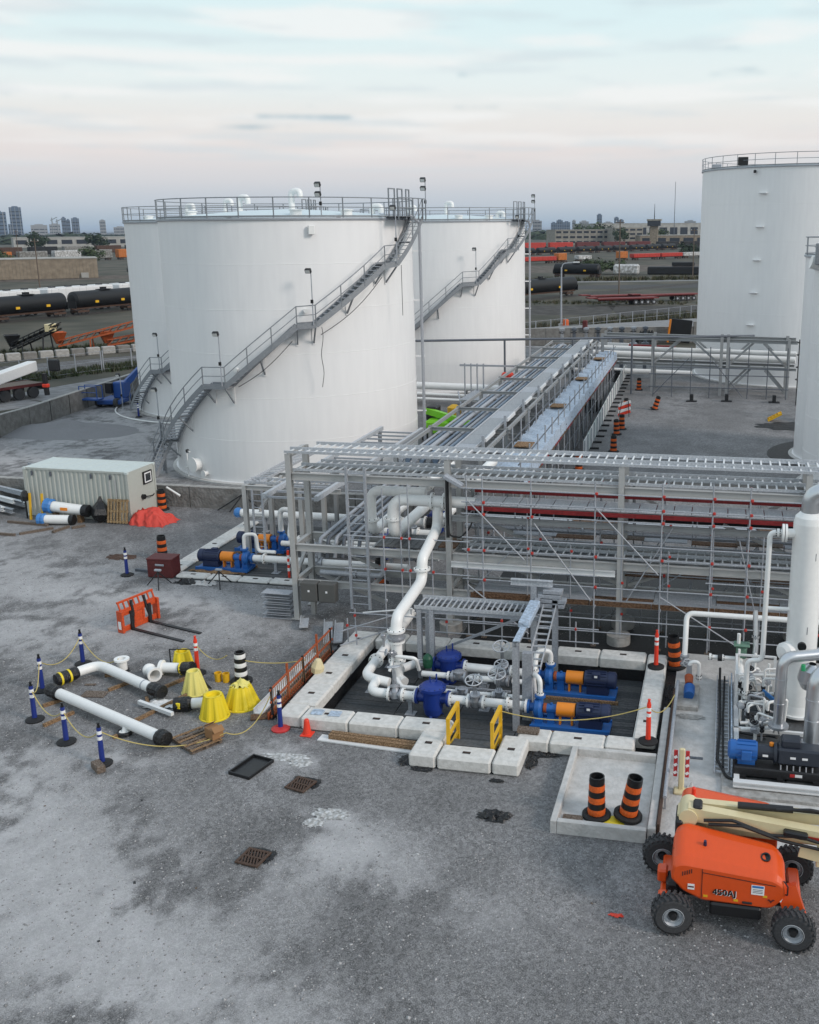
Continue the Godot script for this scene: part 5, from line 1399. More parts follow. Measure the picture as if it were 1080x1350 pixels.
	# ladder in the scaffold
	for x in [-8.9, -8.45]: part("ladder_stile", B.new().cyl(R(x, 0, -66.2), R(x, 4.6, -66.4), .035, -1, 6), "galvanised", s)
	for k in 12: part("ladder_rung", B.new().cyl(R(-8.9, .4 + k * .33, -66.3), R(-8.45, .4 + k * .33, -66.3), .03, -1, 6), "galvanised", s)
	for k in 5:
		var z := -52.0 - k * 9
		solo("deck_stack", B.new().bar(atp(R(-9.7, 3.08, z)), R(-9.7, 3.08, z - 4.0), .9, .06), "galvanised_dark", nth(k, "steel deck from the front rack, inside the long scaffold"), "scaffold deck", "decks of the long scaffold")
	# cross rack in front, left of the middle rack
	var c := thing("branch_rack", "small steel rack with two pale rails joining the middle rack on its left", "steel frame", V(-16.5, 0, -47.5))
	for q in [[-17.6, -43.5], [-17.6, -50.0], [-15.4, -43.5], [-15.4, -50.0]]: part("column", B.new().ibeam(V(q[0], 0, q[1]), V(q[0], 4.0, q[1]), .18, .16), "rack_grey", c)
	for x in [-17.6, -15.4]: part("top_rail", B.new().mm(x - .08, 4.0, -50.4, x + .08, 4.2, -36), "tray_steel", c)
	for k in 16: part("cross_bar", B.new().mm(-17.5, 4.0, -36.2 - k * .9, -15.5, 4.08, -36.12 - k * .9), "galvanised", c)
	# platform with thin posts and red valve heads near the far tank
	var v := thing("valve_platform", "steel platform with thin posts and red valve heads before the far tank", "platform", V(-17.5, 0, -76))
	for x in [-19.9, -19.4, -18.9, -18.4]: part("post", B.new().cyl(V(x, 0, -77), V(x, 4.1, -77), .06, -1, 8), "galvanised", v)
	part("top_beam", B.new().bar(V(-20.3, 3.95, -77), V(-14.6, 3.95, -77), .12, .14), "galvanised", v)
	part("deck", B.new().mm(-19.2, 1.9, -77.5, -14.6, 1.98, -72.5), "galvanised", v)
	part("strut", B.new().bar(V(-20.2, 2.0, -76), V(-18.6, .1, -72), .1, .1), "galvanised", v)
	for x in [-16.6, -16.1, -15.5]: part("valve_head", B.new().lathe(V(x, 2.9, -76.5), Vector3.UP, [[0, 0], [.16, .02], [.26, .2], [.26, .42], [.15, .62], [0, .66]], 12), "post_red", v)
	for x in [-16.6, -16.1, -15.5]: part("valve_body", B.new().lathe(V(x, 2.0, -76.5), Vector3.UP, [[.2, 0], [.28, .3], [.2, .6], [.06, .9]], 12), "bare_steel", v)
	var h := thing("foam_pipe", "thin dark pipe carried high across in front of the far tank", "pipe", V(-16, 0, -82))
	part("pipe", B.new().cyl(V(-26.4, 5.1, -83), V(2.5, 4.9, -93.5), .1, -1, 8), "galvanised_dark", h)
	for x in [-18.6, -13.0, -8.0]:
		var zz := lerpf(-83, -93.5, (x + 26.4) / 28.9)
		part("post", B.new().cyl(V(x, 0, zz), V(x, 5.0, zz), .09, -1, 8), "galvanised_dark", h)
	for q in [[1.55, .3], [.95, .12], [.6, .12]]:
		var l := thing("tank_line", {1.55: "thick", .95: "thin upper", .6: "thin lower"}[q[0]] + " white pipe running low from the far tank", "pipe", V(-20, q[0], -80), "low pipes by the far tank")
		part("pipe", B.new().cyl(V(-29, q[0], -80.5 - q[0]), V(-14.4, q[0], -79 - q[0]), q[1], -1, 12), "white_pipe", l)
		for x in [-26, -21, -16]: part("stand", B.new().mm(x - .08, 0, -80.3 - q[0], x + .08, q[0], -80.0 - q[0]), "rack_grey", l)
	# lime green boom lift behind the big tank
	var g := thing("boom_lift", "lime green boom lift with a yellow drum behind the big tank", "boom lift", V(-19, 0, -67))
	part("boom", B.new().bar(V(-20.6, 1.8, -68.6), V(-14.9, 1.1, -65.5), .35, .42), "lime", g)
	part("boom_tip", B.new().cbox(V(-14.6, 1.0, -65.3), V(.7, .5, .5), .06), "dark_steel", g)
	part("chassis", B.new().cbox(V(-19.4, .9, -68.0), V(1.7, .9, 2.4), .1), "lime", g)
	for q in [[-18.7, -66.9], [-18.7, -69.1], [-20.2, -66.9], [-20.2, -69.1]]: part("wheel", B.new().cyl(V(q[0] - .18, .45, q[1]), V(q[0] + .18, .45, q[1]), .45, -1, 16), "tyre", g)
	part("counterweight", B.new().cbox(V(-20.2, 1.6, -69), V(.8, 1.0, 1.2), .1), "dark_steel", g)
	solo("yellow_drum", B.new().lathe(atp(V(-19.6, 0, -72.5)), Vector3.UP, [[0, 0], [.5, 0], [.52, .9], [.52, 1.4], [.2, 1.6], [0, 1.6]], 16), "yellow", "round yellow tank behind the lime green boom lift", "drum")
# ---------- basin to the right of the middle rack ----------
func drum(label: String, at: Vector3, lean := Vector3.ZERO, group := "orange and black traffic drums") -> Node3D:
	var o := thing("traffic_drum", label, "traffic drum", Vector3.ZERO, group, false)
	part("rubber_base", B.new().lathe(Vector3.ZERO, Vector3.UP, [[0, 0], [.36, 0], [.36, .07], [.31, .1], [.25, .1]], 22), "rubber", o)
	var r := [.222, .216, .21, .204, .198, .192, .186]
	for k in 6:
		var y := .1 + k * .16
		part("orange_band" if k % 2 == 0 else "black_band", B.new().lathe(Vector3.ZERO, Vector3.UP, [[r[k], y], [r[k] + .004, y + .08], [r[k+1] + .004, y + .155], [r[k+1] - .012, y + .16]], 22), "drum_orange" if k % 2 == 0 else "plastic_black", o)
	part("rim", B.new().lathe(Vector3.ZERO, Vector3.UP, [[.186, 1.06], [.188, 1.1], [.16, 1.1], [.155, .95], [0, .95]], 22), "plastic_black", o)
	o.position = at
	o.rotation = lean
	return o
func basin() -> void:
	var f := thing("hoarding", "long white plastic barrier fence along the edge of the basin", "barrier fence", V(-9, 0, -84))
	var a := V(-8.43, 0, -62.0)
	var c := V(-9.6, 0, -103.0)
	for k in 20:
		var p := a.lerp(c, k / 20.0)
		var q := a.lerp(c, (k + .97) / 20.0)
		part("panel", B.new().bar(p + V(0, .72, 0), q + V(0, .72, 0), .05, 1.2), ["white_paint", "container_roof"][k % 2], f)
		part("panel_post", B.new().bar(p + V(.08, 0, 0), p + V(.08, 1.4, 0), .07, .07), "galvanised", f)
		part("foot", B.new().box(p + V(.3, .06, 0), V(.6, .1, .25)), "rubber", f)
	var d := drum("second orange and black drum from the front rack, along the barrier fence", V(-6.9, 0, -65.4), Vector3.ZERO, "drums along the barrier fence")
	for q in [[-7.3, -71.2, 0, .05, 2], [-7.15, -73.2, 0, 0, 3], [-7.5, -92.0, .06, 0, 5], [-7.6, -80.6, 0, -.04, 4], [-8.4, -59.8, 0, 0, 0]]:
		var e := dup(d, V(q[0], 0, q[1]), 0, nth(q[4], "orange and black drum from the front rack, along the barrier fence"))
		e.rotation = V(q[2], 0, q[3])
	dup(d, V(-5.4, .03, -82.0), 0, "orange and black drum standing alone, tilted, on the basin gravel").rotation = V(0, 0, -.3)
	dup(d, V(-13.6, 0, -38.0), 0, "orange and black drum half hidden inside the front rack")
	var s := thing("striped_barricade", "red and white striped barricade leaning by the barrier fence", "barricade", V(-7.5, 0, -78.5))
	for k in 4: part("stripe_board", B.new().box(V(-7.5, .25 + k * .25, -78.5 - .05 * k), V(1.0, .2, .06), Basis(Vector3.BACK, .35)), ["post_red", "reflective"][k % 2], s)
	part("frame", B.new().bar(V(-7.9, 0, -78.3), V(-7.7, 1.2, -78.6), .05, .05).bar(V(-7.1, 0, -78.3), V(-7.2, 1.2, -78.6), .05, .05), "dark_steel", s)
	for q in [[-10.1, -79.8], [-10.4, -97.0]]:
		var l := thing("work_light", "white work light on a black box, %s the scaffold ladder" % ("before" if q[1] > -90 else "far beyond"), "work light", V(q[0], 0, q[1]), "work lights by the middle rack")
		part("box", B.new().cbox(V(q[0], .55, q[1]), V(1.3, 1.1, .8), .05), "plastic_black", l)
		part("stand", B.new().cyl(V(q[0], 1.1, q[1]), V(q[0] - .1, 2.0, q[1]), .04), "galvanised", l)
		part("lamp", B.new().cbox(V(q[0] - .1, 2.15, q[1]), V(.5, .3, .3), .08), "lens", l)
	# pipe bridge on trusses
	var t := thing("pipe_bridge", "steel truss pipe bridge with two white pipes across the basin", "pipe bridge", V(-1, 0, -90))
	for q in [[-6.3, -91.5], [-.3, -90.2], [.25, -90.2], [5.3, -89.6], [-10.9, -92.2]]:
		part("column", B.new().ibeam(V(q[0], 0, q[1]), V(q[0], 5.05, q[1]), .3, .26, .03), "rack_grey", t)
		part("column", B.new().ibeam(V(q[0], 0, q[1] - 2.6), V(q[0], 5.05, q[1] - 2.6), .3, .26, .03), "rack_grey", t)
	for z in [0.0, -2.6]:
		part("top_chord", B.new().ibeam(V(-11, 4.75, -92.2 + z), V(6, 4.75, -89.6 + z), .3, .25, .03), "rack_grey", t)
		part("bottom_chord", B.new().ibeam(V(-11, 2.45, -92.2 + z), V(6, 2.45, -89.6 + z), .22, .2, .03), "rack_grey", t)
		for q in [[.3, 2.6, 2.4, 4.6], [3.2, 4.6, 5.2, 2.6], [.3, .3, 2.2, 2.3], [3.4, 2.3, 5.2, .3], [-6.2, 2.6, -3.9, 4.6], [-2.7, 4.6, -.4, 2.6]]:
			var zb: float = lerpf(-92.2, -89.6, (q[0] + 11) / 17.0) + z
			part("diagonal", B.new().ibeam(V(q[0], q[1], zb), V(q[2], q[3], zb), .2, .16, .025, Vector3.BACK), "rack_grey", t)
	for q in [[3.7, .22, -.8], [3.05, .3, -1.8]]:
		part("bridge_pipe", B.new().cyl(V(-12, q[0], -92.3 + q[2]), V(6, q[0], -89.6 + q[2]), q[1], -1, 16), "white_pipe", t)
	var r := thing("bridge_scaffold", "thin tube scaffold standing in front of the pipe bridge", "scaffold", V(-2, 0, -88.5))
	for k in 8:
		var x := -6.0 + k * 1.6
		part("standard", B.new().cyl(V(x, 0, -88.6), V(x, 4.4, -88.6), .045, -1, 6), "galvanised_dark", r)
	for y in [.9, 2.0, 2.6]: part("ledger", B.new().cyl(V(-6.4, y, -88.6), V(5.4, y, -88.4), .04, -1, 6), "galvanised_dark", r)
	for q in [[-6, .2, -3.0, 3.4], [-1, 3.2, 1.6, .2]]: part("diagonal", B.new().cyl(V(q[0], q[1], -88.55), V(q[2], q[3], -88.55), .04, -1, 6), "galvanised_dark", r)
	for q in [[-2.6, -86.5], [.3, -87.0], [4.2, -87.0]]: solo("base_jack", B.new().cbox(atp(V(q[0], .35, q[1])), V(.3, .6, .3), .03).cbox(V(q[0], .05, q[1]), V(.9, .1, .6), .02), "dark_steel", "dark steel base block under the pipe bridge", "base block", "base blocks under the bridge")
	# gatework and ladders at the right end of the bridge
	var la := thing("caged_ladder", "caged steel ladder at the right end of the pipe bridge", "ladder", V(6.2, 0, -86))
	for x in [5.9, 6.4]: part("stile", B.new().cyl(V(x, 0, -86), V(x, 5.4, -86), .05, -1, 6), "dark_steel", la)
	for k in 16: part("rung", B.new().cyl(V(5.9, .3 + k * .32, -86), V(6.4, .3 + k * .32, -86), .035, -1, 6), "dark_steel", la)
	for k in 4: part("hoop", ring_tube(V(6.15, 2.2 + k, -85.6), .45, 0, .035, 14), "dark_steel", la)
	var st := thing("site_steps", "dark steel site stair leading up to the slim tank", "stair", V(6.8, 0, -79))
	straight_stair(st, V(6.0, 0, -77.5), V(7.6, 2.4, -80.5), .9, "dark_steel")
	st = thing("orange_steps", "short orange wooden steps at the foot of the slim tank", "steps", V(4.0, 0, -78.6))
	for k in 4: part("tread", B.new().box(V(3.6 + k * .22, .14 + k * .13, -78.6), V(.24, .05, .8)), "yellow", st)
	for z in [-79.0, -78.2]: part("stringer", B.new().bar(V(3.4, .06, z), V(4.4, .62, z), .06, .16), "yellow", st)
	solo("dark_sheet", crumple(atp(V(5.2, .01, -76.5)), 2.6, 1.6, .12, 31), "membrane", "dark liner sheet spread on the gravel beside the slim tank", "sheet")
	# far end of the basin: stacked valves and boards behind the bridge
	for k in 8:
		var x := -16.0 + k * 1.15
		var vs := thing("valve_stack", nth(k, "tall grey valve stack from the far tank, beyond the long rack"), "valve", V(x, 0, -101), "valve stacks beyond the long rack")
		part("body", B.new().lathe(V(x, 0, -101 - k * .4), Vector3.UP, [[.2, 0], [.2, 2.6], [.42, 2.7], [.42, 3.0], [.2, 3.1], [.16, 4.3], [.3, 4.4], [.3, 4.6], [0, 4.7]], 10), ["bare_steel", "galvanised_dark"][k % 2], vs)
		part("handwheel", ring_tube(V(x, 4.2, -100.7 - k * .4), .3, 0, .04, 12), "dark_steel", vs)
	var mh := thing("manifold", "white manifold pipe with red beams beyond the long rack", "pipe", V(-11, 0, -100))
	part("pipe", B.new().cyl(V(-17, 2.0, -100), V(-5, 2.0, -98.5), .3, -1, 12), "white_pipe", mh)
	part("red_beam", B.new().bar(V(-11, 3.4, -97.6), V(-4.6, 3.4, -96.6), .3, .3), "red_beam", mh)
	part("white_beam", B.new().bar(V(-12.6, 3.5, -97.8), V(-9.0, 3.5, -97.2), .3, .3), "white_paint", mh)
	part("lower_pipe", B.new().cyl(V(-17, 1.0, -98.5), V(-3, 1.0, -96.5), .25, -1, 12), "white_pipe", mh)
	var bb := thing("barrow_board", "black and yellow panel leaning against the dark far wall", "panel", V(-6.6, 0, -131))
	part("panel", B.new().cbox(V(-5.6, 1.6, -131.2), V(2.6, 2.9, .3), .08, Basis(Vector3.BACK, -.1)), "plastic_black", bb)
	part("yellow_edge", B.new().box(V(-7.05, 1.6, -131.1), V(.25, 2.9, .32), Basis(Vector3.BACK, -.1)), "coupling_orange", bb)
	solo("black_bundle", crumple(atp(V(-9.8, 0, -130.5)), 1.5, .8, 2.4, 3), "film_black", "black wrapped bundle by the far dark wall", "bundle")
	solo("red_valve_post", B.new().cbox(atp(V(-17.5, 2.4, -128.9)), V(.6, 1.2, .6), .1), "chest_red", "red hydrant box on the far concrete wall", "hydrant box")
# ---------- concrete slab and vapour skid on the right ----------
func skid() -> void:
	mat("box_blue", lin(.022, .028, .042), .45, 0, M["navy_motor"].albedo_texture, 1.0)
	B.O = V(4, 0, -27)
	ground("pavement", B.new().mm(-1.1, -.1, -33.1, 14, .06, -22.0), "concrete_light")
	var k := thing("concrete_kerb", "long concrete kerb between the pit and the slab with the skid", "kerb", V(-1.2, 0, -25))
	part("kerb_body", B.new().cbox(V(-1.22, .17, -25.05), V(.2, .36, 6.5), .02), "concrete_light", k)
	part("steel_edge", B.new().mm(-1.1, .06, -29.5, -1.04, .42, -21.9), "rail_rust", k)
	part("guard_tube", B.new().cyl(V(-.98, .5, -23.0), V(-.98, .62, -29.6), .05, -1, 8), "galvanised", k)
	for z in [-23.2, -26.2, -29.4]: part("tube_post", B.new().bar(V(-.98, .06, z), V(-.98, .55, z), .05, .05), "galvanised", k)
	# open concrete tray in front of the pit
	var t := thing("concrete_basin", "open concrete basin with low walls holding two traffic drums", "concrete basin", V(-2.45, 0, -23.5))
	part("basin_floor", B.new().mm(-3.55, 0, -25.3, -1.35, .12, -21.8), "concrete_light", t)
	part("basin_wall", B.new().cbox(V(-3.58, .17, -23.55), V(.16, .36, 3.76), .015), "concrete_light", t)
	part("basin_wall", B.new().cbox(V(-2.42, .172, -25.36), V(2.15, .36, .15), .015), "concrete_light", t)
	part("basin_wall", B.new().cbox(V(-2.42, .172, -21.75), V(2.15, .36, .16), .015), "concrete_light", t)
	solo("paving_stone", B.new().cbox(atp(V(-3.18, .14, -22.15)), V(.5, .045, .36), .01), "timber_grey", "flat brown slab lying in the corner of the concrete basin", "slab")
	solo("yellow_disc", B.new().cyl(atp(V(-2.2, .121, -22.2)), V(-2.2, .14, -22.2), .3, -1, 18), "cone_yellow", "flat yellow disc between the two drums in the basin", "disc")
	var d := drum("upright orange and black drum in the concrete basin", V(-2.62, .12, -22.45), Vector3.ZERO, "")
	dup(d, V(-1.85, .18, -22.5), 0, "leaning orange and black drum in the concrete basin").rotation = V(.02, 0, -.16)
	dup(d, V(-1.15, .06, -31.9), 0, "orange and black drum at the corner of the slab behind the red marker post").rotation = V(0, 0, .1)
	# small pump on a pad
	var pad := thing("pump_pad", "square concrete pad under the small blue pump", "concrete pad", V(-.68, 0, -29.6))
	part("pad_body", B.new().cbox(V(-.68, .13, -29.6), V(.72, .16, 1.7), .02), "concrete", pad)
	var p := thing("small_pump", "small blue and rust vertical pump with a white bent pipe on the square pad", "pump", V(-.66, .2, -29.8))
	part("motor", B.new().lathe(V(-.62, .38, -29.45), V(0, .25, -1), [[0, -.2], [.15, -.2], [.17, -.1], [.17, .2], [.12, .24]], 16), "pump_blue", p)
	part("coupling", B.new().cyl(V(-.64, .46, -29.75), V(-.66, .56, -30.1), .12, .14, 14), "rust_orange", p)
	part("foot", B.new().mm(-.78, .21, -29.7, -.5, .3, -29.3), "pump_blue", p)
	part("head", B.new().cyl(V(-.66, .5, -30.15), V(-.66, .95, -30.15), .1, .08, 12), "bare_steel", p)
	line(p, [V(-.66, .6, -30.15), V(-.66, 1.05, -30.15), V(-.36, 1.05, -30.2), V(-.36, .4, -30.3)], .06, "white_pipe", [[V(-.36, .5, -30.29), Vector3.UP]], .16)
	solo("paper_sheet", crumple(atp(V(-.5, .07, -28.35)), .42, .16, .05, 6), "concrete", "crumpled pale sheet lying on the slab in front of the small pump", "sheet")
	var l := thing("instrument_line", "white pipe rising behind the slab and turning left under the scaffold", "pipe", V(-.6, 0, -32))
	line(l, [V(-.85, .5, -31.2), V(-.85, 2.0, -31.9), V(3.5, 2.0, -31.9)], .09, "white_pipe", [[V(-.85, .7, -31.3), Vector3.UP]], .25)
	gate_valve(l, V(-.85, .62, -31.25), Vector3.UP, .09, V(.3, .1, 1).normalized(), .3, .12)
	# sign on a cream foot
	var s := thing("sign_stand", "cream plastic stand with red and white striped plates on the slab", "sign stand", V(-.62, .06, -24.1))
	part("foot", B.new().cbox(V(-.6, .1, -24.05), V(.42, .1, .3), .03), "cream", s)
	part("stem", B.new().cbox(V(-.62, .7, -24.1), V(.15, 1.2, .1), .03), "cream", s)
	for k2 in 2:
		var pl := part("red_plate", B.new().cbox(V(-.78 + k2 * .3, .85, -24.12), V(.1, .75, .05), .01), "sign_red", s)
		for j in 3: part("white_stripe", B.new().box(V(-.78 + k2 * .3, .6 + j * .22, -24.09), V(.09, .07, .01), Basis(Vector3.BACK, .6)), "reflective", pl)
	part("rag", crumple(V(-.38, .08, -24.2), .14, .12, .2, 9), "rags_white", s)
	solo("flat_bar", B.new().cbox(atp(V(-.3, .075, -25.9)), V(.4, .03, .1), .006), "galvanised_dark", "short dark steel bar lying on the slab", "steel bar")
	# cable tray on the slab
	var c := thing("floor_tray", "ladder cable tray with black cables lying along the slab beside the skid", "cable tray", V(.4, .06, -28))
	tray(c, V(.4, .2, -25.0), V(.4, .2, -31.1), .36, "tray_steel", .24)
	part("cable", B.new().tube([V(.3, .4, -31.3), V(.3, .27, -30.6), V(.33, .27, -27.5), V(.28, .26, -25.6), V(.55, .2, -24.75), V(.95, .2, -24.75)], .04, .3, 8), "hose_black", c)
	part("cable", B.new().tube([V(.45, .26, -31.0), V(.42, .26, -28.0), V(.44, .26, -25.2)], .03, .3, 8), "hose_black", c)
	part("tray_side", B.new().mm(.64, .1, -30.8, .68, .5, -24.9), "tarp_blue", c)
	# the skid
	var o := thing("vapour_skid", "process skid with white frame, blue motor and black machine base on the slab", "process skid", V(3, 0, -27))
	part("plinth", B.new().cbox(V(4.5, .1, -27.3), V(8.2, .12, 6.5), .02), "concrete", o)
	for q in [[.7, -24.55, 8.4, -24.4], [.7, -30.5, 8.4, -30.35], [.7, -27.5, 8.4, -27.4]]: part("frame_beam", B.new().mm(q[0], .16, q[1], q[2], .34, q[3]), "white_paint", o)
	for x in [.72, 3.2, 5.6]: part("frame_beam", B.new().mm(x, .16, -30.35, x + .14, .34, -24.55), "white_paint", o)
	part("front_channel", B.new().mm(.7, .2, -24.4, 8.4, .23, -24.33).mm(.7, .33, -24.4, 8.4, .36, -24.33), "white_paint", o)
	for k3 in 16: part("floor_plate", B.new().mm(.88 + (k3 % 4) * 1.2, .2, -30.2 + (k3 / 4) * 1.4, 2.02 + (k3 % 4) * 1.2, .23, -28.84 + (k3 / 4) * 1.4), ["grating", "grating_light"][k3 % 2], o)
	var y := .86
	part("machine_base", B.new().cbox(V(1.85, .42, -25.1), V(2.3, .26, .62), .03), "dark_steel", o)
	for x in [.95, 1.9, 2.8]: part("foot_bracket", B.new().mm(x - .08, .24, -24.9, x + .08, .34, -24.7), "dark_steel", o)
	part("red_badge", B.new().box(V(2.2, .44, -24.783), V(.12, .09, .006)), "sign_red", o)
	part("white_badge", B.new().box(V(2.36, .44, -24.783), V(.18, .08, .006)), "reflective", o)
	var mo := part("motor", B.new().cyl(V(.72, y, -25.15), V(1.3, y, -25.15), .25, -1, 20).mm(.8, .55, -25.35, 1.25, .72, -24.95).cbox(V(1.02, y - .02, -24.88), V(.26, .26, .1), .02), "pump_blue", o)
	part("fan_cowl", B.new().lathe(V(.72, y, -25.15), Vector3.LEFT, [[.26, -.02], [.26, .12], [.18, .18], [0, .18]], 20), "pump_blue", mo)
	for i in 12:
		var e := V(0, cos(TAU * i / 12), sin(TAU * i / 12))
		part("cooling_fin", B.new().bar(V(.78, y, -25.15) + e * .26, V(1.26, y, -25.15) + e * .26, .015, .03, e), "pump_blue", mo)
	var co := part("compressor", B.new().cyl(V(1.3, y, -25.15), V(1.72, y, -25.15), .2, -1, 18).cyl(V(1.72, y, -25.15), V(1.8, y, -25.15), .27, -1, 18).cbox(V(2.35, y + .02, -25.15), V(1.1, .46, .5), .05), "box_blue", o)
	part("outlet_block", B.new().cbox(V(2.15, y + .34, -25.2), V(.5, .24, .4), .04), "box_blue", co)
	for x in [1.5, 2.2, 2.5]: part("name_plate", B.new().box(V(x, y + .02, -24.893), V(.14, .06, .008)), "reflective", co)
	for k4 in 6: part("drain_cock", B.new().cyl(V(1.9 + k4 * .16, .68, -24.86), V(1.9 + k4 * .16, .56, -24.82), .02, -1, 6), "bare_steel", co)
	part("brass_eye", B.new().cyl(V(1.66, y + .2, -25.15), V(1.66, y + .28, -25.15), .06, -1, 10), "coupling_orange", co)
	# insulated ducts
	line(o, [V(1.9, .9, -26.6), V(1.9, 2.95, -26.6), V(2.9, 2.95, -27.0), V(3.3, 2.9, -27.2)], .155, "cladding", [], .35, "clad_duct")
	part("duct_band", B.new().cyl(V(1.9, 1.55, -26.6), V(1.9, 1.62, -26.6), .165, -1, 18).cyl(V(1.9, 2.3, -26.6), V(1.9, 2.34, -26.6), .165, -1, 18), "cladding", o)
	line(o, [V(2.72, .75, -25.9), V(2.72, 2.75, -25.9), V(3.4, 3.05, -26.3), V(4.2, 3.0, -26.6)], .21, "cladding", [], .45, "clad_duct")
	part("duct_band", B.new().cyl(V(2.72, 1.5, -25.9), V(2.72, 1.56, -25.9), .22, -1, 18).cyl(V(2.72, 2.1, -25.9), V(2.72, 2.15, -25.9), .22, -1, 18), "cladding", o)
	part("duct_flange", flange(flange(B.new(), V(2.72, .78, -25.9), Vector3.UP, .34), V(1.9, .92, -26.6), Vector3.UP, .28), "bare_steel", o)
	part("clad_bulb", B.new().lathe(V(2.65, 1.9, -27.0), V(.1, 1, .1), [[0, 0], [.2, .05], [.34, .3], [.3, .65], [.1, .8]], 14), "cladding", o)
	var gl := part("signal_lamp", B.new().cyl(V(2.47, 2.55, -26.75), V(2.47, 2.72, -26.75), .06, -1, 10), "green_lamp", o, "small green signal lamp")
	part("gauge", B.new().cyl(V(2.45, 3.0, -27.4), V(2.45, 3.0, -27.3), .12, -1, 14), "plastic_black", o)
	# white vessel
	var v := thing("vapour_vessel", "tall slim white vessel standing on the skid", "vessel", V(2.55, .35, -28.7))
	part("shell", B.new().lathe(V(2.55, 0, -28.7), Vector3.UP, [[.5, .34], [.46, .6], [.44, .7], [.44, 6.2], [.4, 6.38], [.28, 6.5], [.18, 6.53]], 28), "white_pipe", v)
	part("skirt_ring", flange(B.new(), V(2.55, .4, -28.7), Vector3.UP, .56), "white_pipe", v)
	part("side_bulge", B.new().lathe(V(2.2, 2.35, -28.5), V(-.6, 0, .6), [[.3, 0], [.3, .2], [.2, .3], [0, .33]], 16), "white_pipe", v)
	part("top_duct", B.new().tube([V(2.55, 6.5, -28.7), V(2.55, 7.0, -28.7), V(3.2, 7.25, -28.6), V(5.0, 7.25, -28.4)], .25, .4, 16), "cladding", v)
	part("nozzle", flange(flange(B.new().cyl(V(2.2, 5.9, -28.6), V(1.9, 5.9, -28.55), .13, -1, 12), V(1.92, 5.9, -28.55), Vector3.RIGHT, .26, .03), V(1.84, 5.9, -28.55), Vector3.RIGHT, .26, .03), "white_pipe", v)
	for q in [[.2, 5.3], [.1, 3.1], [.18, 2.0]]: part("seam_mark", B.new().box(V(2.55 + q[0], q[1], -28.7 + sqrt(.4405 * .4405 - q[0] * q[0])), V(.02, .22, .004), ry(20)), "galvanised_dark", v)
	var w := thing("level_pipe", "white pipe looping from the vessel nozzle down to the skid", "pipe", V(1.5, .3, -28.7))
	line(w, [V(1.82, 5.9, -28.55), V(1.48, 5.9, -28.55), V(1.47, 1.95, -28.6), V(1.05, 1.93, -28.6), V(1.05, .7, -28.6)], .075, "white_pipe", [[V(1.7, 5.9, -28.55), Vector3.RIGHT], [V(1.05, .9, -28.6), Vector3.UP]], .2)
	line(w, [V(1.47, 3.6, -28.6), V(2.15, 3.6, -28.6)], .06, "white_pipe")
	# instruments between tray and vessel
	var i2 := thing("instrument_rack", "cluster of small valves and white tubing on the left of the skid", "instruments", V(1.2, .3, -29))
	for q in [[.85, -30.4, 1.5], [1.35, -30.4, 1.4], [1.75, -29.9, 1.3], [.9, -28.0, .9], [1.55, -27.6, 1.2], [1.3, -26.9, 1.0]]:
		part("post", B.new().cyl(V(q[0], .23, q[1]), V(q[0], q[2], q[1]), .04, -1, 8), "white_pipe", i2)
		part("valve", B.new().lathe(V(q[0], .5 + rng.randf() * .3, q[1]), V(rng.randf() - .5, .4, 1), [[0, -.15], [.1, -.14], [.1, -.06], [.06, 0], [.1, .06], [.1, .14], [0, .15]], 10), "bare_steel", i2)
	for q in [[.8, .55, -29.2, 1.9], [.85, .7, -28.3, 1.7], [.9, .5, -27.4, 1.85], [.85, .9, -29.8, 2.0], [.9, .62, -26.8, 1.7]]:
		part("tubing", B.new().tube([V(q[0], q[1], q[2]), V(q[3], q[1] + .05, q[2] - .1)], .05, 0, 8), "white_pipe", i2)
		wheel(i2, V(q[0] + .35, q[1] + .25, q[2]), V(.2, 1, .3), .1, "dark_steel")
		part("body", B.new().cbox(V(q[0] + .35, q[1], q[2]), V(.18, .16, .16), .03), "bare_steel", i2)
	for k5 in 14:
		var xa := rng.randf_range(.85, 1.7)
		var za := rng.randf_range(-30.1, -26.6)
		var ya := rng.randf_range(.5, 1.3)
		part("slim_pipe", B.new().tube([V(xa, .3, za), V(xa, ya, za), V(xa + rng.randf_range(.2, .7), ya, za + rng.randf_range(-.5, .5)), V(xa + .5, .35, za - .4)], rng.randf_range(.025, .045), .1, 7), ["white_pipe", "white_pipe", "bare_steel"][k5 % 3], i2)
		part("small_valve", B.new().lathe(V(xa, ya * .7, za), Vector3.UP, [[0, -.1], [.07, -.09], [.07, -.03], [.04, 0], [.07, .03], [.07, .09], [0, .1]], 8), ["bare_steel", "dark_steel"][k5 % 2], i2)
	for q in [[.78, -30.35], [.78, -28.9], [1.95, -30.35], [1.95, -28.2]]: part("frame_post", B.new().mm(q[0] - .04, .23, q[1] - .04, q[0] + .04, 1.35, q[1] + .04), "white_paint", i2)
	for y2 in [.75, 1.3]: part("frame_rail", B.new().mm(.78, y2, -30.39, 1.95, y2 + .06, -30.33).mm(.75, y2, -30.3, .81, y2 + .06, -28.95), "white_paint", i2)
	for q in [[1.25, 1.0, -29.4], [1.6, .8, -28.2], [1.2, .75, -27.0]]: part("gauge_face", B.new().cyl(V(q[0], q[1], q[2]), V(q[0], q[1], q[2] + .05), .09, -1, 12), "reflective", i2)
	part("blue_handle", B.new().bar(V(1.55, .85, -28.9), V(1.9, .7, -28.6), .05, .12), "sticker_blue", i2)
	part("funnel", B.new().cyl(V(1.75, .6, -27.3), V(1.95, .75, -27.2), .14, .06, 10), "rags_white", i2)
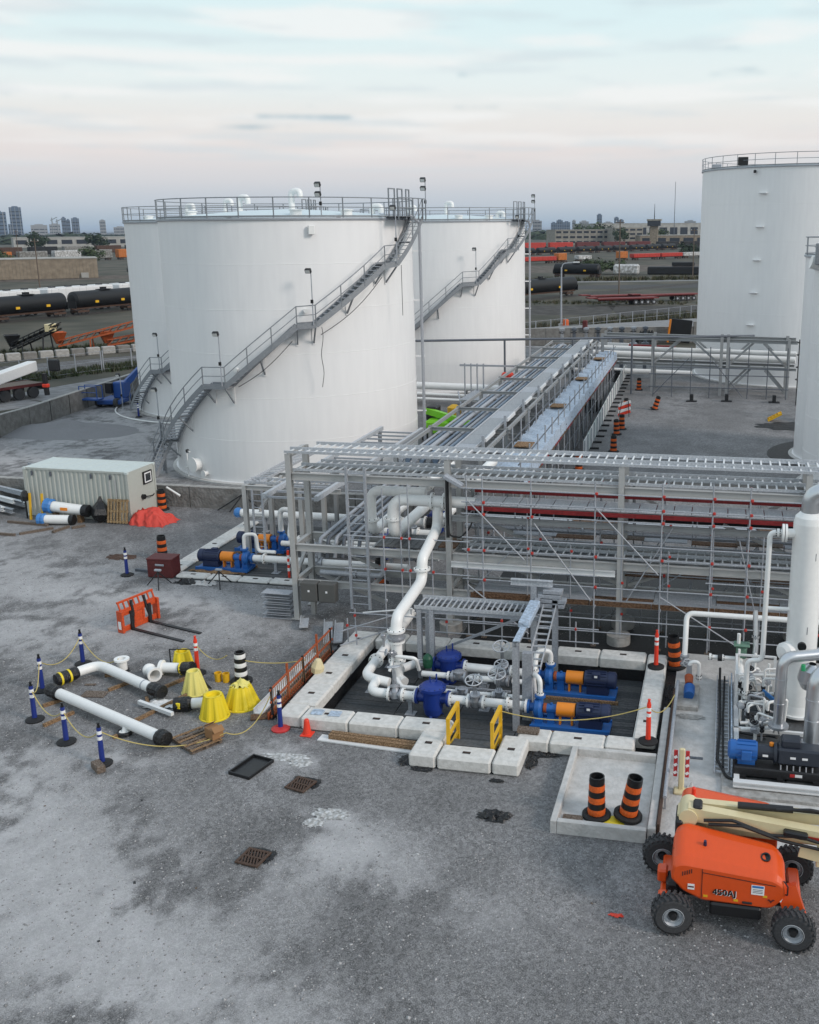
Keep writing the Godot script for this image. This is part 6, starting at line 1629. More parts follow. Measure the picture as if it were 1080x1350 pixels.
	part("black_hose", B.new().tube([V(.9, .3, -27.2), V(1.3, .35, -27.0), V(1.7, .3, -27.15), V(1.9, .5, -26.7)], .04, .15, 6), "hose_black", i2)
	var g := thing("control_valve", "pale green control valve on white pipes at the back of the skid", "control valve", V(.93, .3, -30.8))
	part("green_body", B.new().cbox(V(.93, 1.25, -30.8), V(.34, .42, .3), .06).cbox(V(.93, 1.5, -30.8), V(.5, .06, .4), .02), "pale_green", g)
	part("stem", B.new().cyl(V(.83, 1.5, -30.8), V(.83, 1.85, -30.8), .06, -1, 10), "white_pipe", g)
	line(g, [V(.75, 1.0, -30.8), V(-.05, 1.0, -30.8)], .07, "white_pipe", [[V(.35, 1.0, -30.8), Vector3.RIGHT], [V(-.03, 1.0, -30.8), Vector3.RIGHT]])
	part("black_coupling", B.new().cyl(V(.2, 1.0, -30.8), V(.34, 1.0, -30.8), .12, -1, 12), "dark_steel", g)
	line(g, [V(1.3, 2.6, -31.0), V(1.35, 1.5, -30.7), V(1.3, .7, -30.5)], .08, "cladding", [[V(1.34, 1.8, -30.8), Vector3.UP]], .2)
	part("lower_pipe", B.new().cyl(V(.9, 1.0, -30.7), V(.98, .4, -29.5), .1, -1, 12), "white_pipe", g)
# ---------- orange boom lift ----------
func loft(profs: Array, zs: Array) -> B:   # profiles with the same number of points, at several depths
	var b := B.new()
	var m: int = profs[0].size()
	for k in profs.size() - 1:
		for i in m:
			var j := (i + 1) % m
			var p: Array = [V(profs[k][i].x, profs[k][i].y, zs[k]), V(profs[k][j].x, profs[k][j].y, zs[k]), V(profs[k+1][j].x, profs[k+1][j].y, zs[k+1]), V(profs[k+1][i].x, profs[k+1][i].y, zs[k+1])]
			var nn: Vector3 = (p[2] - p[0]).cross(p[3] - p[1]).normalized()
			var mid: Vector3 = (p[0] + p[2]) * .5
			if nn.dot(mid - V(.55, 1.3, (zs[0] + zs[-1]) * .5)) < 0: nn = -nn
			b.quad(p[0], p[1], p[2], p[3], nn)
	for e in [0, profs.size() - 1]:
		var ix := Geometry2D.triangulate_polygon(PackedVector2Array(profs[e]))
		var nn := V(0, 0, signf(zs[e] - zs[profs.size() - 1 - e]))
		for i in range(0, ix.size(), 3):
			b.tri(V(profs[e][ix[i]].x, profs[e][ix[i]].y, zs[e]), V(profs[e][ix[i+1]].x, profs[e][ix[i+1]].y, zs[e]), V(profs[e][ix[i+2]].x, profs[e][ix[i+2]].y, zs[e]), nn, nn, nn)
	return b
func round_poly(pts: Array, r: float, steps := 4) -> Array:
	var out := []
	for i in pts.size():
		var p: Vector2 = pts[i]
		var a: Vector2 = pts[(i + pts.size() - 1) % pts.size()] - p
		var b: Vector2 = pts[(i + 1) % pts.size()] - p
		var ca := minf(r, a.length() * .45)
		var cb := minf(r, b.length() * .45)
		for s in steps + 1:
			var t := float(s) / steps
			out.append((p + a.normalized() * ca).lerp(p, t).lerp(p.lerp(p + b.normalized() * cb, t), t))
	return out
func inset(pts: Array, d: float) -> Array:
	var c := Vector2.ZERO
	for p in pts: c += p / pts.size()
	var out := []
	for p in pts: out.append(p + (c - p).normalized() * d)
	return out
func lift() -> void:
	var o := thing("boom_lift", "orange articulated boom lift with cream booms and black tyres on the gravel", "boom lift", V(.6, 0, -19.7))
	# chassis
	var y := .72
	part("chassis", B.new().cbox(V(.62, .62, -19.72), V(2.3, .3, 1.0), .05), "dark_steel", o)
	part("turntable_ring", B.new().cyl(V(.55, .76, -19.8), V(.55, .88, -19.8), .55, -1, 24), "dark_steel", o)
	for q in [[-.72, -19.65], [1.95, -19.7]]:
		part("axle", B.new().cbox(V(q[0], .48, q[1]), V(.26, .22, 1.7), .04), "lift_orange", o)
	part("axle_box", B.new().cbox(V(-.6, .62, -19.4), V(.26, .34, .5), .05), "dark_steel", o)
	part("hitch", B.new().cbox(V(-.82, .75, -19.55), V(.22, .3, .3), .04).cbox(V(-.78, .55, -18.98), V(.2, .3, .2), .04), "lift_orange", o)
	part("rear_leg", B.new().bar(V(1.72, 1.1, -19.1), V(1.95, .5, -18.95), .42, .22, Vector3.BACK), "lift_orange", o)
	part("under_tank", B.new().cbox(V(.72, .5, -19.05), V(1.05, .3, .4), .04), "plastic_black", o)
	for q in [[-.55, -18.66, 8.0], [1.88, -18.62, -6.0], [-.9, -20.72, 6.0], [2.0, -20.85, -6.0]]:
		var c := V(q[0], .43, q[1])
		var bs := ry(q[2])
		var ax: Vector3 = bs.z
		var wl := part("wheel", B.new().lathe(c - ax * .16, ax, [[.2, 0], [.36, 0], [.415, .04], [.42, .16], [.415, .28], [.36, .32], [.2, .32]], 32), "tyre", o)
		var lug := B.new()
		for i in 22:
			for sd in [-1, 1]:
				var a: float = TAU * (i + (.5 if sd > 0 else 0.0)) / 22
				var e: Vector3 = bs.x * cos(a) + bs.y * sin(a)
				var e2: Vector3 = bs.x * cos(a + .16) + bs.y * sin(a + .16)
				lug.bar(c + e * .425 + ax * .165 * sd, c + e2 * .43 + ax * .01 * sd, .055, .035, e)
		part("tread_lugs", lug, "tyre", wl)
		for sd in [-1, 1]:
			part("rim", B.new().lathe(c + ax * .125 * sd, ax * sd, [[.0, -.08], [.11, -.08], [.13, -.03], [.19, -.05], [.235, .03], [.215, .04]], 24), "tray_steel", wl)
			part("hub", B.new().cyl(c + ax * .06 * sd, c + ax * .15 * sd, .1, .07, 14), "dark_steel", wl)
	# covers of the turntable
	var side: Array = round_poly([Vector2(-.42, .86), Vector2(.02, .66), Vector2(1.45, .66), Vector2(1.72, .95), Vector2(1.7, 1.42), Vector2(1.5, 1.66), Vector2(-.42, 1.96), Vector2(-.6, 1.82), Vector2(-.64, 1.2)], .11)
	var low := func(drop: float, ins: float) -> Array:   # the same outline with its top pressed down
		var out := []
		for p in inset(side, ins): out.append(Vector2(p.x, minf(p.y, 1.0 + (p.y - 1.0) * (1.0 - drop))))
		return out
	var cover := part("engine_cover", loft([low.call(.50, .07), low.call(.48, .02), low.call(.36, 0.0), low.call(.06, .0), low.call(.0, .03), low.call(.0, .08)], [-18.86, -18.885, -19.0, -19.5, -19.66, -19.74]), "lift_orange", o, "orange engine cover on the near side")
	part("cover_seam", B.new().bar(V(.02, .74, -18.858), V(.02, 1.42, -18.858), .012, .012, Vector3.BACK).bar(V(.02, 1.34, -18.858), V(1.5, 1.22, -18.858), .012, .012, Vector3.BACK), "dark_steel", cover)
	part("cover_crease", B.new().bar(V(-.5, 1.02, -18.885), V(1.6, .86, -18.885), .018, .03, Vector3.UP), "lift_orange", cover)
	part("exhaust_hole", B.new().lathe(V(1.3, 1.56, -19.3), V(-.15, 1, .5), [[.1, 0], [.1, .05], [.07, .05], [.07, .01], [0, .01]], 16), "plastic_black", cover)
	part("latch_knob", B.new().cyl(V(.05, 1.66, -19.3), V(.05, 1.84, -19.24), .045, .03, 10), "navy_motor", cover)
	part("door_latch", B.new().cbox(V(.95, .76, -18.845), V(.2, .05, .03), .01), "dark_steel", cover)
	part("vent_grille", B.new().cbox(V(-.585, 1.5, -19.35), V(.03, .22, .3), .01), "plastic_black", cover)
	var st := part("warning_sticker", B.new().box(V(1.15, 1.08, -18.855), V(.26, .22, .006)), "reflective", cover)
	part("sticker_band", B.new().box(V(1.15, 1.155, -18.851), V(.23, .05, .004)), "sticker_blue", st)
	for k in 3: part("sticker_line", B.new().box(V(1.15, 1.09 - k * .035, -18.851), V(.2, .012, .004)), "galvanised_dark", st)
	part("side_sticker", B.new().box(V(-.2, .98, -18.853), V(.14, .13, .006)), "reflective", cover)
	part("sticker_bar", B.new().box(V(-.2, .98, -18.848), V(.12, .03, .004)), "chest_red", cover)
	for q in [[.1, .8], [.72, .78], [1.3, .95]]: part("caution_sticker", B.new().box(V(q[0], q[1], -18.855), V(.09, .05, .005)), "yellow", cover)
	for k in 5: part("vent_slot", B.new().cbox(V(-.2 - k * .045, 1.34 - .02 * k, -18.86), V(.02, .1, .012), .003), "dark_steel", cover)
	for q in [[.35, 1.42, -18.95], [.95, 1.38, -18.95]]: part("hinge", B.new().cbox(V(q[0], q[1], q[2]), V(.1, .03, .05), .008), "dark_steel", cover)
	part("grab_handle", B.new().tube([V(1.66, 1.0, -18.95), V(1.74, 1.05, -18.85), V(1.74, 1.25, -18.85), V(1.66, 1.3, -18.95)], .015, .03, 6), "dark_steel", cover)
	part("edge_sticker", B.new().box(V(1.62, .93, -18.88), V(.06, .16, .006), Basis(Vector3.BACK, -.3)), "reflective", cover)
	part("emblem", B.new().prism(PackedVector2Array([Vector2(-.07, .02), Vector2(-.03, .0), Vector2(0, -.05), Vector2(.03, 0), Vector2(.08, .03), Vector2(.04, .05), Vector2(0, .01), Vector2(-.04, .05)]), V(1.42, .86, -18.852), Vector3.RIGHT, Vector3.UP, .004), "chest_red", cover)
	for z in [[-18.855, "reflective", .14], [-18.846, "plastic_black", .14]]:
		var tm := TextMesh.new()
		var ft := SystemFont.new()
		ft.font_names = PackedStringArray(["Droid Sans"])
		ft.font_weight = 800
		ft.font_italic = true
		tm.font = ft
		tm.text = "450AJ"
		tm.font_size = 32
		tm.pixel_size = z[2] / 24.0
		tm.depth = .006
		var mi := MeshInstance3D.new()
		mi.name = "lettering"
		mi.mesh = tm
		mi.material_override = M[z[1]]
		mi.position = V(.48, .93, z[0]) - B.O
		if z[1] == "reflective": mi.position += V(.014, -.012, 0)
		cover.add_child(mi, true)
	var sf: Array = round_poly([Vector2(-.5, .9), Vector2(1.6, .9), Vector2(1.6, 1.7), Vector2(-.35, 1.98), Vector2(-.52, 1.85)], .15)
	part("far_cover", loft([inset(sf, .04), sf, sf, inset(sf, .12)], [-20.42, -20.5, -21.1, -21.25]), "lift_orange", o, "orange cover on the far side")
	part("beacon", B.new().lathe(V(-.25, 1.95, -20.75), Vector3.UP, [[.06, 0], [.06, .05], [.045, .06], [.045, .2], [.03, .23], [0, .23]], 12), "post_red", o)
	part("tail_plate", B.new().cbox(V(-.52, 1.45, -20.05), V(.16, 1.0, .7), .04), "dark_steel", o)
	# booms
	var bm := part("lower_boom", B.new().cbox(V(2.0, 1.66, -20.15), V(4.6, .3, .26), .03, Basis(Vector3.BACK, -.02)), "cream", o)
	part("upper_boom", B.new().bar(V(-.35, 2.08, -19.92), V(4.6, 1.66, -19.85), .24, .3), "cream", o)
	part("mid_boom", B.new().bar(V(-.3, 2.05, -20.24), V(4.6, 2.02, -20.3), .2, .24), "cream", o)
	part("boom_pivot", B.new().cyl(V(-.33, 2.0, -20.4), V(-.33, 2.0, -19.75), .2, -1, 16).cbox(V(-.42, 1.75, -20.1), V(.3, .6, .5), .05), "cream", o)
	part("pivot_cap", B.new().cbox(V(-.14, 2.16, -19.98), V(.2, .24, .34), .04), "dark_steel", o)
	part("lift_cylinder", B.new().cyl(V(.7, 2.24, -20.1), V(1.85, 2.24, -20.14), .075, -1, 12).cyl(V(1.8, 2.24, -20.14), V(3.2, 2.2, -20.2), .04, -1, 10), "dark_steel", o)
	part("boom_link", B.new().bar(V(2.0, 1.55, -19.72), V(3.3, 1.3, -19.72), .06, .26).cbox(V(2.55, 1.45, -19.74), V(.4, .5, .08), .02), "cream", o)
	for q in [[V(.0, 2.02, -19.72), V(.6, 2.1, -19.7), V(1.4, 1.86, -19.68), V(2.0, 1.9, -19.68), V(3.2, 1.62, -19.66)], [V(.1, 1.95, -19.7), V(.8, 2.02, -19.66), V(1.6, 1.78, -19.66), V(3.2, 1.56, -19.64)], [V(1.5, 2.28, -20.0), V(2.2, 2.36, -20.0), V(3.2, 2.2, -20.05)]]:
		part("hydraulic_hose", B.new().tube(q, .035, .3, 8), "hose_black", bm)
	part("cable_chain", B.new().cbox(V(1.9, 1.92, -19.72), V(.5, .14, .16), .03, Basis(Vector3.BACK, -.1)), "plastic_black", bm)
	part("red_decal", B.new().bar(V(2.05, 1.86, -19.728), V(3.2, 1.76, -19.728), .004, .1), "car_red", bm)
# ---------- things lying in the yard ----------
func marker(at: Vector3, label: String, group: String, body: String, h := 1.12, base := "rubber") -> Node3D:
	var o := thing("marker_post", label, "marker post", at, group)
	part("rubber_base", B.new().lathe(at, Vector3.UP, [[0, 0], [.27, 0], [.28, .04], [.2, .08], [.06, .1]], 14), base, o)
	part("tube", B.new().cyl(at + V(0, .08, 0), at + V(0, h, 0), .075, .062, 14), body, o)
	for k in 2: part("reflective_band", B.new().cyl(at + V(0, h - .2 - k * .17, 0), at + V(0, h - .1 - k * .17, 0), .069, .068, 14), "reflective", o)
	part("handle", B.new().cyl(at + V(0, h, 0), at + V(0, h + .05, 0), .05, -1, 10).cyl(at + V(0, h + .05, 0), at + V(0, h + .14, 0), .03, .045, 10), "plastic_black" if body == "post_blue" else body, o)
	return o
func taped(a: Vector3, c: Vector3, r: float, sd: int) -> B:   # taped plastic over a pipe end
	var d := (c - a).length()
	var p := []
	var g := RandomNumberGenerator.new()
	g.seed = sd
	p.append([0.0, -.02])
	p.append([r * 1.02, 0.0])
	for k in 5: p.append([r * g.randf_range(1.0, 1.18), d * (k + .6) / 5.5])
	p.append([r * .9, d])
	return B.new().lathe(a, c - a, p, 12, false)
func cone(at: Vector3, rb: float, rt: float, h: float, m: String, label: String) -> Node3D:   # fluted yellow base, hollow
	var o := thing("yellow_cone", label, "plastic base", at, "yellow plastic bases")
	var b := B.new()
	var k := 108
	var pt := func(u: float, t: float) -> Vector3:
		var a := TAU * u / k
		var r := lerpf(rb, rt, t) * (1.0 + .075 * clampf(cos(a * 9) * 1.8, -1, 1) * (1.0 - .5 * t))
		return at + V(sin(a) * r, .03 + (h - .03) * t, cos(a) * r)
	var nm := func(u: float, t: float) -> Vector3:
		var e: Vector3 = (pt.call(u + .4, t) - pt.call(u - .4, t)).cross(pt.call(u, t + .02) - pt.call(u, t - .02)).normalized()
		return e if e.dot(pt.call(u, t) - at - V(0, h * .5, 0)) > 0 else -e
	for i in k:
		b.tri(pt.call(i, 0), pt.call(i + 1, 0), pt.call(i + 1, 1), nm.call(i, 0), nm.call(i + 1, 0), nm.call(i + 1, 1))
		b.tri(pt.call(i, 0), pt.call(i + 1, 1), pt.call(i, 1), nm.call(i, 0), nm.call(i + 1, 1), nm.call(i, 1))
	part("fluted_wall", b, m, o)
	part("foot_rim", B.new().lathe(at, Vector3.UP, [[rb * .95, 0], [rb * 1.1, 0], [rb * 1.1, .03], [rb, .05]], 28), m, o)
	part("top_face", B.new().lathe(at, Vector3.UP, [[rt * .99, h], [rt * .75, h], [rt * .7, h - .1], [0, h - .12]], 20), m, o)
	return o
func rope(called_label: String, pts: Array, sag: float) -> void:
	var o := thing("barrier_rope", called_label, "rope", V(pts[0].x, 0, pts[0].z))
	for i in pts.size() - 1:
		var q := []
		for k in 13:
			var t := k / 12.0
			var p: Vector3 = pts[i].lerp(pts[i+1], t)
			p.y = maxf(.04, p.y - sag * 4 * t * (1 - t))
			q.append(p)
		part("rope_span", B.new().tube(q, .016, 0, 5), "rope", o)
func yard_items() -> void:
	mat("grate_rust", lin(.13, .085, .065), .8, .2, M["timber"].albedo_texture, 2.0)
	# rope barrier on blue posts
	var bp := [V(-20.94, 0, -28.4), V(-20.98, 0, -26.3), V(-19.9, 0, -24.45), V(-18.1, 0, -23.4), V(-16.35, 0, -22.5)]
	var bl := ["blue marker post of the rope barrier, far corner by the bent pipe", "blue marker post of the rope barrier beside the black pipe wrap", "blue marker post of the rope barrier on a round black foot at the left corner", "blue marker post of the rope barrier between the two wooden skids", "blue marker post of the rope barrier behind a wooden block"]
	for i in 5: marker(bp[i], bl[i], "blue posts of the rope barrier", "post_blue")
	solo("wooden_block", B.new().cbox(atp(V(-16.28, .1, -22.2)), V(.5, .2, .24), .02, ry(-38)), "timber_grey", "chunky wooden block at the foot of a blue post", "wooden block")
	marker(V(-24.64, 0, -37.0), "blue marker post standing alone beside the dark red chest", "", "post_blue")
	marker(V(-16.7, 0, -28.45), "orange-red marker post among the yellow bases", "", "post_red", 1.2)
	rope("yellow rope hung between the blue posts round the white pipes", [V(-15.3, 1.0, -27.9), V(-16.7, 1.05, -28.45)], .3)
	rope("yellow rope strung along the left row of blue posts", [V(-19.3, .5, -28.0), bp[0] + V(0, 1, 0), bp[1] + V(0, 1, 0), bp[2] + V(0, 1, 0), bp[3] + V(0, 1, 0), bp[4] + V(0, 1, 0), V(-13.6, .25, -24.4), V(-12.75, .9, -25.6)], .45)
	rope("yellow rope from the striped drum to the orange fence", [V(-14.98, .8, -28.1), V(-12.9, .75, -28.6)], .12)
	# two long white pipes
	var a := V(-20.1, .3, -25.75)
	var c := V(-15.25, .3, -23.7)
	var o := thing("pipe_spool", "straight white pipe with black wrapped ends lying inside the rope barrier", "pipe", V(-17.7, 0, -24.7))
	part("pipe", B.new().cyl(a, c, .165, -1, 20), "white_pipe", o)
	part("branch", flange(B.new().cyl(V(-16.7, .3, -24.3), V(-16.7, .06, -24.15), .1, -1, 12), V(-16.7, .08, -24.15), Vector3.UP, .16), "white_pipe", o)
	part("black_wrap", taped(a + (a - c).normalized() * .3, a + (c - a).normalized() * .25, .2, 3), "film_black", o)
	part("black_wrap", taped(c + (c - a).normalized() * .25, c - (c - a).normalized() * .12, .21, 5), "film_black", o)
	part("branch_wrap", taped(V(-16.7, .02, -24.15), V(-16.7, .14, -24.15), .2, 6), "film_black", o)
	o = thing("pipe_spool", "bent white pipe with black and yellow wrapped ends inside the rope barrier", "pipe", V(-18.6, 0, -27.2))
	var bend := [V(-20.35, .3, -27.1), V(-19.95, .3, -27.85), V(-17.2, .3, -26.55)]
	part("pipe", B.new().tube(bend, .165, .55, 18), "white_pipe", o)
	part("weld_band", B.new().cyl(V(-17.62, .3, -26.75), V(-17.57, .3, -26.725), .172, -1, 18), "galvanised", o)
	part("black_wrap", taped(V(-20.65, .26, -26.55), V(-20.3, .3, -27.2), .2, 8), "film_black", o)
	for k in 2: part("yellow_tape", B.new().cyl(V(-20.6 + k * .14, .27, -26.64 - k * .26), V(-20.57 + k * .14, .27, -26.7 - k * .26), .225, -1, 14), "cone_yellow", o)
	part("black_wrap", taped(V(-16.75, .3, -26.36), V(-17.3, .3, -26.6), .2, 9), "film_black", o)
	var tl := ["timber baulk under the black-wrapped left end of the straight pipe", "timber baulk crossing outside the straight pipe between two blue posts", "timber baulk under the middle of the bent pipe", "short timber chock by the branch of the straight pipe", "timber baulk under the right end of the bent pipe", "timber baulk under the elbow of the bent pipe", "longest timber baulk running past the white plastic sheet", "timber baulk pointing at the wrapped tee", "grey timber baulk behind the white pipe fittings"]
	var tk := 0
	for q in [[-20.2, -25.25, -19.85, -25.8, "timber"], [-19.35, -24.1, -19.0, -25.05, "timber"], [-18.85, -26.65, -18.5, -27.35, "timber"], [-16.9, -23.85, -16.65, -24.25, "timber"], [-17.35, -26.4, -17.0, -25.9, "timber"], [-19.6, -27.6, -19.1, -27.9, "timber"], [-16.85, -24.9, -16.1, -27.1, "timber"], [-17.2, -27.2, -16.8, -28.1, "timber"], [-18.1, -28.0, -17.2, -29.1, "timber_grey"]]:
		atp(V(q[0], 0, q[1]))
		solo("timber_skid", B.new().bar(V(q[0], .05, q[1]), V(q[2], .05, q[3]), .1, .095), q[4], tl[tk], "timber", "timbers under the pipes")
		tk += 1
	for q in [[-19.7, -26.95, .36, .1, 12.0], [-19.15, -26.35, .75, .42, 8.0]]:
		solo("board_offcut", B.new().cbox(atp(V(q[0], .025, q[1])), V(q[2], .035, q[3]), .008, ry(q[4])), "timber_grey", "thin grey board offcut on the gravel between the two white pipes", "board", "board offcuts")
	solo("white_baulk", B.new().bar(atp(V(-17.3, .15, -25.9)), V(-15.85, .15, -25.35), .11, .11), "white_paint", "white painted baulk with a frayed end across the timbers", "baulk")
	solo("plastic_sheet", crumple(atp(V(-16.7, .01, -26.1)), .5, .4, .1, 17), "white_paint", "white plastic sheet under the wrapped pipe end", "sheet")
	# loose fittings
	o = thing("flanged_stub", "short white stub standing upright on its flange behind the bent pipe", "pipe fitting", V(-19.25, 0, -28.1), "white pipe fittings")
	part("stub", B.new().lathe(V(-19.25, 0, -28.1), Vector3.UP, [[.16, .0], [.16, .42]], 16), "white_pipe", o)
	part("flange", B.new().lathe(V(-19.25, .42, -28.1), Vector3.UP, [[.16, 0], [.25, 0], [.25, .06], [.13, .06], [.13, -.1], [0, -.12]], 18), "white_pipe", o)
	part("foot_wrap", taped(V(-19.25, .01, -28.1), V(-19.25, .1, -28.1), .2, 12), "film_black", o)
	o = thing("reducer_fitting", "white pipe reducer lying open end toward the straight pipe", "pipe fitting", V(-17.95, 0, -27.75), "white pipe fittings")
	part("body", B.new().lathe(V(-18.2, .25, -27.95), V(.75, 0, .6), [[.2, 0], [.22, .1], [.17, .2], [.17, .5], [.24, .52], [.24, .6], [.17, .6], [.16, .02], [0, .02]], 18), "white_pipe", o)
	o = thing("tee_fitting", "white flanged tee wrapped in black plastic near the orange-red post", "pipe fitting", V(-17.4, 0, -28.15), "white pipe fittings")
	part("body", B.new().lathe(V(-17.85, .28, -28.1), V(1, 0, -.1), [[0, 0], [.24, 0], [.25, .1], [.17, .12], [.17, .8]], 18), "white_pipe", o)
	part("black_wrap", taped(V(-16.65, .35, -28.1), V(-17.15, .28, -28.15), .2, 14), "film_black", o)
	part("yellow_tape", B.new().cyl(V(-17.1, .29, -28.15), V(-17.04, .3, -28.15), .225, -1, 14), "cone_yellow", o)
	for k in 3: part("loose_strap", B.new().tube([V(-16.7, .35, -28.0), V(-16.3, .25 + k * .05, -27.8), V(-15.7 - k * .1, .03, -27.45 - k * .08)], .03, .1, 5), "hose_black", o)
	o = thing("wrapped_fitting", "short white fitting with a black and yellow wrapped end by the bright yellow base", "pipe fitting", V(-15.6, 0, -25.9), "white pipe fittings")
	part("body", B.new().cyl(V(-15.65, .22, -25.95), V(-15.1, .22, -26.15), .16, -1, 16), "white_pipe", o)
	part("black_wrap", taped(V(-16.05, .22, -25.8), V(-15.55, .22, -25.98), .21, 15), "film_black", o)
	part("yellow_tape", B.new().cbox(V(-15.85, .25, -25.68), V(.16, .2, .06), .02), "cone_yellow", o)
	o = thing("trestle", "small black steel frame standing behind the yellow bases", "frame", V(-17.5, 0, -28.9))
	part("rail", B.new().bar(V(-17.98, .55, -28.95), V(-16.8, .8, -28.6), .03, .03), "dark_steel", o)
	part("leg", B.new().bar(V(-17.98, 0, -28.95), V(-17.98, .56, -28.95), .03, .03), "dark_steel", o)
	part("leg", B.new().bar(V(-16.8, 0, -28.6), V(-16.8, .8, -28.6), .03, .03), "dark_steel", o)
	# yellow bases
	cone(V(-17.4, 0, -28.75), .36, .24, .62, "cone_yellow", "yellow fluted base behind the wrapped tee")
	cone(V(-16.1, 0, -27.15), .38, .2, .74, "cone_pale", "pale yellow cone-shaped base beside the black straps")
	cone(V(-14.68, 0, -25.75), .42, .28, .72, "cone_yellow", "bright yellow fluted base against the wrapped fitting")
	var bg := cone(V(-14.2, 0, -26.6), .52, .3, .68, "cone_yellow", "largest yellow fluted base with a rough pale top")
	part("cement_top", crumple(V(-14.2, .66, -26.6), .27, .27, .2, 19), "cone_pale", bg)
	for k in 2: solo("yellow_bucket", B.new().lathe(atp(V(-15.75 + k * .28, 0, -28.05)), Vector3.UP, [[0, 0], [.11, 0], [.125, .3], [.105, .3], [.1, .05], [0, .05]], 14), "yellow", "small orange-yellow bucket near the striped drum", "bucket", "small yellow buckets")
	o = thing("striped_drum", "black and white striped traffic drum behind the largest yellow base", "traffic drum", V(-14.98, 0, -28.15))
	part("rubber_base", B.new().lathe(V(-14.98, 0, -28.15), Vector3.UP, [[0, 0], [.36, 0], [.36, .07], [.22, .1]], 20), "rubber", o)
	for k in 6: part("band", B.new().lathe(V(-14.98, .1 + k * .15, -28.15), Vector3.UP, [[.21 - k * .006, 0], [.215 - k * .006, .07], [.205 - k * .006, .15]], 20), ["plastic_black", "reflective"][k % 2], o)
	part("top", B.new().lathe(V(-14.98, 1.0, -28.15), Vector3.UP, [[.17, 0], [.17, .05], [.13, .05], [.13, -.1], [0, -.1]], 20), "plastic_black", o)
	# pallet, box, tray, drains
	o = pallet(V(-14.4, 0, -24.15), -32, "weathered wooden pallet lying flat by the rope")
	o = thing("cardboard_box", "open brown cardboard box at the end of the pallet", "box", V(-13.95, .12, -24.3))
	part("carton", B.new().cbox(V(-13.95, .27, -24.35), V(.42, .3, .36), .01, ry(-30)), "card", o)
	for k in 2: part("flap", B.new().box(V(-13.95 + [-.2, .2][k], .44, -24.35 + [-.12, .12][k]), V(.2, .012, .34), ry(-30) * Basis(Vector3.BACK, [.7, -.7][k])), "card", o)
	o = thing("drip_tray", "black rubber drip tray lying on white dusty ground", "tray", V(-12.2, 0, -23.1))
	var bs := ry(-14)
	part("tray_floor", B.new().box(V(-12.2, .02, -23.1), V(.68, .02, 1.02), bs), "plastic_black", o)
	for q in [[V(.34, .05, 0), V(.04, .1, 1.06)], [V(-.34, .05, 0), V(.04, .1, 1.06)], [V(0, .05, .51), V(.7, .1, .04)], [V(0, .05, -.51), V(.7, .1, .04)]]: part("tray_rim", B.new().cbox(V(-12.2, 0, -23.1) + bs * q[0], q[1], .012, bs), "plastic_black", o)
	drain(V(-10.5, 0, -22.5), -14, "rusty square drain grate on black matting near the pit")
	drain(V(-10.3, 0, -19.25), -8, "rusty square drain grate nearest the open gravel, matting torn")
	o = solo("black_rag", crumple(atp(V(-5.15, .01, -22.1)), .42, .26, .16, 41), "film_black", "crumpled black plastic scrap on the gravel before the pit steps", "plastic scrap")
	solo("black_rag", crumple(atp(V(-5.45, .01, -23.75)), .2, .1, .08, 43), "film_black", "small black plastic scrap close to the pit steps", "plastic scrap")
	solo("orange_rag", crumple(atp(V(-1.75, .01, -18.9)), .16, .07, .05, 44), "post_red", "flattened red-orange strip on the gravel left of the boom lift", "strip")
	for q in [[-9.2, -21.4, .5, .26, 51], [-9.5, -20.95, .25, .2, 52], [-11.5, -23.85, .7, .22, 53], [-11.0, -23.6, .35, .2, 54]]:
		solo("lime_spill", crumple(atp(V(q[0], .0, q[1])), q[2], q[3], .05, q[4]), "lime_dust", {51: "larger white lime spill between the two drain grates", 52: "smaller white lime spill between the two drain grates", 53: "long white lime spill behind the black drip tray", 54: "short white lime spill beside the black drip tray"}[q[4]], "spill", "white lime spills")
	# timbers in front of the pit
	solo("white_board", B.new().bar(atp(V(-11.0, .03, -25.05)), V(-8.1, .03, -24.85), .34, .04), "white_paint", "long white board flat in front of the pit blocks", "board")
	for k in 2: solo("long_timber", B.new().bar(atp(V(-10.7, .12 + .0 * k, -25.2 + k * .16)), V(-8.05, .12, -25.05 + k * .16), .13, .13), "timber", ["rear", "front"][k] + " long brown timber lying on the white board by the pit", "timber", "timbers by the pit")
	solo("timber_block", B.new().cbox(atp(V(-5.0, .46, -25.85)), V(.62, .11, .28), .012), "timber_grey", "brown plank piece lying on a pit block near the front pump", "plank")
	# orange fence panel
	o = thing("orange_fence", "orange mesh fence panel with brown frame along the left of the pit", "fence", V(-12.85, 0, -28.2))
	for i in 5:
		var z := -25.9 - i * 1.18
		part("fence_post", B.new().bar(V(-12.85, 0, z), V(-12.85, 1.05 + .25 * (i % 2), z), .06, .06), ["dark_steel", "rust_orange"][i % 2], o)
	for y in [.12, .58, .98]: part("rail", B.new().bar(V(-12.85, y, -25.8), V(-12.85, y, -30.8), .04, .06), "rust_orange", o)
	for i in 34: part("mesh_strand", B.new().bar(V(-12.84, .12, -25.9 - i * .145), V(-12.84, .98, -25.9 - i * .145 + .03), .012, .025), "timber", o)
	part("toe_plank", B.new().bar(V(-12.95, .12, -25.8), V(-12.95, .12, -30.8), .04, .22), "rust_orange", o)
	atp(V(-13.4, 0, -28.4))
	solo("long_channel", B.new().mm(-13.5, .02, -30.6, -13.25, .1, -26.0).mm(-13.52, .02, -30.6, -13.49, .24, -26.0), "white_paint", "long white steel channel lying beside the orange fence", "steel channel")
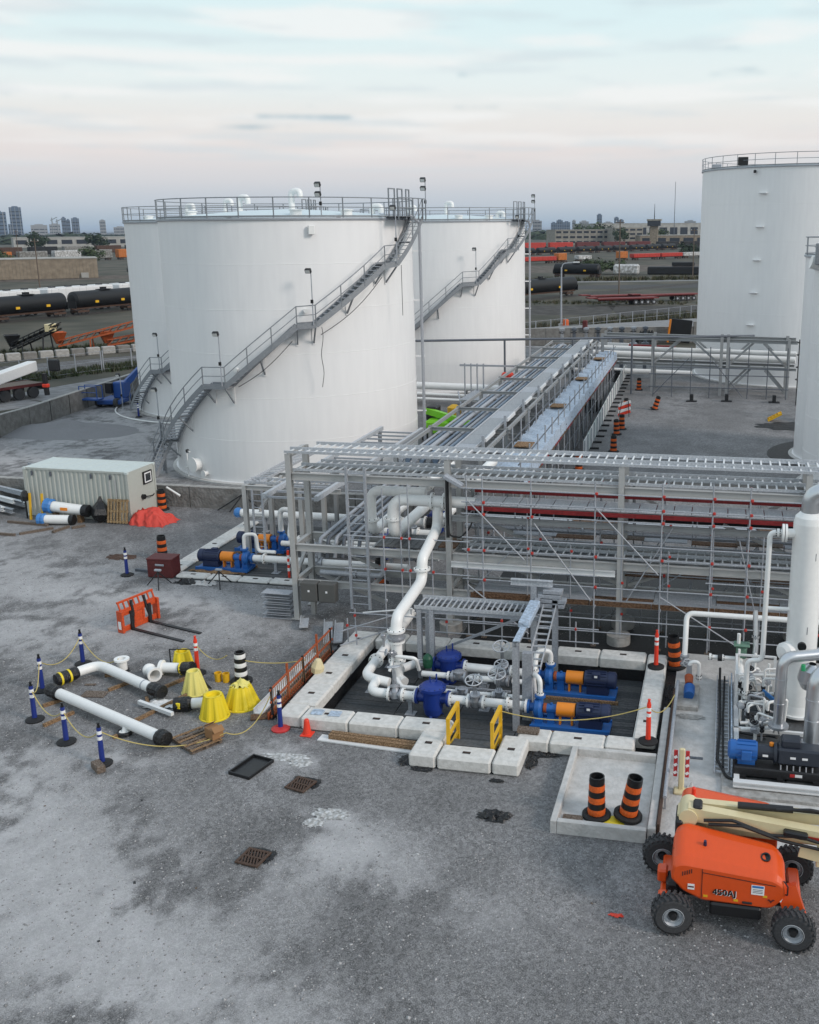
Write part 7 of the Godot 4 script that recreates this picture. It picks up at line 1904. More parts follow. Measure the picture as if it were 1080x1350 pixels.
	solo("cream_hood", B.new().lathe(atp(V(-12.5, .4, -28.55)), V(.2, 1, .1), [[.0, 0], [.2, 0], [.22, .2], [.1, .45], [0, .5]], 7, false), "cream", "cream cloth bag hung on the pit blocks beside the orange fence", "bag")
	for q in [[-13.3, -25.9, .5, .35, 25.0], [-13.0, -26.2, .25, .4, 70.0]]: solo("plank_scrap", B.new().cbox(atp(V(q[0], .04, q[1])), V(q[2], .05, q[3]), .01, ry(q[4])), "plank_brown", "brown plank scrap at the end of the orange fence", "plank", "plank scraps by the fence")
	o = marker(V(-12.35, 0, -25.35), "blue marker post with a red foot at the corner of the pit", "", "post_blue", 1.1, "sign_red")
	o = thing("traffic_cone", "small red-orange traffic cone before the pit blocks", "traffic cone", V(-11.45, 0, -25.2))
	part("cone", B.new().lathe(V(-11.45, .03, -25.2), Vector3.UP, [[.13, 0], [.1, .2], [.075, .42], [.06, .46], [0, .46]], 16), "post_red", o)
	part("base", B.new().cbox(V(-11.45, .02, -25.2), V(.34, .04, .34), .01), "post_red", o)
	for q in [[V(-1.62, .4, -25.95), "red marker post on the front right corner of the pit edging"], [V(-1.75, .4, -31.0), "red marker post on the back right corner of the pit edging"]]:
		marker(q[0], q[1], "", "post_red", 1.15)
	rope("thin yellow rope from the steps rail across the front pump to the slab", [V(-5.8, .95, -25.9), V(-1.65, 1.35, -26.2), V(-1.0, 1.0, -27.8)], .35)
	# fork carriage
	fork_carriage()
	# dark red chest and pipe stands
	o = thing("tool_chest", "dark red steel site chest with a light on it beside the pump pad", "chest", V(-23.05, 0, -37.3))
	part("box", B.new().cbox(V(-23.05, .42, -37.3), V(1.12, .78, .78), .02, ry(3)), "chest_red", o)
	part("lid", B.new().cbox(V(-23.05, .83, -37.3), V(1.16, .07, .82), .02, ry(3)), "chest_red", o)
	for x in [-23.4, -22.7]: part("foot", B.new().mm(x - .08, 0, -37.6, x + .08, .05, -37.0), "dark_steel", o)
	part("clasp", B.new().cbox(V(-23.0, .6, -36.88), V(.4, .08, .05), .01), "galvanised", o)
	drum("orange and black drum just behind the dark red chest", V(-24.3, 0, -39.3), Vector3.ZERO, "")
	drum("orange and black drum against the low wall beside the container", V(-28.75, 0, -46.9), Vector3.ZERO, "")
	for q in [[-22.55, -36.0, "black tripod pipe stand in front of the dark red chest"], [-20.1, -36.55, "black tripod pipe stand in front of the left pump"]]:
		o = thing("pipe_stand", q[2], "pipe stand", V(q[0], 0, q[1]), "tripod pipe stands")
		for k in 3:
			var a3 := TAU * k / 3 + .5
			part("leg", B.new().cyl(V(q[0], .62, q[1]), V(q[0] + sin(a3) * .55, .01, q[1] + cos(a3) * .55), .025, -1, 6), "dark_steel", o)
		part("head", B.new().cbox(V(q[0], .7, q[1]), V(.3, .08, .12), .02), "galvanised", o)
		part("stem", B.new().cyl(V(q[0], .5, q[1]), V(q[0], .68, q[1]), .04, -1, 8), "dark_steel", o)
	for k in 2: solo("scrap_bundle", crumple(atp(V(-21.6 + k * .7, .01, -36.6)), .6, .25, .22, 60 + k), ["film_black", "rags_white"][k], ["black cable bundle lying between the two tripods", "pale rag bundle lying between the two tripods"][k], "bundle")
	solo("steel_angle", B.new().bar(atp(V(-24.6, .06, -37.6)), V(-23.6, .06, -37.5), .12, .1), "galvanised_dark", "dark steel section lying beside the dark red chest", "steel section")
	solo("brush_scrap", crumple(atp(V(-26.3, .0, -39.2)), .7, .4, .12, 71), "rail_rust", "low tangle of dark wire on the gravel far from the chest", "wire")
func drain(at: Vector3, turn: float, label: String) -> void:
	var o := thing("drain_grate", label, "drain grate", at, "rusty drain grates")
	var bs := ry(turn)
	for q in [[.36, -.16, .1, .26], [-.02, -.36, .32, .09]]: part("matting", crumple(at + V(q[0], 0, q[1]), q[2], q[3], .05, int(at.z * 3 + q[0] * 9)), "film_black", o, "torn black ground cloth")
	for q in [[.23, 0, .04, .5], [-.23, 0, .04, .5], [0, .23, .42, .04], [0, -.23, .42, .04]]: part("drain_wall", B.new().mm(at.x + q[0] - q[2] * .5, -.6, at.z + q[1] - q[3] * .5, at.x + q[0] + q[2] * .5, .012, at.z + q[1] + q[3] * .5), "concrete", o)
	part("drain_floor", B.new().mm(at.x - .25, -.64, at.z - .25, at.x + .25, -.6, at.z + .25), "concrete", o)
	for q in [[V(.275, .05, 0), V(.07, .05, .62)], [V(-.275, .05, 0), V(.07, .05, .62)], [V(0, .05, .275), V(.48, .05, .07)], [V(0, .05, -.275), V(.48, .05, .07)]]: part("frame_bar", B.new().cbox(at + bs * q[0], q[1], .01, bs), "grate_rust", o)
	for i in 2:
		for k in 6: part("grate_bar", B.new().box(at + bs * V(-.2 + k * .08, .055, -.13 + i * .27), V(.035, .035, .24), bs * ry(24)), "grate_rust", o)
	part("middle_bar", B.new().box(at + bs * V(0, .05, 0), V(.53, .045, .05), bs), "grate_rust", o)
func pallet(at: Vector3, turn: float, label: String, upright := false) -> Node3D:
	var o := thing("wooden_pallet", label, "pallet", at, "", false)
	for k in 7: part("deck_slat", B.new().cbox(V(-.54 + k * .18, .115, 0), V(.1, .022, .98), .004), ["timber", "timber_grey"][k % 2] if not upright else "timber_pale", o)
	for z in [-.43, 0.0, .43]:
		part("stringer", B.new().cbox(V(0, .06, z), V(1.18, .085, .09), .004), "timber_grey" if not upright else "timber_pale", o)
	for k in 3: part("bottom_slat", B.new().cbox(V(-.5 + k * .5, .01, 0), V(.1, .02, .98), .004), "timber_grey" if not upright else "timber_pale", o)
	o.rotation_degrees.y = turn
	return o
func fork_carriage() -> void:
	var o := thing("fork_carriage", "orange fork carriage with two long black tines lying on the gravel", "fork carriage", V(-20.95, 0, -31.95))
	var d := V(.48, 0, -1.65).normalized()      # along the carriage
	var f := V(-d.z, 0, d.x)                    # toward the tines
	if f.x < 0: f = -f
	var c := V(-20.98, 0, -31.96)
	var bs := Basis(d, Vector3.UP, d.cross(Vector3.UP))
	for s in [-1, 1]: part("end_plate", B.new().cbox(c + d * .84 * s + V(0, .42, 0), V(.1, .84, .3), .015, bs), "fork_orange", o)
	for q in [[.1, .2], [.7, .18]]: part("cross_bar", B.new().cbox(c + V(0, q[0], 0), V(1.66, q[1], .1), .015, bs), "fork_orange", o)
	for s in [-1, 1]: part("web_plate", B.new().cbox(c + d * .2 * s + V(0, .42, 0), V(.1, .6, .14), .015, bs), "fork_orange", o)
	part("web_plate", B.new().cbox(c + V(0, .34, 0), V(.36, .5, .08), .015, bs), "fork_orange", o)
	var g := part("load_guard", B.new().bar(c - d * .84 + V(0, 1.12, 0) - f * .12, c + d * .84 + V(0, 1.12, 0) - f * .12, .07, .07), "fork_orange", o)
	for k in 8: part("guard_bar", B.new().bar(c + d * (-.8 + k * .228) + V(0, .8, 0), c + d * (-.8 + k * .228) + V(0, 1.12, 0) - f * .12, .05, .05), "fork_orange", g)
	part("guard_base", B.new().bar(c - d * .84 + V(0, .82, 0), c + d * .84 + V(0, .82, 0), .08, .08), "fork_orange", g)
	for s in [-1, 1]: part("hanging_hose", B.new().tube([c + d * .3 * s + V(0, 1.1, 0), c + d * .32 * s + V(0, .6, 0) + f * .1, c + d * .45 * s + V(0, .2, 0) + f * .1], .05, .1, 6), "hose_black", o)
	for s in [-1, 1]:
		var p: Vector3 = c + d * (.42 * s)
		var t := part("tine", B.new().bar(p + f * .12 + V(0, .03, 0), p + f * 2.65 + V(0, .02, 0), .13, .05), "dark_steel", o)
		part("shank", B.new().bar(p + f * .12 + V(0, .02, 0), p + f * .12 + V(0, .75, 0), .13, .06, f), "dark_steel", t)
	part("white_plate", B.new().box(c - d * .9 + V(0, .3, 0), V(.008, .3, .14), bs), "reflective", o)
# ---------- container and what leans on it ----------
func container_corner() -> void:
	mat("timber_pale", lin(.46, .33, .18), .8, 0, M["timber"].albedo_texture, .9)
	var at := V(-32.0, 0, -45.7)
	var bs := ry(-1.6)
	var o := thing("shipping_container", "pale grey-green shipping container with ribbed sides", "shipping container", Vector3.ZERO, "", false)
	var L := 6.06
	var W := 2.44
	var Hh := 2.59
	for s in [-1, 1]:
		var b := B.new()
		var n := 22
		for i in n:   # corrugated side
			var x0 := -L * .5 + .1 + (L - .2) * i / n
			var w := (L - .2) / n
			var z: float = (W * .5 - .02) * s
			var zi: float = (W * .5 - .06) * s
			var pts := [V(x0, 0, z), V(x0 + w * .36, 0, z), V(x0 + w * .5, 0, zi), V(x0 + w * .86, 0, zi), V(x0 + w, 0, z)]
			for k in 4:
				var p: Vector3 = pts[k]
				var q: Vector3 = pts[k+1]
				var nn := (q - p).cross(Vector3.UP).normalized()
				if nn.z * s < 0: nn = -nn
				b.quad(p + V(0, .15, 0), q + V(0, .15, 0), q + V(0, Hh - .1, 0), p + V(0, Hh - .1, 0), nn)
		part("side_wall", b, "container_grey", o)
		part("bottom_rail", B.new().mm(-L * .5, .03, W * .5 * s - .05 * s, L * .5, .16, W * .5 * s), "container_grey", o)
		part("top_rail", B.new().mm(-L * .5, Hh - .1, W * .5 * s - .05 * s, L * .5, Hh, W * .5 * s), "container_grey", o)
	part("roof", B.new().mm(-L * .5 + .02, Hh - .04, -W * .5 + .05, L * .5 - .02, Hh - .005, W * .5 - .05), "container_roof", o)
	for i in 9: part("roof_rib", B.new().mm(-L * .5 + .5 + i * .64, Hh - .006, -W * .5 + .15, -L * .5 + .75 + i * .64, Hh + .008, W * .5 - .15), "container_roof", o)
	for x in [-1, 1]:
		part("end_wall", B.new().mm(L * .5 * x - .08 * x, .15, -W * .5 + .05, L * .5 * x - .03 * x, Hh - .05, W * .5 - .05), "container_grey", o)
		for z in [-1, 1]:
			part("corner_post", B.new().mm(L * .5 * x - .12 * x, 0, W * .5 * z - .1 * z, L * .5 * x + .004 * x, Hh + .004, W * .5 * z + .004 * z), "container_grey", o)
			for y in [.06, Hh - .06]: part("corner_casting", B.new().cbox(V((L * .5 - .08) * x, y, (W * .5 - .07) * z), V(.19, .13, .17), .015), "container_roof", o)
	part("lower_floor", B.new().mm(-L * .5 + .1, .05, -W * .5 + .1, L * .5 - .1, .15, W * .5 - .1), "dark_steel", o)
	for x in [-2.5, -1.4, .95, 2.05]: part("vent_cover", B.new().cbox(V(x, 2.3, W * .5 + .01), V(.1, .24, .05), .01), "galvanised_dark", o)
	for q in [[1.95, 1.5], [2.3, 1.7]]: part("drip_stain", B.new().box(V(q[0], 1.35, W * .5 - .012), V(.06, q[1], .004)), "rags_white", o)
	part("lock_box", B.new().cbox(V(2.35, 1.0, W * .5 + .02), V(.12, .18, .06), .01), "yellow", o)
	var win := part("window", B.new().mm(L * .5 - .03, 1.65, -.85, L * .5 + .05, 2.3, -.1), "plastic_black", o)
	part("window_frame", B.new().mm(L * .5 + .05, 1.72, -.74, L * .5 + .07, 1.78, -.16).mm(L * .5 + .05, 2.18, -.74, L * .5 + .07, 2.24, -.16).mm(L * .5 + .05, 1.78, -.74, L * .5 + .07, 2.18, -.68).mm(L * .5 + .05, 1.78, -.22, L * .5 + .07, 2.18, -.16), "reflective", win)
	part("pane", B.new().mm(L * .5 + .05, 1.78, -.68, L * .5 + .056, 2.18, -.22), "glass_dark", win)
	part("power_inlet", B.new().cyl(V(L * .5 - .03, 1.05, .05), V(L * .5 + .12, 1.05, .05), .13, -1, 14), "plastic_black", o)
	part("inlet_cable", B.new().tube([V(L * .5 + .1, 1.05, 0), V(L * .5 + .2, .98, -.5), V(L * .5 + .1, 1.0, -.8)], .03, .1, 6), "hose_black", o)
	o.position = at
	o.basis = bs
	# blue and white wrapped pipes
	o = thing("wrapped_pipes", "white pipe with blue wrapped end and black open end by the container, upper one", "pipe", V(-32.4, 0, -43.6), "blue-ended pipes by the container")
	part("pipe", B.new().cyl(V(-33.3, .78, -43.95), V(-31.35, .62, -44.0), .27, -1, 18), "white_pipe", o)
	part("blue_wrap", taped(V(-33.5, .8, -43.95), V(-33.05, .76, -43.95), .33, 21), "sticker_blue", o)
	part("open_end", B.new().cyl(V(-31.4, .62, -44.0), V(-31.1, .6, -44.0), .31, -1, 18), "film_black", o)
	part("orange_tag", B.new().cbox(V(-32.3, .72, -43.69), V(.4, .16, .02), .005), "coupling_orange", o)
	for x in [-33.0, -31.6]: part("prop", B.new().mm(x - .1, 0, -44.15, x + .1, .42, -43.85), "timber", o)
	o = thing("wrapped_pipes", "white pipe with blue wrapped end and black open end by the container, lower one", "pipe", V(-32.6, 0, -43.3), "blue-ended pipes by the container")
	part("pipe", B.new().cyl(V(-33.2, .27, -43.25), V(-31.75, .27, -43.45), .23, -1, 18), "white_pipe", o)
	part("blue_wrap", taped(V(-33.45, .27, -43.22), V(-33.05, .27, -43.27), .27, 22), "sticker_blue", o)
	part("open_end", B.new().cyl(V(-31.8, .27, -43.44), V(-31.6, .27, -43.47), .26, -1, 18), "film_black", o)
	# black bag, pallet, tarp
	solo("black_bag", B.new().lathe(atp(V(-30.55, 0, -44.05)), V(.02, 1, -.12), [[.05, 0], [.3, .15], [.5, .45], [.42, .75], [.15, 1.1], [.05, 1.35]], 5, false), "film_black", "black diamond-shaped plastic sack leaning on the container", "sack")
	o = pallet(V(-29.55, .62, -44.2), 0, "pale wooden pallet stood upright against the container", true)
	o.rotation_degrees = V(78, 0, 0)
	o.scale = V(.95, 1, 1.25)
	tarp(V(-28.0, 0, -44.6))
	# yellow stakes and long timbers
	for x in [-34.4, -33.7]: solo("yellow_stake", B.new().bar(atp(V(x, 0, -43.9)), V(x - .1, 1.35, -44.15), .09, .09), "yellow", "yellow stake leaning against the container", "stake", "yellow stakes")
	solo("wrapped_stake", B.new().lathe(atp(V(-34.75, .9, -44.1)), Vector3.UP, [[.0, 0], [.2, .05], [.22, .3], [.12, .55], [0, .6]], 7, false).bar(V(-34.75, 0, -44.1), V(-34.75, .9, -44.1), .06, .06), "film_black", "black wrapped stake end at the corner of the container", "stake")
	for q in [[-35.2, -43.2, -32.8, -43.0], [-36.0, -41.3, -33.3, -41.2], [-33.2, -41.4, -32.2, -42.6], [-31.8, -42.0, -31.6, -43.0], [-31.3, -42.8, -30.9, -43.3]]:
		atp(V(q[0], 0, q[1]))
		solo("ground_timber", B.new().bar(V(q[0], .06, q[1]), V(q[2], .06, q[3]), .14, .11), "timber_grey", nth(int(-q[1] * 3) % 7, "weathered timber scattered before the container"), "timber", "timbers before the container")
	# bundle of white beams left of the container
	for k in 9:
		var z := -47.3 + k * .42
		solo("steel_beam", B.new().ibeam(atp(V(-40.5, .25 + .2 * (k % 3), z - 1.5)), V(-35.8 - .2 * (k % 2), .25 + .2 * (k % 3), z + .4), .22, .2), ["tray_steel", "white_paint"][k % 2], nth(k, "pale steel beam in the pile left of the container"), "steel beam", "beams beside the container")
	o = thing("propped_hoarding", "grey panel with propped rails left of the container", "panel", V(-37.5, 0, -49))
	part("panel", B.new().bar(V(-38.6, .9, -49.6), V(-36.0, .9, -48.4), .06, 1.3), "galvanised", o)
	part("prop", B.new().bar(V(-38.8, .02, -48.5), V(-38.5, 1.2, -49.5), .08, .08), "dark_steel", o)
	for k in 3: part("rail", B.new().bar(V(-38.2, 1.3 - k * .25, -49.2), V(-35.6, 1.2 - k * .25, -48.0), .05, .08), "tray_steel", o)
	solo("pvc_pipe", B.new().cyl(atp(V(-28.7, 1.1, -47.4)), V(-27.9, .7, -47.3), .06, -1, 8), "white_pipe", "thin white pipe leaning over the low wall by the container", "pipe")
	solo("black_heap", crumple(atp(V(-46.0, 0, -54.0)), 1.6, .9, .7, 77), "film_black", "black sheeting heaped on the gravel near the left wall", "sheeting")
	# tripod and brown tarp in front of the wall
	o = thing("tripod_prop", "dark tripod brace standing against the low wall before the big tank", "tripod", V(-24.3, 0, -47.2))
	for q in [[-1.3, .35], [1.3, .35], [-.5, .6], [.6, .6]]: part("leg", B.new().cyl(V(-24.3, .95, -47.3), V(-24.3 + q[0], .12, -47.3 + q[1]), .035, -1, 6), "dark_steel", o)
	part("mast", B.new().bar(V(-24.3, 0, -47.4), V(-24.3, 1.2, -47.4), .1, .1), "dark_steel", o)
func tarp(c: Vector3) -> void:
	B.O = c
	var f := FastNoiseLite.new()
	f.seed = 6; f.frequency = .55; f.fractal_octaves = 3
	var b := B.new()
	var k := 44
	var g := []
	for i in k + 1:
		g.append([])
		for j in k + 1:
			var a := (i / float(k) - .5) * 2
			var e := (j / float(k) - .5) * 2
			var x := a * (1.12 - .2 * e) + .3 * f.get_noise_2d(e * 2, 4)
			var z := e * .75 + .25 * f.get_noise_2d(a * 2, 9)
			var r := maxf(absf(a), absf(e))
			var fold := 1.0 - absf(f.get_noise_2d(x * .9 + z * .5, z * .5 - x * .3 + 3)) * 2.2
			var y := (1.0 - pow(r, 1.7)) * (.68 + .3 * fold * fold + .1 * f.get_noise_2d(x * 2.4, z * 2.4)) * (1.0 - .2 * a)
			g[i].append(c + V(x, maxf(y, .008), z))
	var nn := func(i: int, j: int) -> Vector3:
		var u: Vector3 = g[mini(i + 1, k)][j] - g[maxi(i - 1, 0)][j]
		var w: Vector3 = g[i][mini(j + 1, k)] - g[i][maxi(j - 1, 0)]
		var m := w.cross(u).normalized()
		return m if m.y > 0 else -m
	for i in k:
		for j in k:
			b.tri(g[i][j], g[i+1][j], g[i+1][j+1], nn.call(i, j), nn.call(i+1, j), nn.call(i+1, j+1))
			b.tri(g[i][j], g[i+1][j+1], g[i][j+1], nn.call(i, j), nn.call(i+1, j+1), nn.call(i, j+1))
	solo("red_tarp", b, "tarp_red", "crumpled orange-red tarpaulin heaped beside the container", "tarpaulin")
# ---------- what lies beyond the yard ----------
func along(a: Vector3, c: Vector3) -> Basis:
	var x := (c - a).normalized()
	return Basis(x, Vector3.UP, x.cross(Vector3.UP))
func bogie(o: Node3D, bs: Basis, c: Vector3) -> void:
	var g := part("bogie", B.new().box(c + V(0, .55, 0), V(2.6, .35, 1.9), bs), "rail_rust", o)
	for s in [-.9, .9]:
		for t in [-1, 1]: part("wheel", B.new().cyl(c + bs * V(s, .45, .72 * t), c + bs * V(s, .45, .85 * t), .45, -1, 14), "dark_steel", g)
func tank_car(a: Vector3, c: Vector3, label: String, group: String, m := "car_black") -> Node3D:
	var o := thing("tank_car", label, "rail car", (a + c) * .5, group)
	var bs := along(a, c)
	var l := (c - a).length() - 1.0
	var m0 := (a + c) * .5
	part("tank", B.new().lathe(m0 - bs.x * l * .47 + V(0, 2.6, 0), bs.x, [[0, -.35], [.9, -.25], [1.4, .1], [1.45, .5], [1.45, l * .94 - .5], [1.4, l * .94 - .1], [.9, l * .94 + .25], [0, l * .94 + .35]], 18), m, o)
	part("sill", B.new().box(m0 + V(0, 1.0, 0), V(l, .3, .6), bs), "rail_rust", o)
	part("dome_platform", B.new().box(m0 + V(0, 4.1, 0), V(2.4, .12, 1.4), bs).box(m0 + V(0, 4.3, 0), V(.8, .4, .8), bs), m, o)
	for s in [-1, 1]:
		bogie(o, bs, m0 + bs.x * l * .38 * s)
		part("end_rail", B.new().box(m0 + bs.x * l * .49 * s + V(0, 1.7, 0), V(.1, 1.2, 2.2), bs), "dark_steel", o)
		part("yellow_mark", B.new().box(m0 + bs.x * l * .2 * s + bs.z * 1.47 + V(0, 2.1, 0), V(.8, .4, .05), bs), "yellow", o)
	return o
func box_car(a: Vector3, c: Vector3, h: float, label: String, group: String, m: String, roof := "") -> Node3D:
	var o := thing("freight_car", label, "rail car", (a + c) * .5, group)
	var bs := along(a, c)
	var l := (c - a).length() - 1.0
	var m0 := (a + c) * .5
	part("body", B.new().cbox(m0 + V(0, 1.1 + h * .5, 0), V(l, h, 2.9), .15, bs), m, o)
	if roof: part("roof", B.new().box(m0 + V(0, 1.15 + h, 0), V(l * .98, .12, 2.7), bs), roof, o)
	for k in int(l / 1.6): part("side_rib", B.new().box(m0 + bs.x * (-l * .5 + .8 + k * 1.6) + bs.z * 1.47 + V(0, 1.1 + h * .5, 0), V(.12, h * .95, .1), bs), m, o)
	if roof:
		for k in 4: part("roof_hatch", B.new().box(m0 + bs.x * (-l * .36 + k * l * .24) + V(0, 1.3 + h, 0), V(.9, .25, .9), bs), "dark_steel", o)
	part("underframe", B.new().box(m0 + V(0, 1.0, 0), V(l * .98, .25, 1.2), bs), "rail_rust", o)
	for s in [-1, 1]: bogie(o, bs, m0 + bs.x * l * .37 * s)
	return o
func fence(a: Vector3, c: Vector3, label: String, h := 2.1) -> void:
	var o := thing("chain_fence", label, "fence", (a + c) * .5)
	var l := (c - a).length()
	var n := int(l / 3.0)
	for i in n + 1:
		var p := a.lerp(c, i / float(n))
		part("post", B.new().cyl(p, p + V(0, h, 0), .06, -1, 6), "galvanised", o)
	for y in [.15, h * .5, h - .05]: part("wire", B.new().cyl(a + V(0, y, 0), c + V(0, y, 0), .018, -1, 4), "galvanised", o)
	var b := B.new()
	var d := (c - a).normalized()
	for i in int(l / .45):
		for s in [-1, 1]:
			var p := a + d * (i * .45)
			b.bar(p + V(0, .1, 0), p + d * h * .8 * s + V(0, h, 0), .008, .008)
	part("mesh", b, "galvanised_dark", o)
func tuft_mesh(n: int, w: float) -> Mesh:
	var b := B.new()
	var g := RandomNumberGenerator.new()
	g.seed = n
	B.O = Vector3.ZERO
	for i in n:
		var a := g.randf() * TAU
		var r := g.randf() * .6
		var p := V(sin(a) * r, 0, cos(a) * r)
		var t := p + V(g.randf_range(-.3, .3), g.randf_range(.5, 1.0), g.randf_range(-.3, .3))
		var s := V(cos(a * 3), 0, sin(a * 3)) * w
		b.tri(p - s, p + s, t, Vector3.UP, Vector3.UP, Vector3.UP)
	return b.mesh()
func scatter(called: String, label: String, category: String, mesh: Mesh, spots: Array, tones: Array) -> void:
	var mm := MultiMesh.new()
	mm.transform_format = MultiMesh.TRANSFORM_3D
	mm.use_colors = true
	mm.mesh = mesh
	mm.instance_count = spots.size()
	for i in spots.size():
		mm.set_instance_transform(i, spots[i])
		var c: Color = tones[rng.randi() % tones.size()]
		var k := rng.randf_range(.75, 1.25)
		mm.set_instance_color(i, Color(c.r * k, c.g * k, c.b * k))
	var o := MultiMeshInstance3D.new()
	o.multimesh = mm
	var m := StandardMaterial3D.new()
	m.vertex_color_use_as_albedo = true
	m.roughness = .95
	o.material_override = m
	o.name = numbered(called)
	add_child(o)
	o.set_meta("kind", "stuff"); o.set_meta("label", label); o.set_meta("category", category)
func band(a: Vector3, c: Vector3, w: float, n: int, s0: float, s1: float) -> Array:
	var out := []
	for i in n:
		var p := a.lerp(c, rng.randf())
		var d := (c - a).normalized().cross(Vector3.UP)
		p += d * rng.randf_range(-.5, .5) * w
		var s := rng.randf_range(s0, s1)
		out.append(Transform3D(Basis(Vector3.UP, rng.randf() * TAU) * Basis.from_scale(V(s * rng.randf_range(.8, 1.5), s, s)), p))
	return out
var leaf_meshes := []
func tree(at: Vector3, h: float, w: float, label: String, group: String) -> void:
	if leaf_meshes.is_empty():
		for k in 3:
			var g := RandomNumberGenerator.new()
			g.seed = 300 + k
			var b := B.new()
			B.O = Vector3.ZERO
			for c in 9:   # clumps of leaves spread through the crown
				var cc := V(g.randf_range(-.6, .6), g.randf_range(.3, .95), g.randf_range(-.6, .6))
				for i in 70:
					var e := V(g.randfn(), g.randfn() * .8, g.randfn()).normalized() * pow(g.randf(), .4) * .34
					var p := cc + e
					var nn := (e + V(0, .1, 0)).normalized()
					var f := B.frame(nn + V(g.randf_range(-.5, .5), g.randf_range(-.5, .5), g.randf_range(-.5, .5)))
					var s := g.randf_range(.05, .10)
					b.tri(p + f.x * s, p - f.x * s * .6 + f.z * s, p - f.x * s * .5 - f.z * s, nn, nn, nn)
			leaf_meshes.append(b.mesh())
	var o := thing("tree", label, "tree", at, group)
	part("trunk", B.new().cyl(at, at + V(0, h * .5, 0), h * .03, h * .015, 6).cyl(at + V(0, h * .35, 0), at + V(w * .3, h * .65, 0), h * .012, .02, 5).cyl(at + V(0, h * .3, 0), at + V(-w * .3, h * .6, w * .1), h * .012, .02, 5), "bark", o)
	piece("crown", leaf_meshes[rng.randi() % 3], ["leaf_a", "leaf_b", "leaf_c"][rng.randi() % 3], o, at + V(0, h * .12, 0), Basis(Vector3.UP, rng.randf() * TAU) * Basis.from_scale(V(w, h * .75, w)))
func utility_pole(at: Vector3, h: float, label: String) -> void:
	var o := thing("utility_pole", label, "utility pole", at)
	part("pole", B.new().cyl(at, at + V(0, h, 0), .16, .1, 8), "timber_grey", o)
	part("cross_arm", B.new().bar(at + V(-.9, h - .6, 0), at + V(.9, h - .6, 0), .12, .14), "timber_grey", o)
	for x in [-.8, 0.0, .8]: part("insulator", B.new().cyl(at + V(x, h - .5, 0), at + V(x, h - .25, 0), .06, -1, 6), "reflective", o)
func building(a: Vector3, c: Vector3, depth: float, h: float, m: String, label: String, rows: int, cols: int) -> Node3D:   # front wall from a to c
	var o := thing("building", label, "building", (a + c) * .5)
	var bs := along(a, c)
	var back := -bs.z if (-bs.z).dot((a + c) * .5) > 0 else bs.z
	var m0 := (a + c) * .5 + back * depth * .5
	var l := (c - a).length()
	part("wall", B.new().box(m0 + V(0, h * .5, 0), V(l, h, depth), bs), m, o)
	part("roof", B.new().box(m0 + V(0, h + .15, 0), V(l + .4, .3, depth + .4), bs), "pale_wall", o)
	for r in rows:
		for k in cols:
			var p := a.lerp(c, (k + .5) / cols) - back * .06 + V(0, h * (r + .55) / rows, 0)
			var w := part("window", B.new().box(p, V(l / cols * .72, h / rows * .42, .12), bs), "window_dark", o)
	return o
func conveyor(a: Vector3, c: Vector3, m: String, label: String) -> void:
	var o := thing("conveyor", label, "conveyor", V(a.x, 0, a.z))
	var d := (c - a).normalized()
	var s := d.cross(Vector3.UP).normalized() * .55
	var l := (c - a).length()
	for sg in [-1, 1]:
		var t := part("side_truss", B.new().bar(a + s * sg, c + s * sg, .12, .2).bar(a + s * sg + V(0, .7, 0), c + s * sg + V(0, .7, 0), .1, .12), m, o)
		for k in int(l): part("truss_post", B.new().bar(a + d * k + s * sg, a + d * (k + .8) + s * sg + V(0, .7, 0), .07, .07), m, t)
	part("belt", B.new().bar(a + V(0, .45, 0), c + V(0, .45, 0), .9, .06), "rubber", o)
	for t in [.3, .75]:
		var p := a.lerp(c, t)
		for sg in [-1, 1]: part("leg", B.new().bar(p + s * sg, V(p.x, 0, p.z) + s * sg * 1.5, .12, .12), m, o)
	part("hopper", B.new().lathe(a + V(0, .3, 0), Vector3.UP, [[.5, 0], [1.2, 1.4], [1.15, 1.45], [.45, .05]], 4, false), m, o)
	part("motor_box", B.new().cbox(c + V(0, .5, 0) - d * 1.2, V(.8, .9, 1.3), .05), "cream", o)
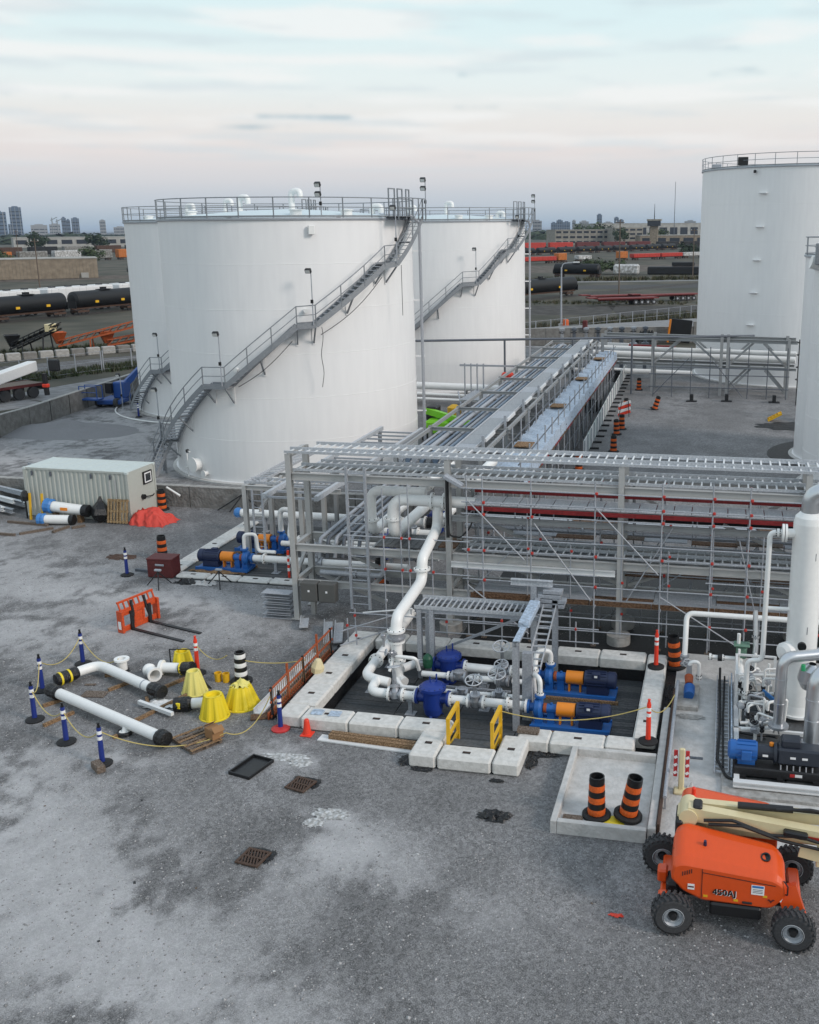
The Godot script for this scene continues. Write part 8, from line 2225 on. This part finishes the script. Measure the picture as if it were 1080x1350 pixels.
func background_left() -> void:
	mat("car_red_o", lin(.50, .11, .03), .6, 0, M["car_red"].albedo_texture, .2)
	mat("trailer_red", lin(.20, .03, .03), .7, 0, M["car_red"].albedo_texture, .3)
	mat("dirt_dark", lin(.06, .054, .05), .95, 0, M["dirt_tan"].albedo_texture, .04)
	fence(V(-72.0, 0, -76.0), V(-64.4, 0, -96.0), "chain-link fence with sagging ropes along the road beyond the left wall")
	fence(V(-64.3, 0, -96.2), V(-44, 0, -128), "chain-link fence beyond the left storage tank")
	# blocks along the upper road
	for k in 11:
		var p := V(-81.0, 0, -101.0).lerp(V(-69.5, 0, -114.5), k / 10.0)
		solo("road_block", B.new().cbox(atp(p) + V(0, .4, 0), V(1.5, .9, .8), .08, ry(49 + rng.randf_range(-4, 4))), ["concrete", "concrete_wall"][k % 3 / 2], nth(k, "big pale concrete block of the row along the far road"), "concrete block", "blocks along the far road")
	scatter("grass", "green weeds between the fence and the road", "grass", tuft_mesh(16, .05), band(V(-76, -.05, -72), V(-62, -.05, -104), 5, 1200, .25, .7) + band(V(-90, -.05, -100), V(-66, -.05, -128), 9, 900, .3, .7) + band(V(-62, -.05, -104), V(-40, -.05, -136), 7, 500, .3, .8), [Color(.045, .07, .022), Color(.07, .085, .03), Color(.10, .095, .05)])
	conveyor(V(-84.5, .5, -108.5), V(-77.0, 3.2, -107.0), "dark_steel", "black inclined crusher conveyor beyond the road")
	conveyor(V(-81.0, .5, -112.5), V(-69.0, 3.6, -117.0), "car_red_o", "orange inclined conveyor beyond the road blocks")
	conveyor(V(-76.0, .4, -115.0), V(-66.0, 2.2, -122.0), "car_red_o", "low orange conveyor behind the inclined one")
	# flatbed and crane boom beside the wall
	var o := thing("flatbed_trailer", "flatbed trailer with wooden deck parked beyond the left wall", "trailer", V(-62.2, 0, -75))
	var a := V(-65.5, 1.15, -68.0)
	var c := V(-60.6, 1.15, -80.2)
	var bs := along(a, c)
	part("deck", B.new().box((a + c) * .5, V((c - a).length(), .2, 2.6), bs), "timber_grey", o)
	part("edge_rail", B.new().box((a + c) * .5 + bs.z * 1.3, V((c - a).length(), .25, .08), bs).box((a + c) * .5 - bs.z * 1.3, V((c - a).length(), .25, .08), bs), "chest_red", o)
	for t in [.72, .82, .92]:
		for s in [-1, 1]: part("wheel", B.new().cyl(V(0, .5, 0) + a.lerp(c, t) - V(0, 1.15, 0) + bs.z * 1.0 * s, V(0, .5, 0) + a.lerp(c, t) - V(0, 1.15, 0) + bs.z * 1.3 * s, .5, -1, 16), "tyre", o)
	part("rear_bumper", B.new().box(c + V(0, -.3, 0), V(.15, .4, 2.4), bs), "dark_steel", o)
	o = thing("crane_boom", "end of a white crane boom with a dark hook above the flatbed", "crane", V(-58, 0, -71))
	part("boom", B.new().cbox(V(-55.9, 3.1, -69.4), V(.8, .85, 11.5), .06, Basis(Vector3.UP, .16) * Basis(Vector3.RIGHT, .05)), "white_paint", o)
	part("boom_head", B.new().cbox(V(-54.95, 3.45, -75.3), V(.9, 1.0, .5), .1), "dark_steel", o)
	part("hook_block", B.new().bar(V(-55.2, 2.9, -74.2), V(-55.1, 1.1, -74.2), .3, .3), "dark_steel", o)
	part("hook", B.new().cbox(V(-55.1, 1.9, -74.15), V(.5, .3, .4), .05), "post_red", o)
	part("boom_rest", B.new().bar(V(-56.7, 0, -65), V(-56.7, 2.7, -65), .5, .5), "dark_steel", o)
	# blue lift against the wall
	o = thing("boom_lift", "blue boom lift with lowered basket parked against the left wall", "boom lift", V(-50.6, 0, -76.5))
	part("chassis", B.new().cbox(V(-50.4, .45, -76.6), V(2.0, .4, 2.9), .08, ry(8)), "lift_blue", o)
	part("basket", B.new().cbox(V(-51.3, .8, -74.6), V(1.7, .15, .9), .03), "lift_blue", o)
	for q in [[-52.1, -75.0], [-50.5, -75.0], [-52.1, -74.2], [-50.5, -74.2]]: part("basket_post", B.new().bar(V(q[0], .8, q[1]), V(q[0], 1.9, q[1]), .06, .06), "lift_blue", o)
	part("basket_rail", B.new().bar(V(-52.1, 1.9, -74.2), V(-50.5, 1.9, -74.2), .06, .06).bar(V(-52.1, 1.9, -75.0), V(-50.5, 1.9, -75.0), .06, .06).bar(V(-52.1, 1.4, -74.2), V(-50.5, 1.4, -74.2), .05, .05), "lift_blue", o)
	part("turret", B.new().cbox(V(-49.9, 1.3, -76.9), V(1.0, 1.4, 1.2), .1), "lift_blue", o)
	part("control_box", B.new().cbox(V(-50.6, 1.5, -76.2), V(.6, .9, .5), .05), "plastic_black", o)
	part("boom", B.new().bar(V(-49.9, 1.5, -77.0), V(-48.9, 2.9, -78.4), .4, .5).bar(V(-48.9, 2.9, -78.4), V(-45.5, 3.3, -81.5), .4, .5), "lift_blue", o)
	for q in [[-51.3, -75.6], [-49.5, -75.4], [-51.2, -77.8], [-49.4, -77.9]]: part("wheel", B.new().cyl(V(q[0] - .15, .4, q[1]), V(q[0] + .15, .4, q[1]), .4, -1, 14), "tyre", o)
	marker(V(-48.3, 0, -79.6), "orange-red marker post near the foot of the left tank stair", "", "post_red", 1.5)
	marker(V(-45.2, 0, -71.6), "dark blue marker post near the hose on the gravel by the left tank", "", "post_blue")
	solo("ring_hose", ring_tube(atp(V(-40.6, 0, -79.0)), 9.6, .06, .06, 40, deg_to_rad(-75), deg_to_rad(15)), "white_pipe", "white hose laid in an arc round the foot of the left tank", "hose")
	for k in 4: solo("loose_plank", B.new().bar(atp(V(-37.0 + k * .5, .06, -66.5 - k * .4)), V(-35.0 + k * .3, .06, -66.0 - k * .3), .2, .06), "plank_brown", nth(k, "loose plank on the gravel at the foot of the long tank stair"), "plank", "planks by the tank stair")
	# black tank cars and white hoppers on the tracks
	var g := "rail cars on the left tracks"
	var u := V(6.1, 0, -28.1).normalized()
	var p := V(-116.6, 0, -146.0)
	tank_car(p - u * 18.5, p - u * 2, "black tank car on the left tracks, running out of the picture", g)
	tank_car(p - u * 1.5, p + u * 15.0, "black tank car on the left tracks, end with yellow plates", g)
	tank_car(p + u * 15.5, p + u * 32.0, "black tank car on the left tracks with white lettering low on its side", g)
	tank_car(p + u * 32.5, p + u * 49.0, "black tank car on the left tracks, mostly behind the left tank", g)
	p = V(-122.8, 0, -149.0)
	for k in 5: box_car(p + u * (k * 17.0 - 20), p + u * (k * 17.0 - 3.6), 3.3, nth(k, "white hopper car of the row behind the black tank cars"), "white hopper cars", "white_paint", "white_paint")
	for r in [[-116.6, -146.0, 6.1, -28.1], [-122.8, -149.0, 6.1, -28.1], [-145, -185, 10, -29]]:
		var d := V(r[2], 0, r[3]).normalized()
		ground("railway", strip([Vector2(r[0] - d.x * 80, r[1] - d.z * 80), Vector2(r[0] + d.x * 140, r[1] + d.z * 140)], 4.2, -.042), "ballast")
	for k in 5:
		var q := V(-146, 0, -186) + V(10.4, 0, -29.8).normalized() * (k * 15.0 - 14)
		var fc := thing("gondola_car", nth(k, "low dark gondola car before the tan shed"), "rail car", q, "gondola cars")
		var bs2 := along(V(0, 0, 0), V(10.4, 0, -29.8))
		part("side", B.new().box(q + V(0, 1.5, 0), V(13, 1.0, 2.8), bs2), ["car_black", "chest_red", "rail_rust"][k % 3], fc)
		part("load", B.new().cbox(q + V(0, 2.2, 0), V(10.0 - k, .9, 2.2), .3, bs2), ["rail_rust", "car_black"][k % 2], fc)
		for sg in [-1, 1]: bogie(fc, bs2, q + bs2.x * 4.8 * sg)
	# tan shed
	o = building(V(-252, 0, -255.5), V(-196.3, 0, -296), 14, 6.0, "tan_siding", "long tan ribbed shed beyond the rail cars", 0, 0)
	var ba := along(V(-252, 0, -255.5), V(-196.3, 0, -296))
	for k in 68: part("siding_rib", B.new().box(V(-252, 2.9, -255.5).lerp(V(-196.3, 2.9, -296), k / 68.0) + (ba.z if ba.z.dot(V(1, 0, 1)) > 0 else -ba.z) * .06, V(.3, 5.8, .12), ba), "tan_siding", o)
	solo("sign_board", B.new().cbox(atp(V(-199.0, .9, -293.0)), V(2.2, 1.6, .2), .02, ba), "pale_wall", "small white board at the foot of the tan shed's corner", "board")
	utility_pole(V(-138, 0, -187.5), 13, "utility pole in front of the tan shed")
	utility_pole(V(-250, 0, -330), 15, "utility pole behind the tan shed")
	p = V(-330, 0, -425)
	u = V(60, 0, -190).normalized()
	var ms := ["car_grey", "car_grey", "car_orange", "car_grey", "car_white", "car_grey", "car_orange", "car_orange", "car_grey", "chest_red", "car_grey", "car_orange"]
	var cn := {"car_grey": "grey", "car_orange": "orange", "car_white": "white", "chest_red": "dark red"}
	for k in 12: box_car(p + u * (k * 19.0 - 50), p + u * (k * 19.0 - 34), 4.2, nth(k, cn[ms[k]] + " freight car of the train behind the tan shed"), "train behind the tan shed", ms[k])
	tank_car(V(-196, 0, -312), V(-189, 0, -331), "black tank car at the right end of the tan shed", "")
	p = V(-420, 0, -520)
	for k in 9: box_car(p + u * (k * 24.0 - 40), p + u * (k * 24.0 - 20), 4.4, nth(k, "freight car of the farthest train on the left"), "farthest left train", ["car_black", "car_grey", "rail_rust"][k % 3])
	ground("yard_strip", strip([Vector2(-330, -180), Vector2(-160, -330)], 30, -.046), "dirt_tan")
	ground("road_strip", strip([Vector2(-220, -110), Vector2(-110, -260)], 12, -.045), "gravel_road")
	for k in 3: building(V(-640 + k * 130, 0, -840 - k * 90), V(-560 + k * 130, 0, -905 - k * 90), 60, 9, "pale_wall", ["white warehouse far beyond the left train", "second white warehouse far beyond the left train", "white warehouse just left of the left tank's top"][k], 1, 8)
func background_right() -> void:
	fence(V(-27.0, 0, -134.5), V(-4.0, 0, -170.5), "chain-link fence behind the pale ramp")
	fence(V(-3.9, 0, -170.7), V(20, 0, -182), "chain-link fence behind the tall right tank")
	scatter("grass", "dry weeds along the fence behind the pale ramp", "grass", tuft_mesh(16, .06), band(V(-30, -.05, -142), V(2, -.05, -182), 10, 900, .5, 1.1) + band(V(-45, -.05, -200), V(10, -.05, -205), 8, 300, .3, .8) + band(V(-60, -.05, -285), V(10, -.05, -310), 12, 400, .6, 1.6), [Color(.06, .07, .028), Color(.10, .095, .045), Color(.13, .11, .06)])
	ground("haul_road", strip([Vector2(-80, -180), Vector2(-20, -184), Vector2(60, -200)], 22, -.045), "dirt_dark")
	ground("asphalt_road", strip([Vector2(-90, -238), Vector2(-30, -258), Vector2(60, -290)], 16, -.044), "asphalt")
	ground("road_edge", strip([Vector2(-90, -270), Vector2(-30, -285), Vector2(60, -320)], 5, -.043), "gravel_road")
	ground("railway", strip([Vector2(-60, -165), Vector2(-30, -232), Vector2(30, -360)], 4.5, -.042), "ballast")
	ground("embankment", strip([Vector2(-120, -350), Vector2(60, -420)], 60, -.046), "dirt_tan")
	var o := thing("street_lamp", "tall street lamp with a curved arm beside the far fence", "street lamp", V(-23.4, 0, -146.7))
	part("pole", B.new().cyl(V(-23.4, 0, -146.7), V(-23.4, 8.9, -146.7), .16, .1, 10), "galvanised", o)
	part("arm", B.new().tube([V(-23.4, 8.6, -146.7), V(-23.2, 9.4, -146.7), V(-21.6, 9.6, -146.9)], .07, .5, 8), "galvanised", o)
	part("lantern", B.new().cbox(V(-21.3, 9.58, -146.9), V(.9, .18, .35), .05), "white_paint", o)
	part("footing", B.new().cyl(V(-23.4, 0, -146.7), V(-23.4, .9, -146.7), .4, -1, 12), "concrete_light", o)
	solo("orange_barrel", B.new().lathe(atp(V(-22.6, .0, -145.9)), Vector3.UP, [[0, 0], [.5, 0], [.42, 1.5], [.3, 1.6], [0, 1.6]], 12), "drum_orange", "orange barrel at the foot of the street lamp", "barrel")
	# red flatbed trailers
	for q in [[V(-24.5, 0, -195), V(-13.5, 0, -201), "red flatbed trailer parked beyond the fence, front one"], [V(-17.5, 0, -206.5), V(-6.2, 0, -213.5), "red flatbed trailer parked beyond the fence, rear one"], [V(-27, 0, -203), V(-17, 0, -209), "red flatbed trailer parked beyond the fence, half hidden one"]]:
		var t := thing("flatbed_trailer", q[2], "trailer", (q[0] + q[1]) * .5, "red flatbed trailers")
		var bs := along(q[0], q[1])
		var m0: Vector3 = (q[0] + q[1]) * .5
		var l: float = (q[1] - q[0]).length()
		part("deck", B.new().box(m0 + V(0, 1.25, 0), V(l, .22, 2.6), bs), "trailer_red", t)
		part("beam", B.new().box(m0 + V(0, 1.0, 0), V(l * .9, .35, .9), bs), "trailer_red", t)
		part("gooseneck", B.new().box(m0 - bs.x * (l * .5 + .8) + V(0, 1.45, 0), V(1.8, .2, 2.0), bs), "trailer_red", t)
		for k in 4:
			for s in [-1, 1]:
				var w := part("wheel", B.new().cyl(m0 + bs.x * (l * .12 + k * 1.25) + bs.z * .95 * s + V(0, .48, 0), m0 + bs.x * (l * .12 + k * 1.25) + bs.z * 1.3 * s + V(0, .48, 0), .48, -1, 14), "tyre", t)
				part("rim", B.new().cyl(m0 + bs.x * (l * .12 + k * 1.25) + bs.z * 1.3 * s + V(0, .48, 0), m0 + bs.x * (l * .12 + k * 1.25) + bs.z * 1.33 * s + V(0, .48, 0), .2, -1, 12), "galvanised", w)
	tank_car(V(-44.5, 0, -203), V(-33.0, 0, -227), "black tank car on the right tracks behind the far tank", "")
	tank_car(V(-52, 0, -309), V(-36.5, 0, -305), "dark tank car farther back on the right", "")
	solo("white_pile", B.new().cbox(atp(V(-31.5, 1.6, -327)), V(8, 3.2, 4), .5), "car_white", "white covered pile beyond the right tracks", "pile")
	solo("timber_stack", B.new().cbox(atp(V(-17, 1.2, -330)), V(16, 2.4, 5), .3).cbox(V(-14, 3.2, -330), V(7, 1.2, 4), .2), "car_black", "dark stack of sleepers beyond the right tracks", "stack")
	utility_pole(V(-22.6, 0, -219), 16, "tall utility pole beyond the red trailers")
	utility_pole(V(-10.0, 0, -300), 14, "utility pole near the tall right tank")
	utility_pole(V(-65, 0, -300), 13, "utility pole by the far tank's right side")
	# orange and red works train
	var p := V(-82, 0, -424)
	var u := V(65.5, 0, -85.7).normalized()
	var seg := [[-10, 16, "car_red"], [16, 22, "car_orange"], [28, 37, "car_white"], [54, 60, "car_orange"], [63, 82, "car_red"], [82, 98, "car_red"], [98, 116, "car_white"], [117, 140, "car_red"]]
	var sl := ["red flat works car at the left end of the works train", "orange crane car in the works train", "white tool car in the works train", "orange cab car in the works train", "red works car behind the orange cab", "second red works car behind the orange cab", "pale works car toward the right tank", "red works car against the right tank"]
	for k in seg.size():
		var s: Array = seg[k]
		var bc := box_car(p + u * s[0], p + u * s[1], 1.7 + (1.2 if s[2] == "car_orange" else 0.0), sl[k], "works train", s[2])
	p = V(-112, 0, -545)
	u = V(84, 0, -172).normalized()
	for k in 10: tank_car(p + u * (k * 19.5 - 20), p + u * (k * 19.5 - 2), nth(k, "black tank car from the far tank, in the far train"), "far tank train")
	p = V(-128, 0, -640)
	for k in 5: box_car(p + V(k * 15.5, 0, -12 * k), p + V(k * 15.5 + 14, 0, -12 * k - 11), 4.5, nth(k, "red freight car from the far tank, behind the tank train"), "dark red cars behind the tank train", "car_red" if k < 2 else "chest_red")
	for k in 5: box_car(p + V(80 + k * 15.5, 0, -62 - 12 * k), p + V(94 + k * 15.5, 0, -73 - 12 * k), 4.2, nth(k, "black freight car after the red ones, behind the tank train"), "black cars behind the tank train", "car_black")
	# buildings
	building(V(-150, 0, -905), V(-98, 0, -925), 40, 12.8, "beige_wall", "beige three-storey block beyond the rail yard", 3, 9)
	building(V(-97, 0, -900), V(-74, 0, -910), 30, 14.2, "beige_wall", "taller beige block beside the three-storey one", 4, 4)
	building(V(-150, 0, -1180), V(10, 0, -1260), 80, 19, "pale_wall", "long pale warehouse behind the control tower", 1, 14)
	building(V(-72, 0, -860), V(60, 0, -890), 30, 8, "tan_siding", "low brown depot sheds at the foot of the control tower", 1, 12)
	o = thing("control_tower", "slim rail control tower with mast beyond the tank train", "tower", V(-58, 0, -818))
	part("shaft", B.new().box(V(-58, 8, -818), V(6, 16, 6)), "tan_siding", o)
	part("cabin", B.new().box(V(-58, 17.5, -818), V(10, 4, 9)), "window_dark", o)
	part("cabin_roof", B.new().box(V(-58, 20, -818), V(11, 1.2, 10)), "beige_wall", o)
	part("mast", B.new().cyl(V(-58, 20, -818), V(-58, 32, -818), .4, .15, 6), "dark_steel", o)
	solo("radio_mast", B.new().cyl(atp(V(-60, 0, -1150)), V(-60, 62, -1150), .45, .25, 6), "galvanised_dark", "tall thin radio mast left of the tall right tank", "mast")
	for q in [[-135, -960, 17, 14], [-122, -955, 19, 16], [-112, -965, 17, 13], [-170, -700, 13, 10], [-158, -720, 12, 9], [-180, -760, 15, 12], [-36, -332, 4.5, 5], [-41, -330, 5, 6], [-46, -334, 4, 5], [-20, -520, 7, 7], [-90, -880, 14, 10], [-60, -905, 13, 12]]:
		tree(V(q[0], 0, q[1]), q[2], q[3], "bushy green tree standing in the far rail yard on the right", "trees in the right rail yard")
	for q in [[-290, -372, 7, 6], [-268, -400, 8, 7], [-470, -640, 14, 12], [-440, -665, 13, 12], [-405, -690, 15, 13]]:
		tree(V(q[0], 0, q[1]), q[2], q[3], "bushy green tree standing beyond the left train", "trees beyond the left train")
	# low hedge-like woods near the horizon
	var blob := B.new()
	B.O = Vector3.ZERO
	var gg := RandomNumberGenerator.new()
	gg.seed = 9
	for i in 60:
		var e := V(gg.randfn(), absf(gg.randfn()) * .7, gg.randfn()).normalized()
		var f := B.frame(e)
		var s := gg.randf_range(.25, .45)
		var c := e * gg.randf_range(.6, 1.0)
		blob.tri(c + f.x * s, c - f.x * s * .5 + f.z * s, c - f.x * s * .5 - f.z * s, e, e, e)
	var bm := blob.mesh()
	var sp := []
	for k in 520:
		var an := deg_to_rad(rng.randf_range(-48, 14))
		var d := rng.randf_range(1350, 2600)
		var s := rng.randf_range(7, 13)
		sp.append(Transform3D(Basis(Vector3.UP, rng.randf() * TAU) * Basis.from_scale(V(s * 1.7, s * rng.randf_range(.6, 1.1), s * 1.5)), V(sin(an) * d, 0, -cos(an) * d)))
	scatter("woodland", "dark far-off woods along the horizon", "woods", bm, sp, [Color(.03, .045, .02), Color(.04, .055, .028), Color(.025, .038, .02)])
func skyline() -> void:
	var D := 2600.0
	var i := 0
	# from, to (degrees), slope of the top, material, label
	for q in [[-38.3, -37.5, .0165, "tower_blue", "blue-grey skyscraper at the left end of the skyline"], [-37.34, -36.8, .0205, "tower_blue", "tallest blue-grey skyscraper at the left end of the skyline"], [-37.45, -36.9, .0065, "tower_blue", "low blue-grey block between the two left skyscrapers"], [-36.45, -35.7, .0056, "tower_grey", "wide pale apartment slab on the left skyline"], [-35.6, -35.1, .0062, "tower_grey", "pale stepped apartment block with cranes on the left skyline"], [-35.02, -34.8, .0116, "tower_blue", "twin blue tower on the left skyline, left half"], [-34.8, -34.62, .0098, "tower_blue", "twin blue tower on the left skyline, lower right half"], [-34.56, -34.2, .0112, "tower_blue", "single blue tower right of the twin towers"], [-33.25, -32.96, .0094, "tower_grey", "lone pale tower left of the storage tanks"], [-32.6, -32.0, .0035, "tower_grey", "faint low block beside the left tank"], [-10.65, -10.15, .0070, "tower_grey", "pale tower just right of the far storage tank"], [-9.65, -9.35, .0050, "tower_blue", "low blue block in the right skyline, leftmost"], [-9.35, -9.0, .0072, "tower_blue", "stepped blue tower in the right skyline"], [-9.0, -8.6, .0056, "tower_blue", "blue slab right of the stepped blue tower"], [-8.5, -8.3, .0070, "tower_grey", "thin pale tower in the right skyline"], [-8.1, -7.6, .0060, "tower_grey", "pale pair of slabs in the right skyline"], [-7.16, -6.88, .0122, "tower_blue", "tallest blue-grey tower in the right skyline"], [-6.8, -6.3, .0050, "tower_grey", "low pale slab in the right skyline"], [-6.22, -5.97, .0094, "tower_blue", "bright blue tower in the right skyline"], [-5.97, -5.7, .0072, "tower_blue", "lower half of the bright blue tower"], [-2.45, -1.85, .0056, "tower_grey", "pale stepped tower left of the tall right tank"], [-5.0, -4.6, .0030, "tower_grey", "low grey block above the pale warehouse"]]:
		var d := D + (i % 5) * 130.0
		i += 1
		var m: float = deg_to_rad((q[0] + q[1]) * .5)
		var w: float = deg_to_rad(q[1] - q[0]) * d
		var h: float = 14.3 + q[2] * d
		var at := V(sin(m) * d, 0, -cos(m) * d)
		var o := thing("city_tower", q[4], "tower", at)
		var bs := Basis(Vector3.UP, -m)
		part("tower_body", B.new().box(at + V(0, h * .5, 0), V(w, h, w * .8), bs), q[3], o)
		part("crown", B.new().box(at + V(0, h + 1.2, 0), V(w * .5, 2.4, w * .4), bs), q[3], o)
		var n := int(h / 8)
		for k in n: part("window_band", B.new().box(at + V(0, 4 + k * 8, 0) + bs.z * w * .4, V(w * .94, 2.2, .6), bs), "window_dark", o)
		for x in [-.34, 0.0, .34]: part("pier", B.new().box(at + V(0, h * .5, 0) + bs * V(x * w, 0, w * .4), V(w * .05, h, 1.4), bs), "tower_grey", o)
	for q in [[-35.45, .0118], [-35.22, .0105]]:
		var a: float = deg_to_rad(q[0])
		var at := V(sin(a) * D, 0, -cos(a) * D)
		var h: float = 14.3 + q[1] * D
		var o := thing("tower_crane", "thin tower crane over the pale stepped block", "crane", at, "cranes on the skyline")
		part("mast", B.new().bar(at, at + V(0, h, 0), 1.6, 1.6), "rack_grey", o)
		part("jib", B.new().bar(at + V(-4, h - 6, 0), at + V(14, h + 1, 0), 1.2, 1.2), "rack_grey", o)
func small_things() -> void:
	# scraps that break up the gravel
	for k in 26:
		var x := rng.randf_range(-19, -1)
		var z := rng.randf_range(-24, -13)
		if x > -14 and z < -21: continue
		atp(V(x, 0, z))
		solo("litter_chip", B.new().cbox(V(x, .008, z), V(rng.randf_range(.04, .1), .014, rng.randf_range(.03, .06)), .003, ry(rng.randf() * 180)), ["rags_white", "timber_grey", "film_black"][k % 3], ["tiny white chip lying on the open gravel", "tiny wooden chip lying on the open gravel", "tiny black chip lying on the open gravel"][k % 3], "chip", ["white chips on the gravel", "wooden chips on the gravel", "black chips on the gravel"][k % 3])
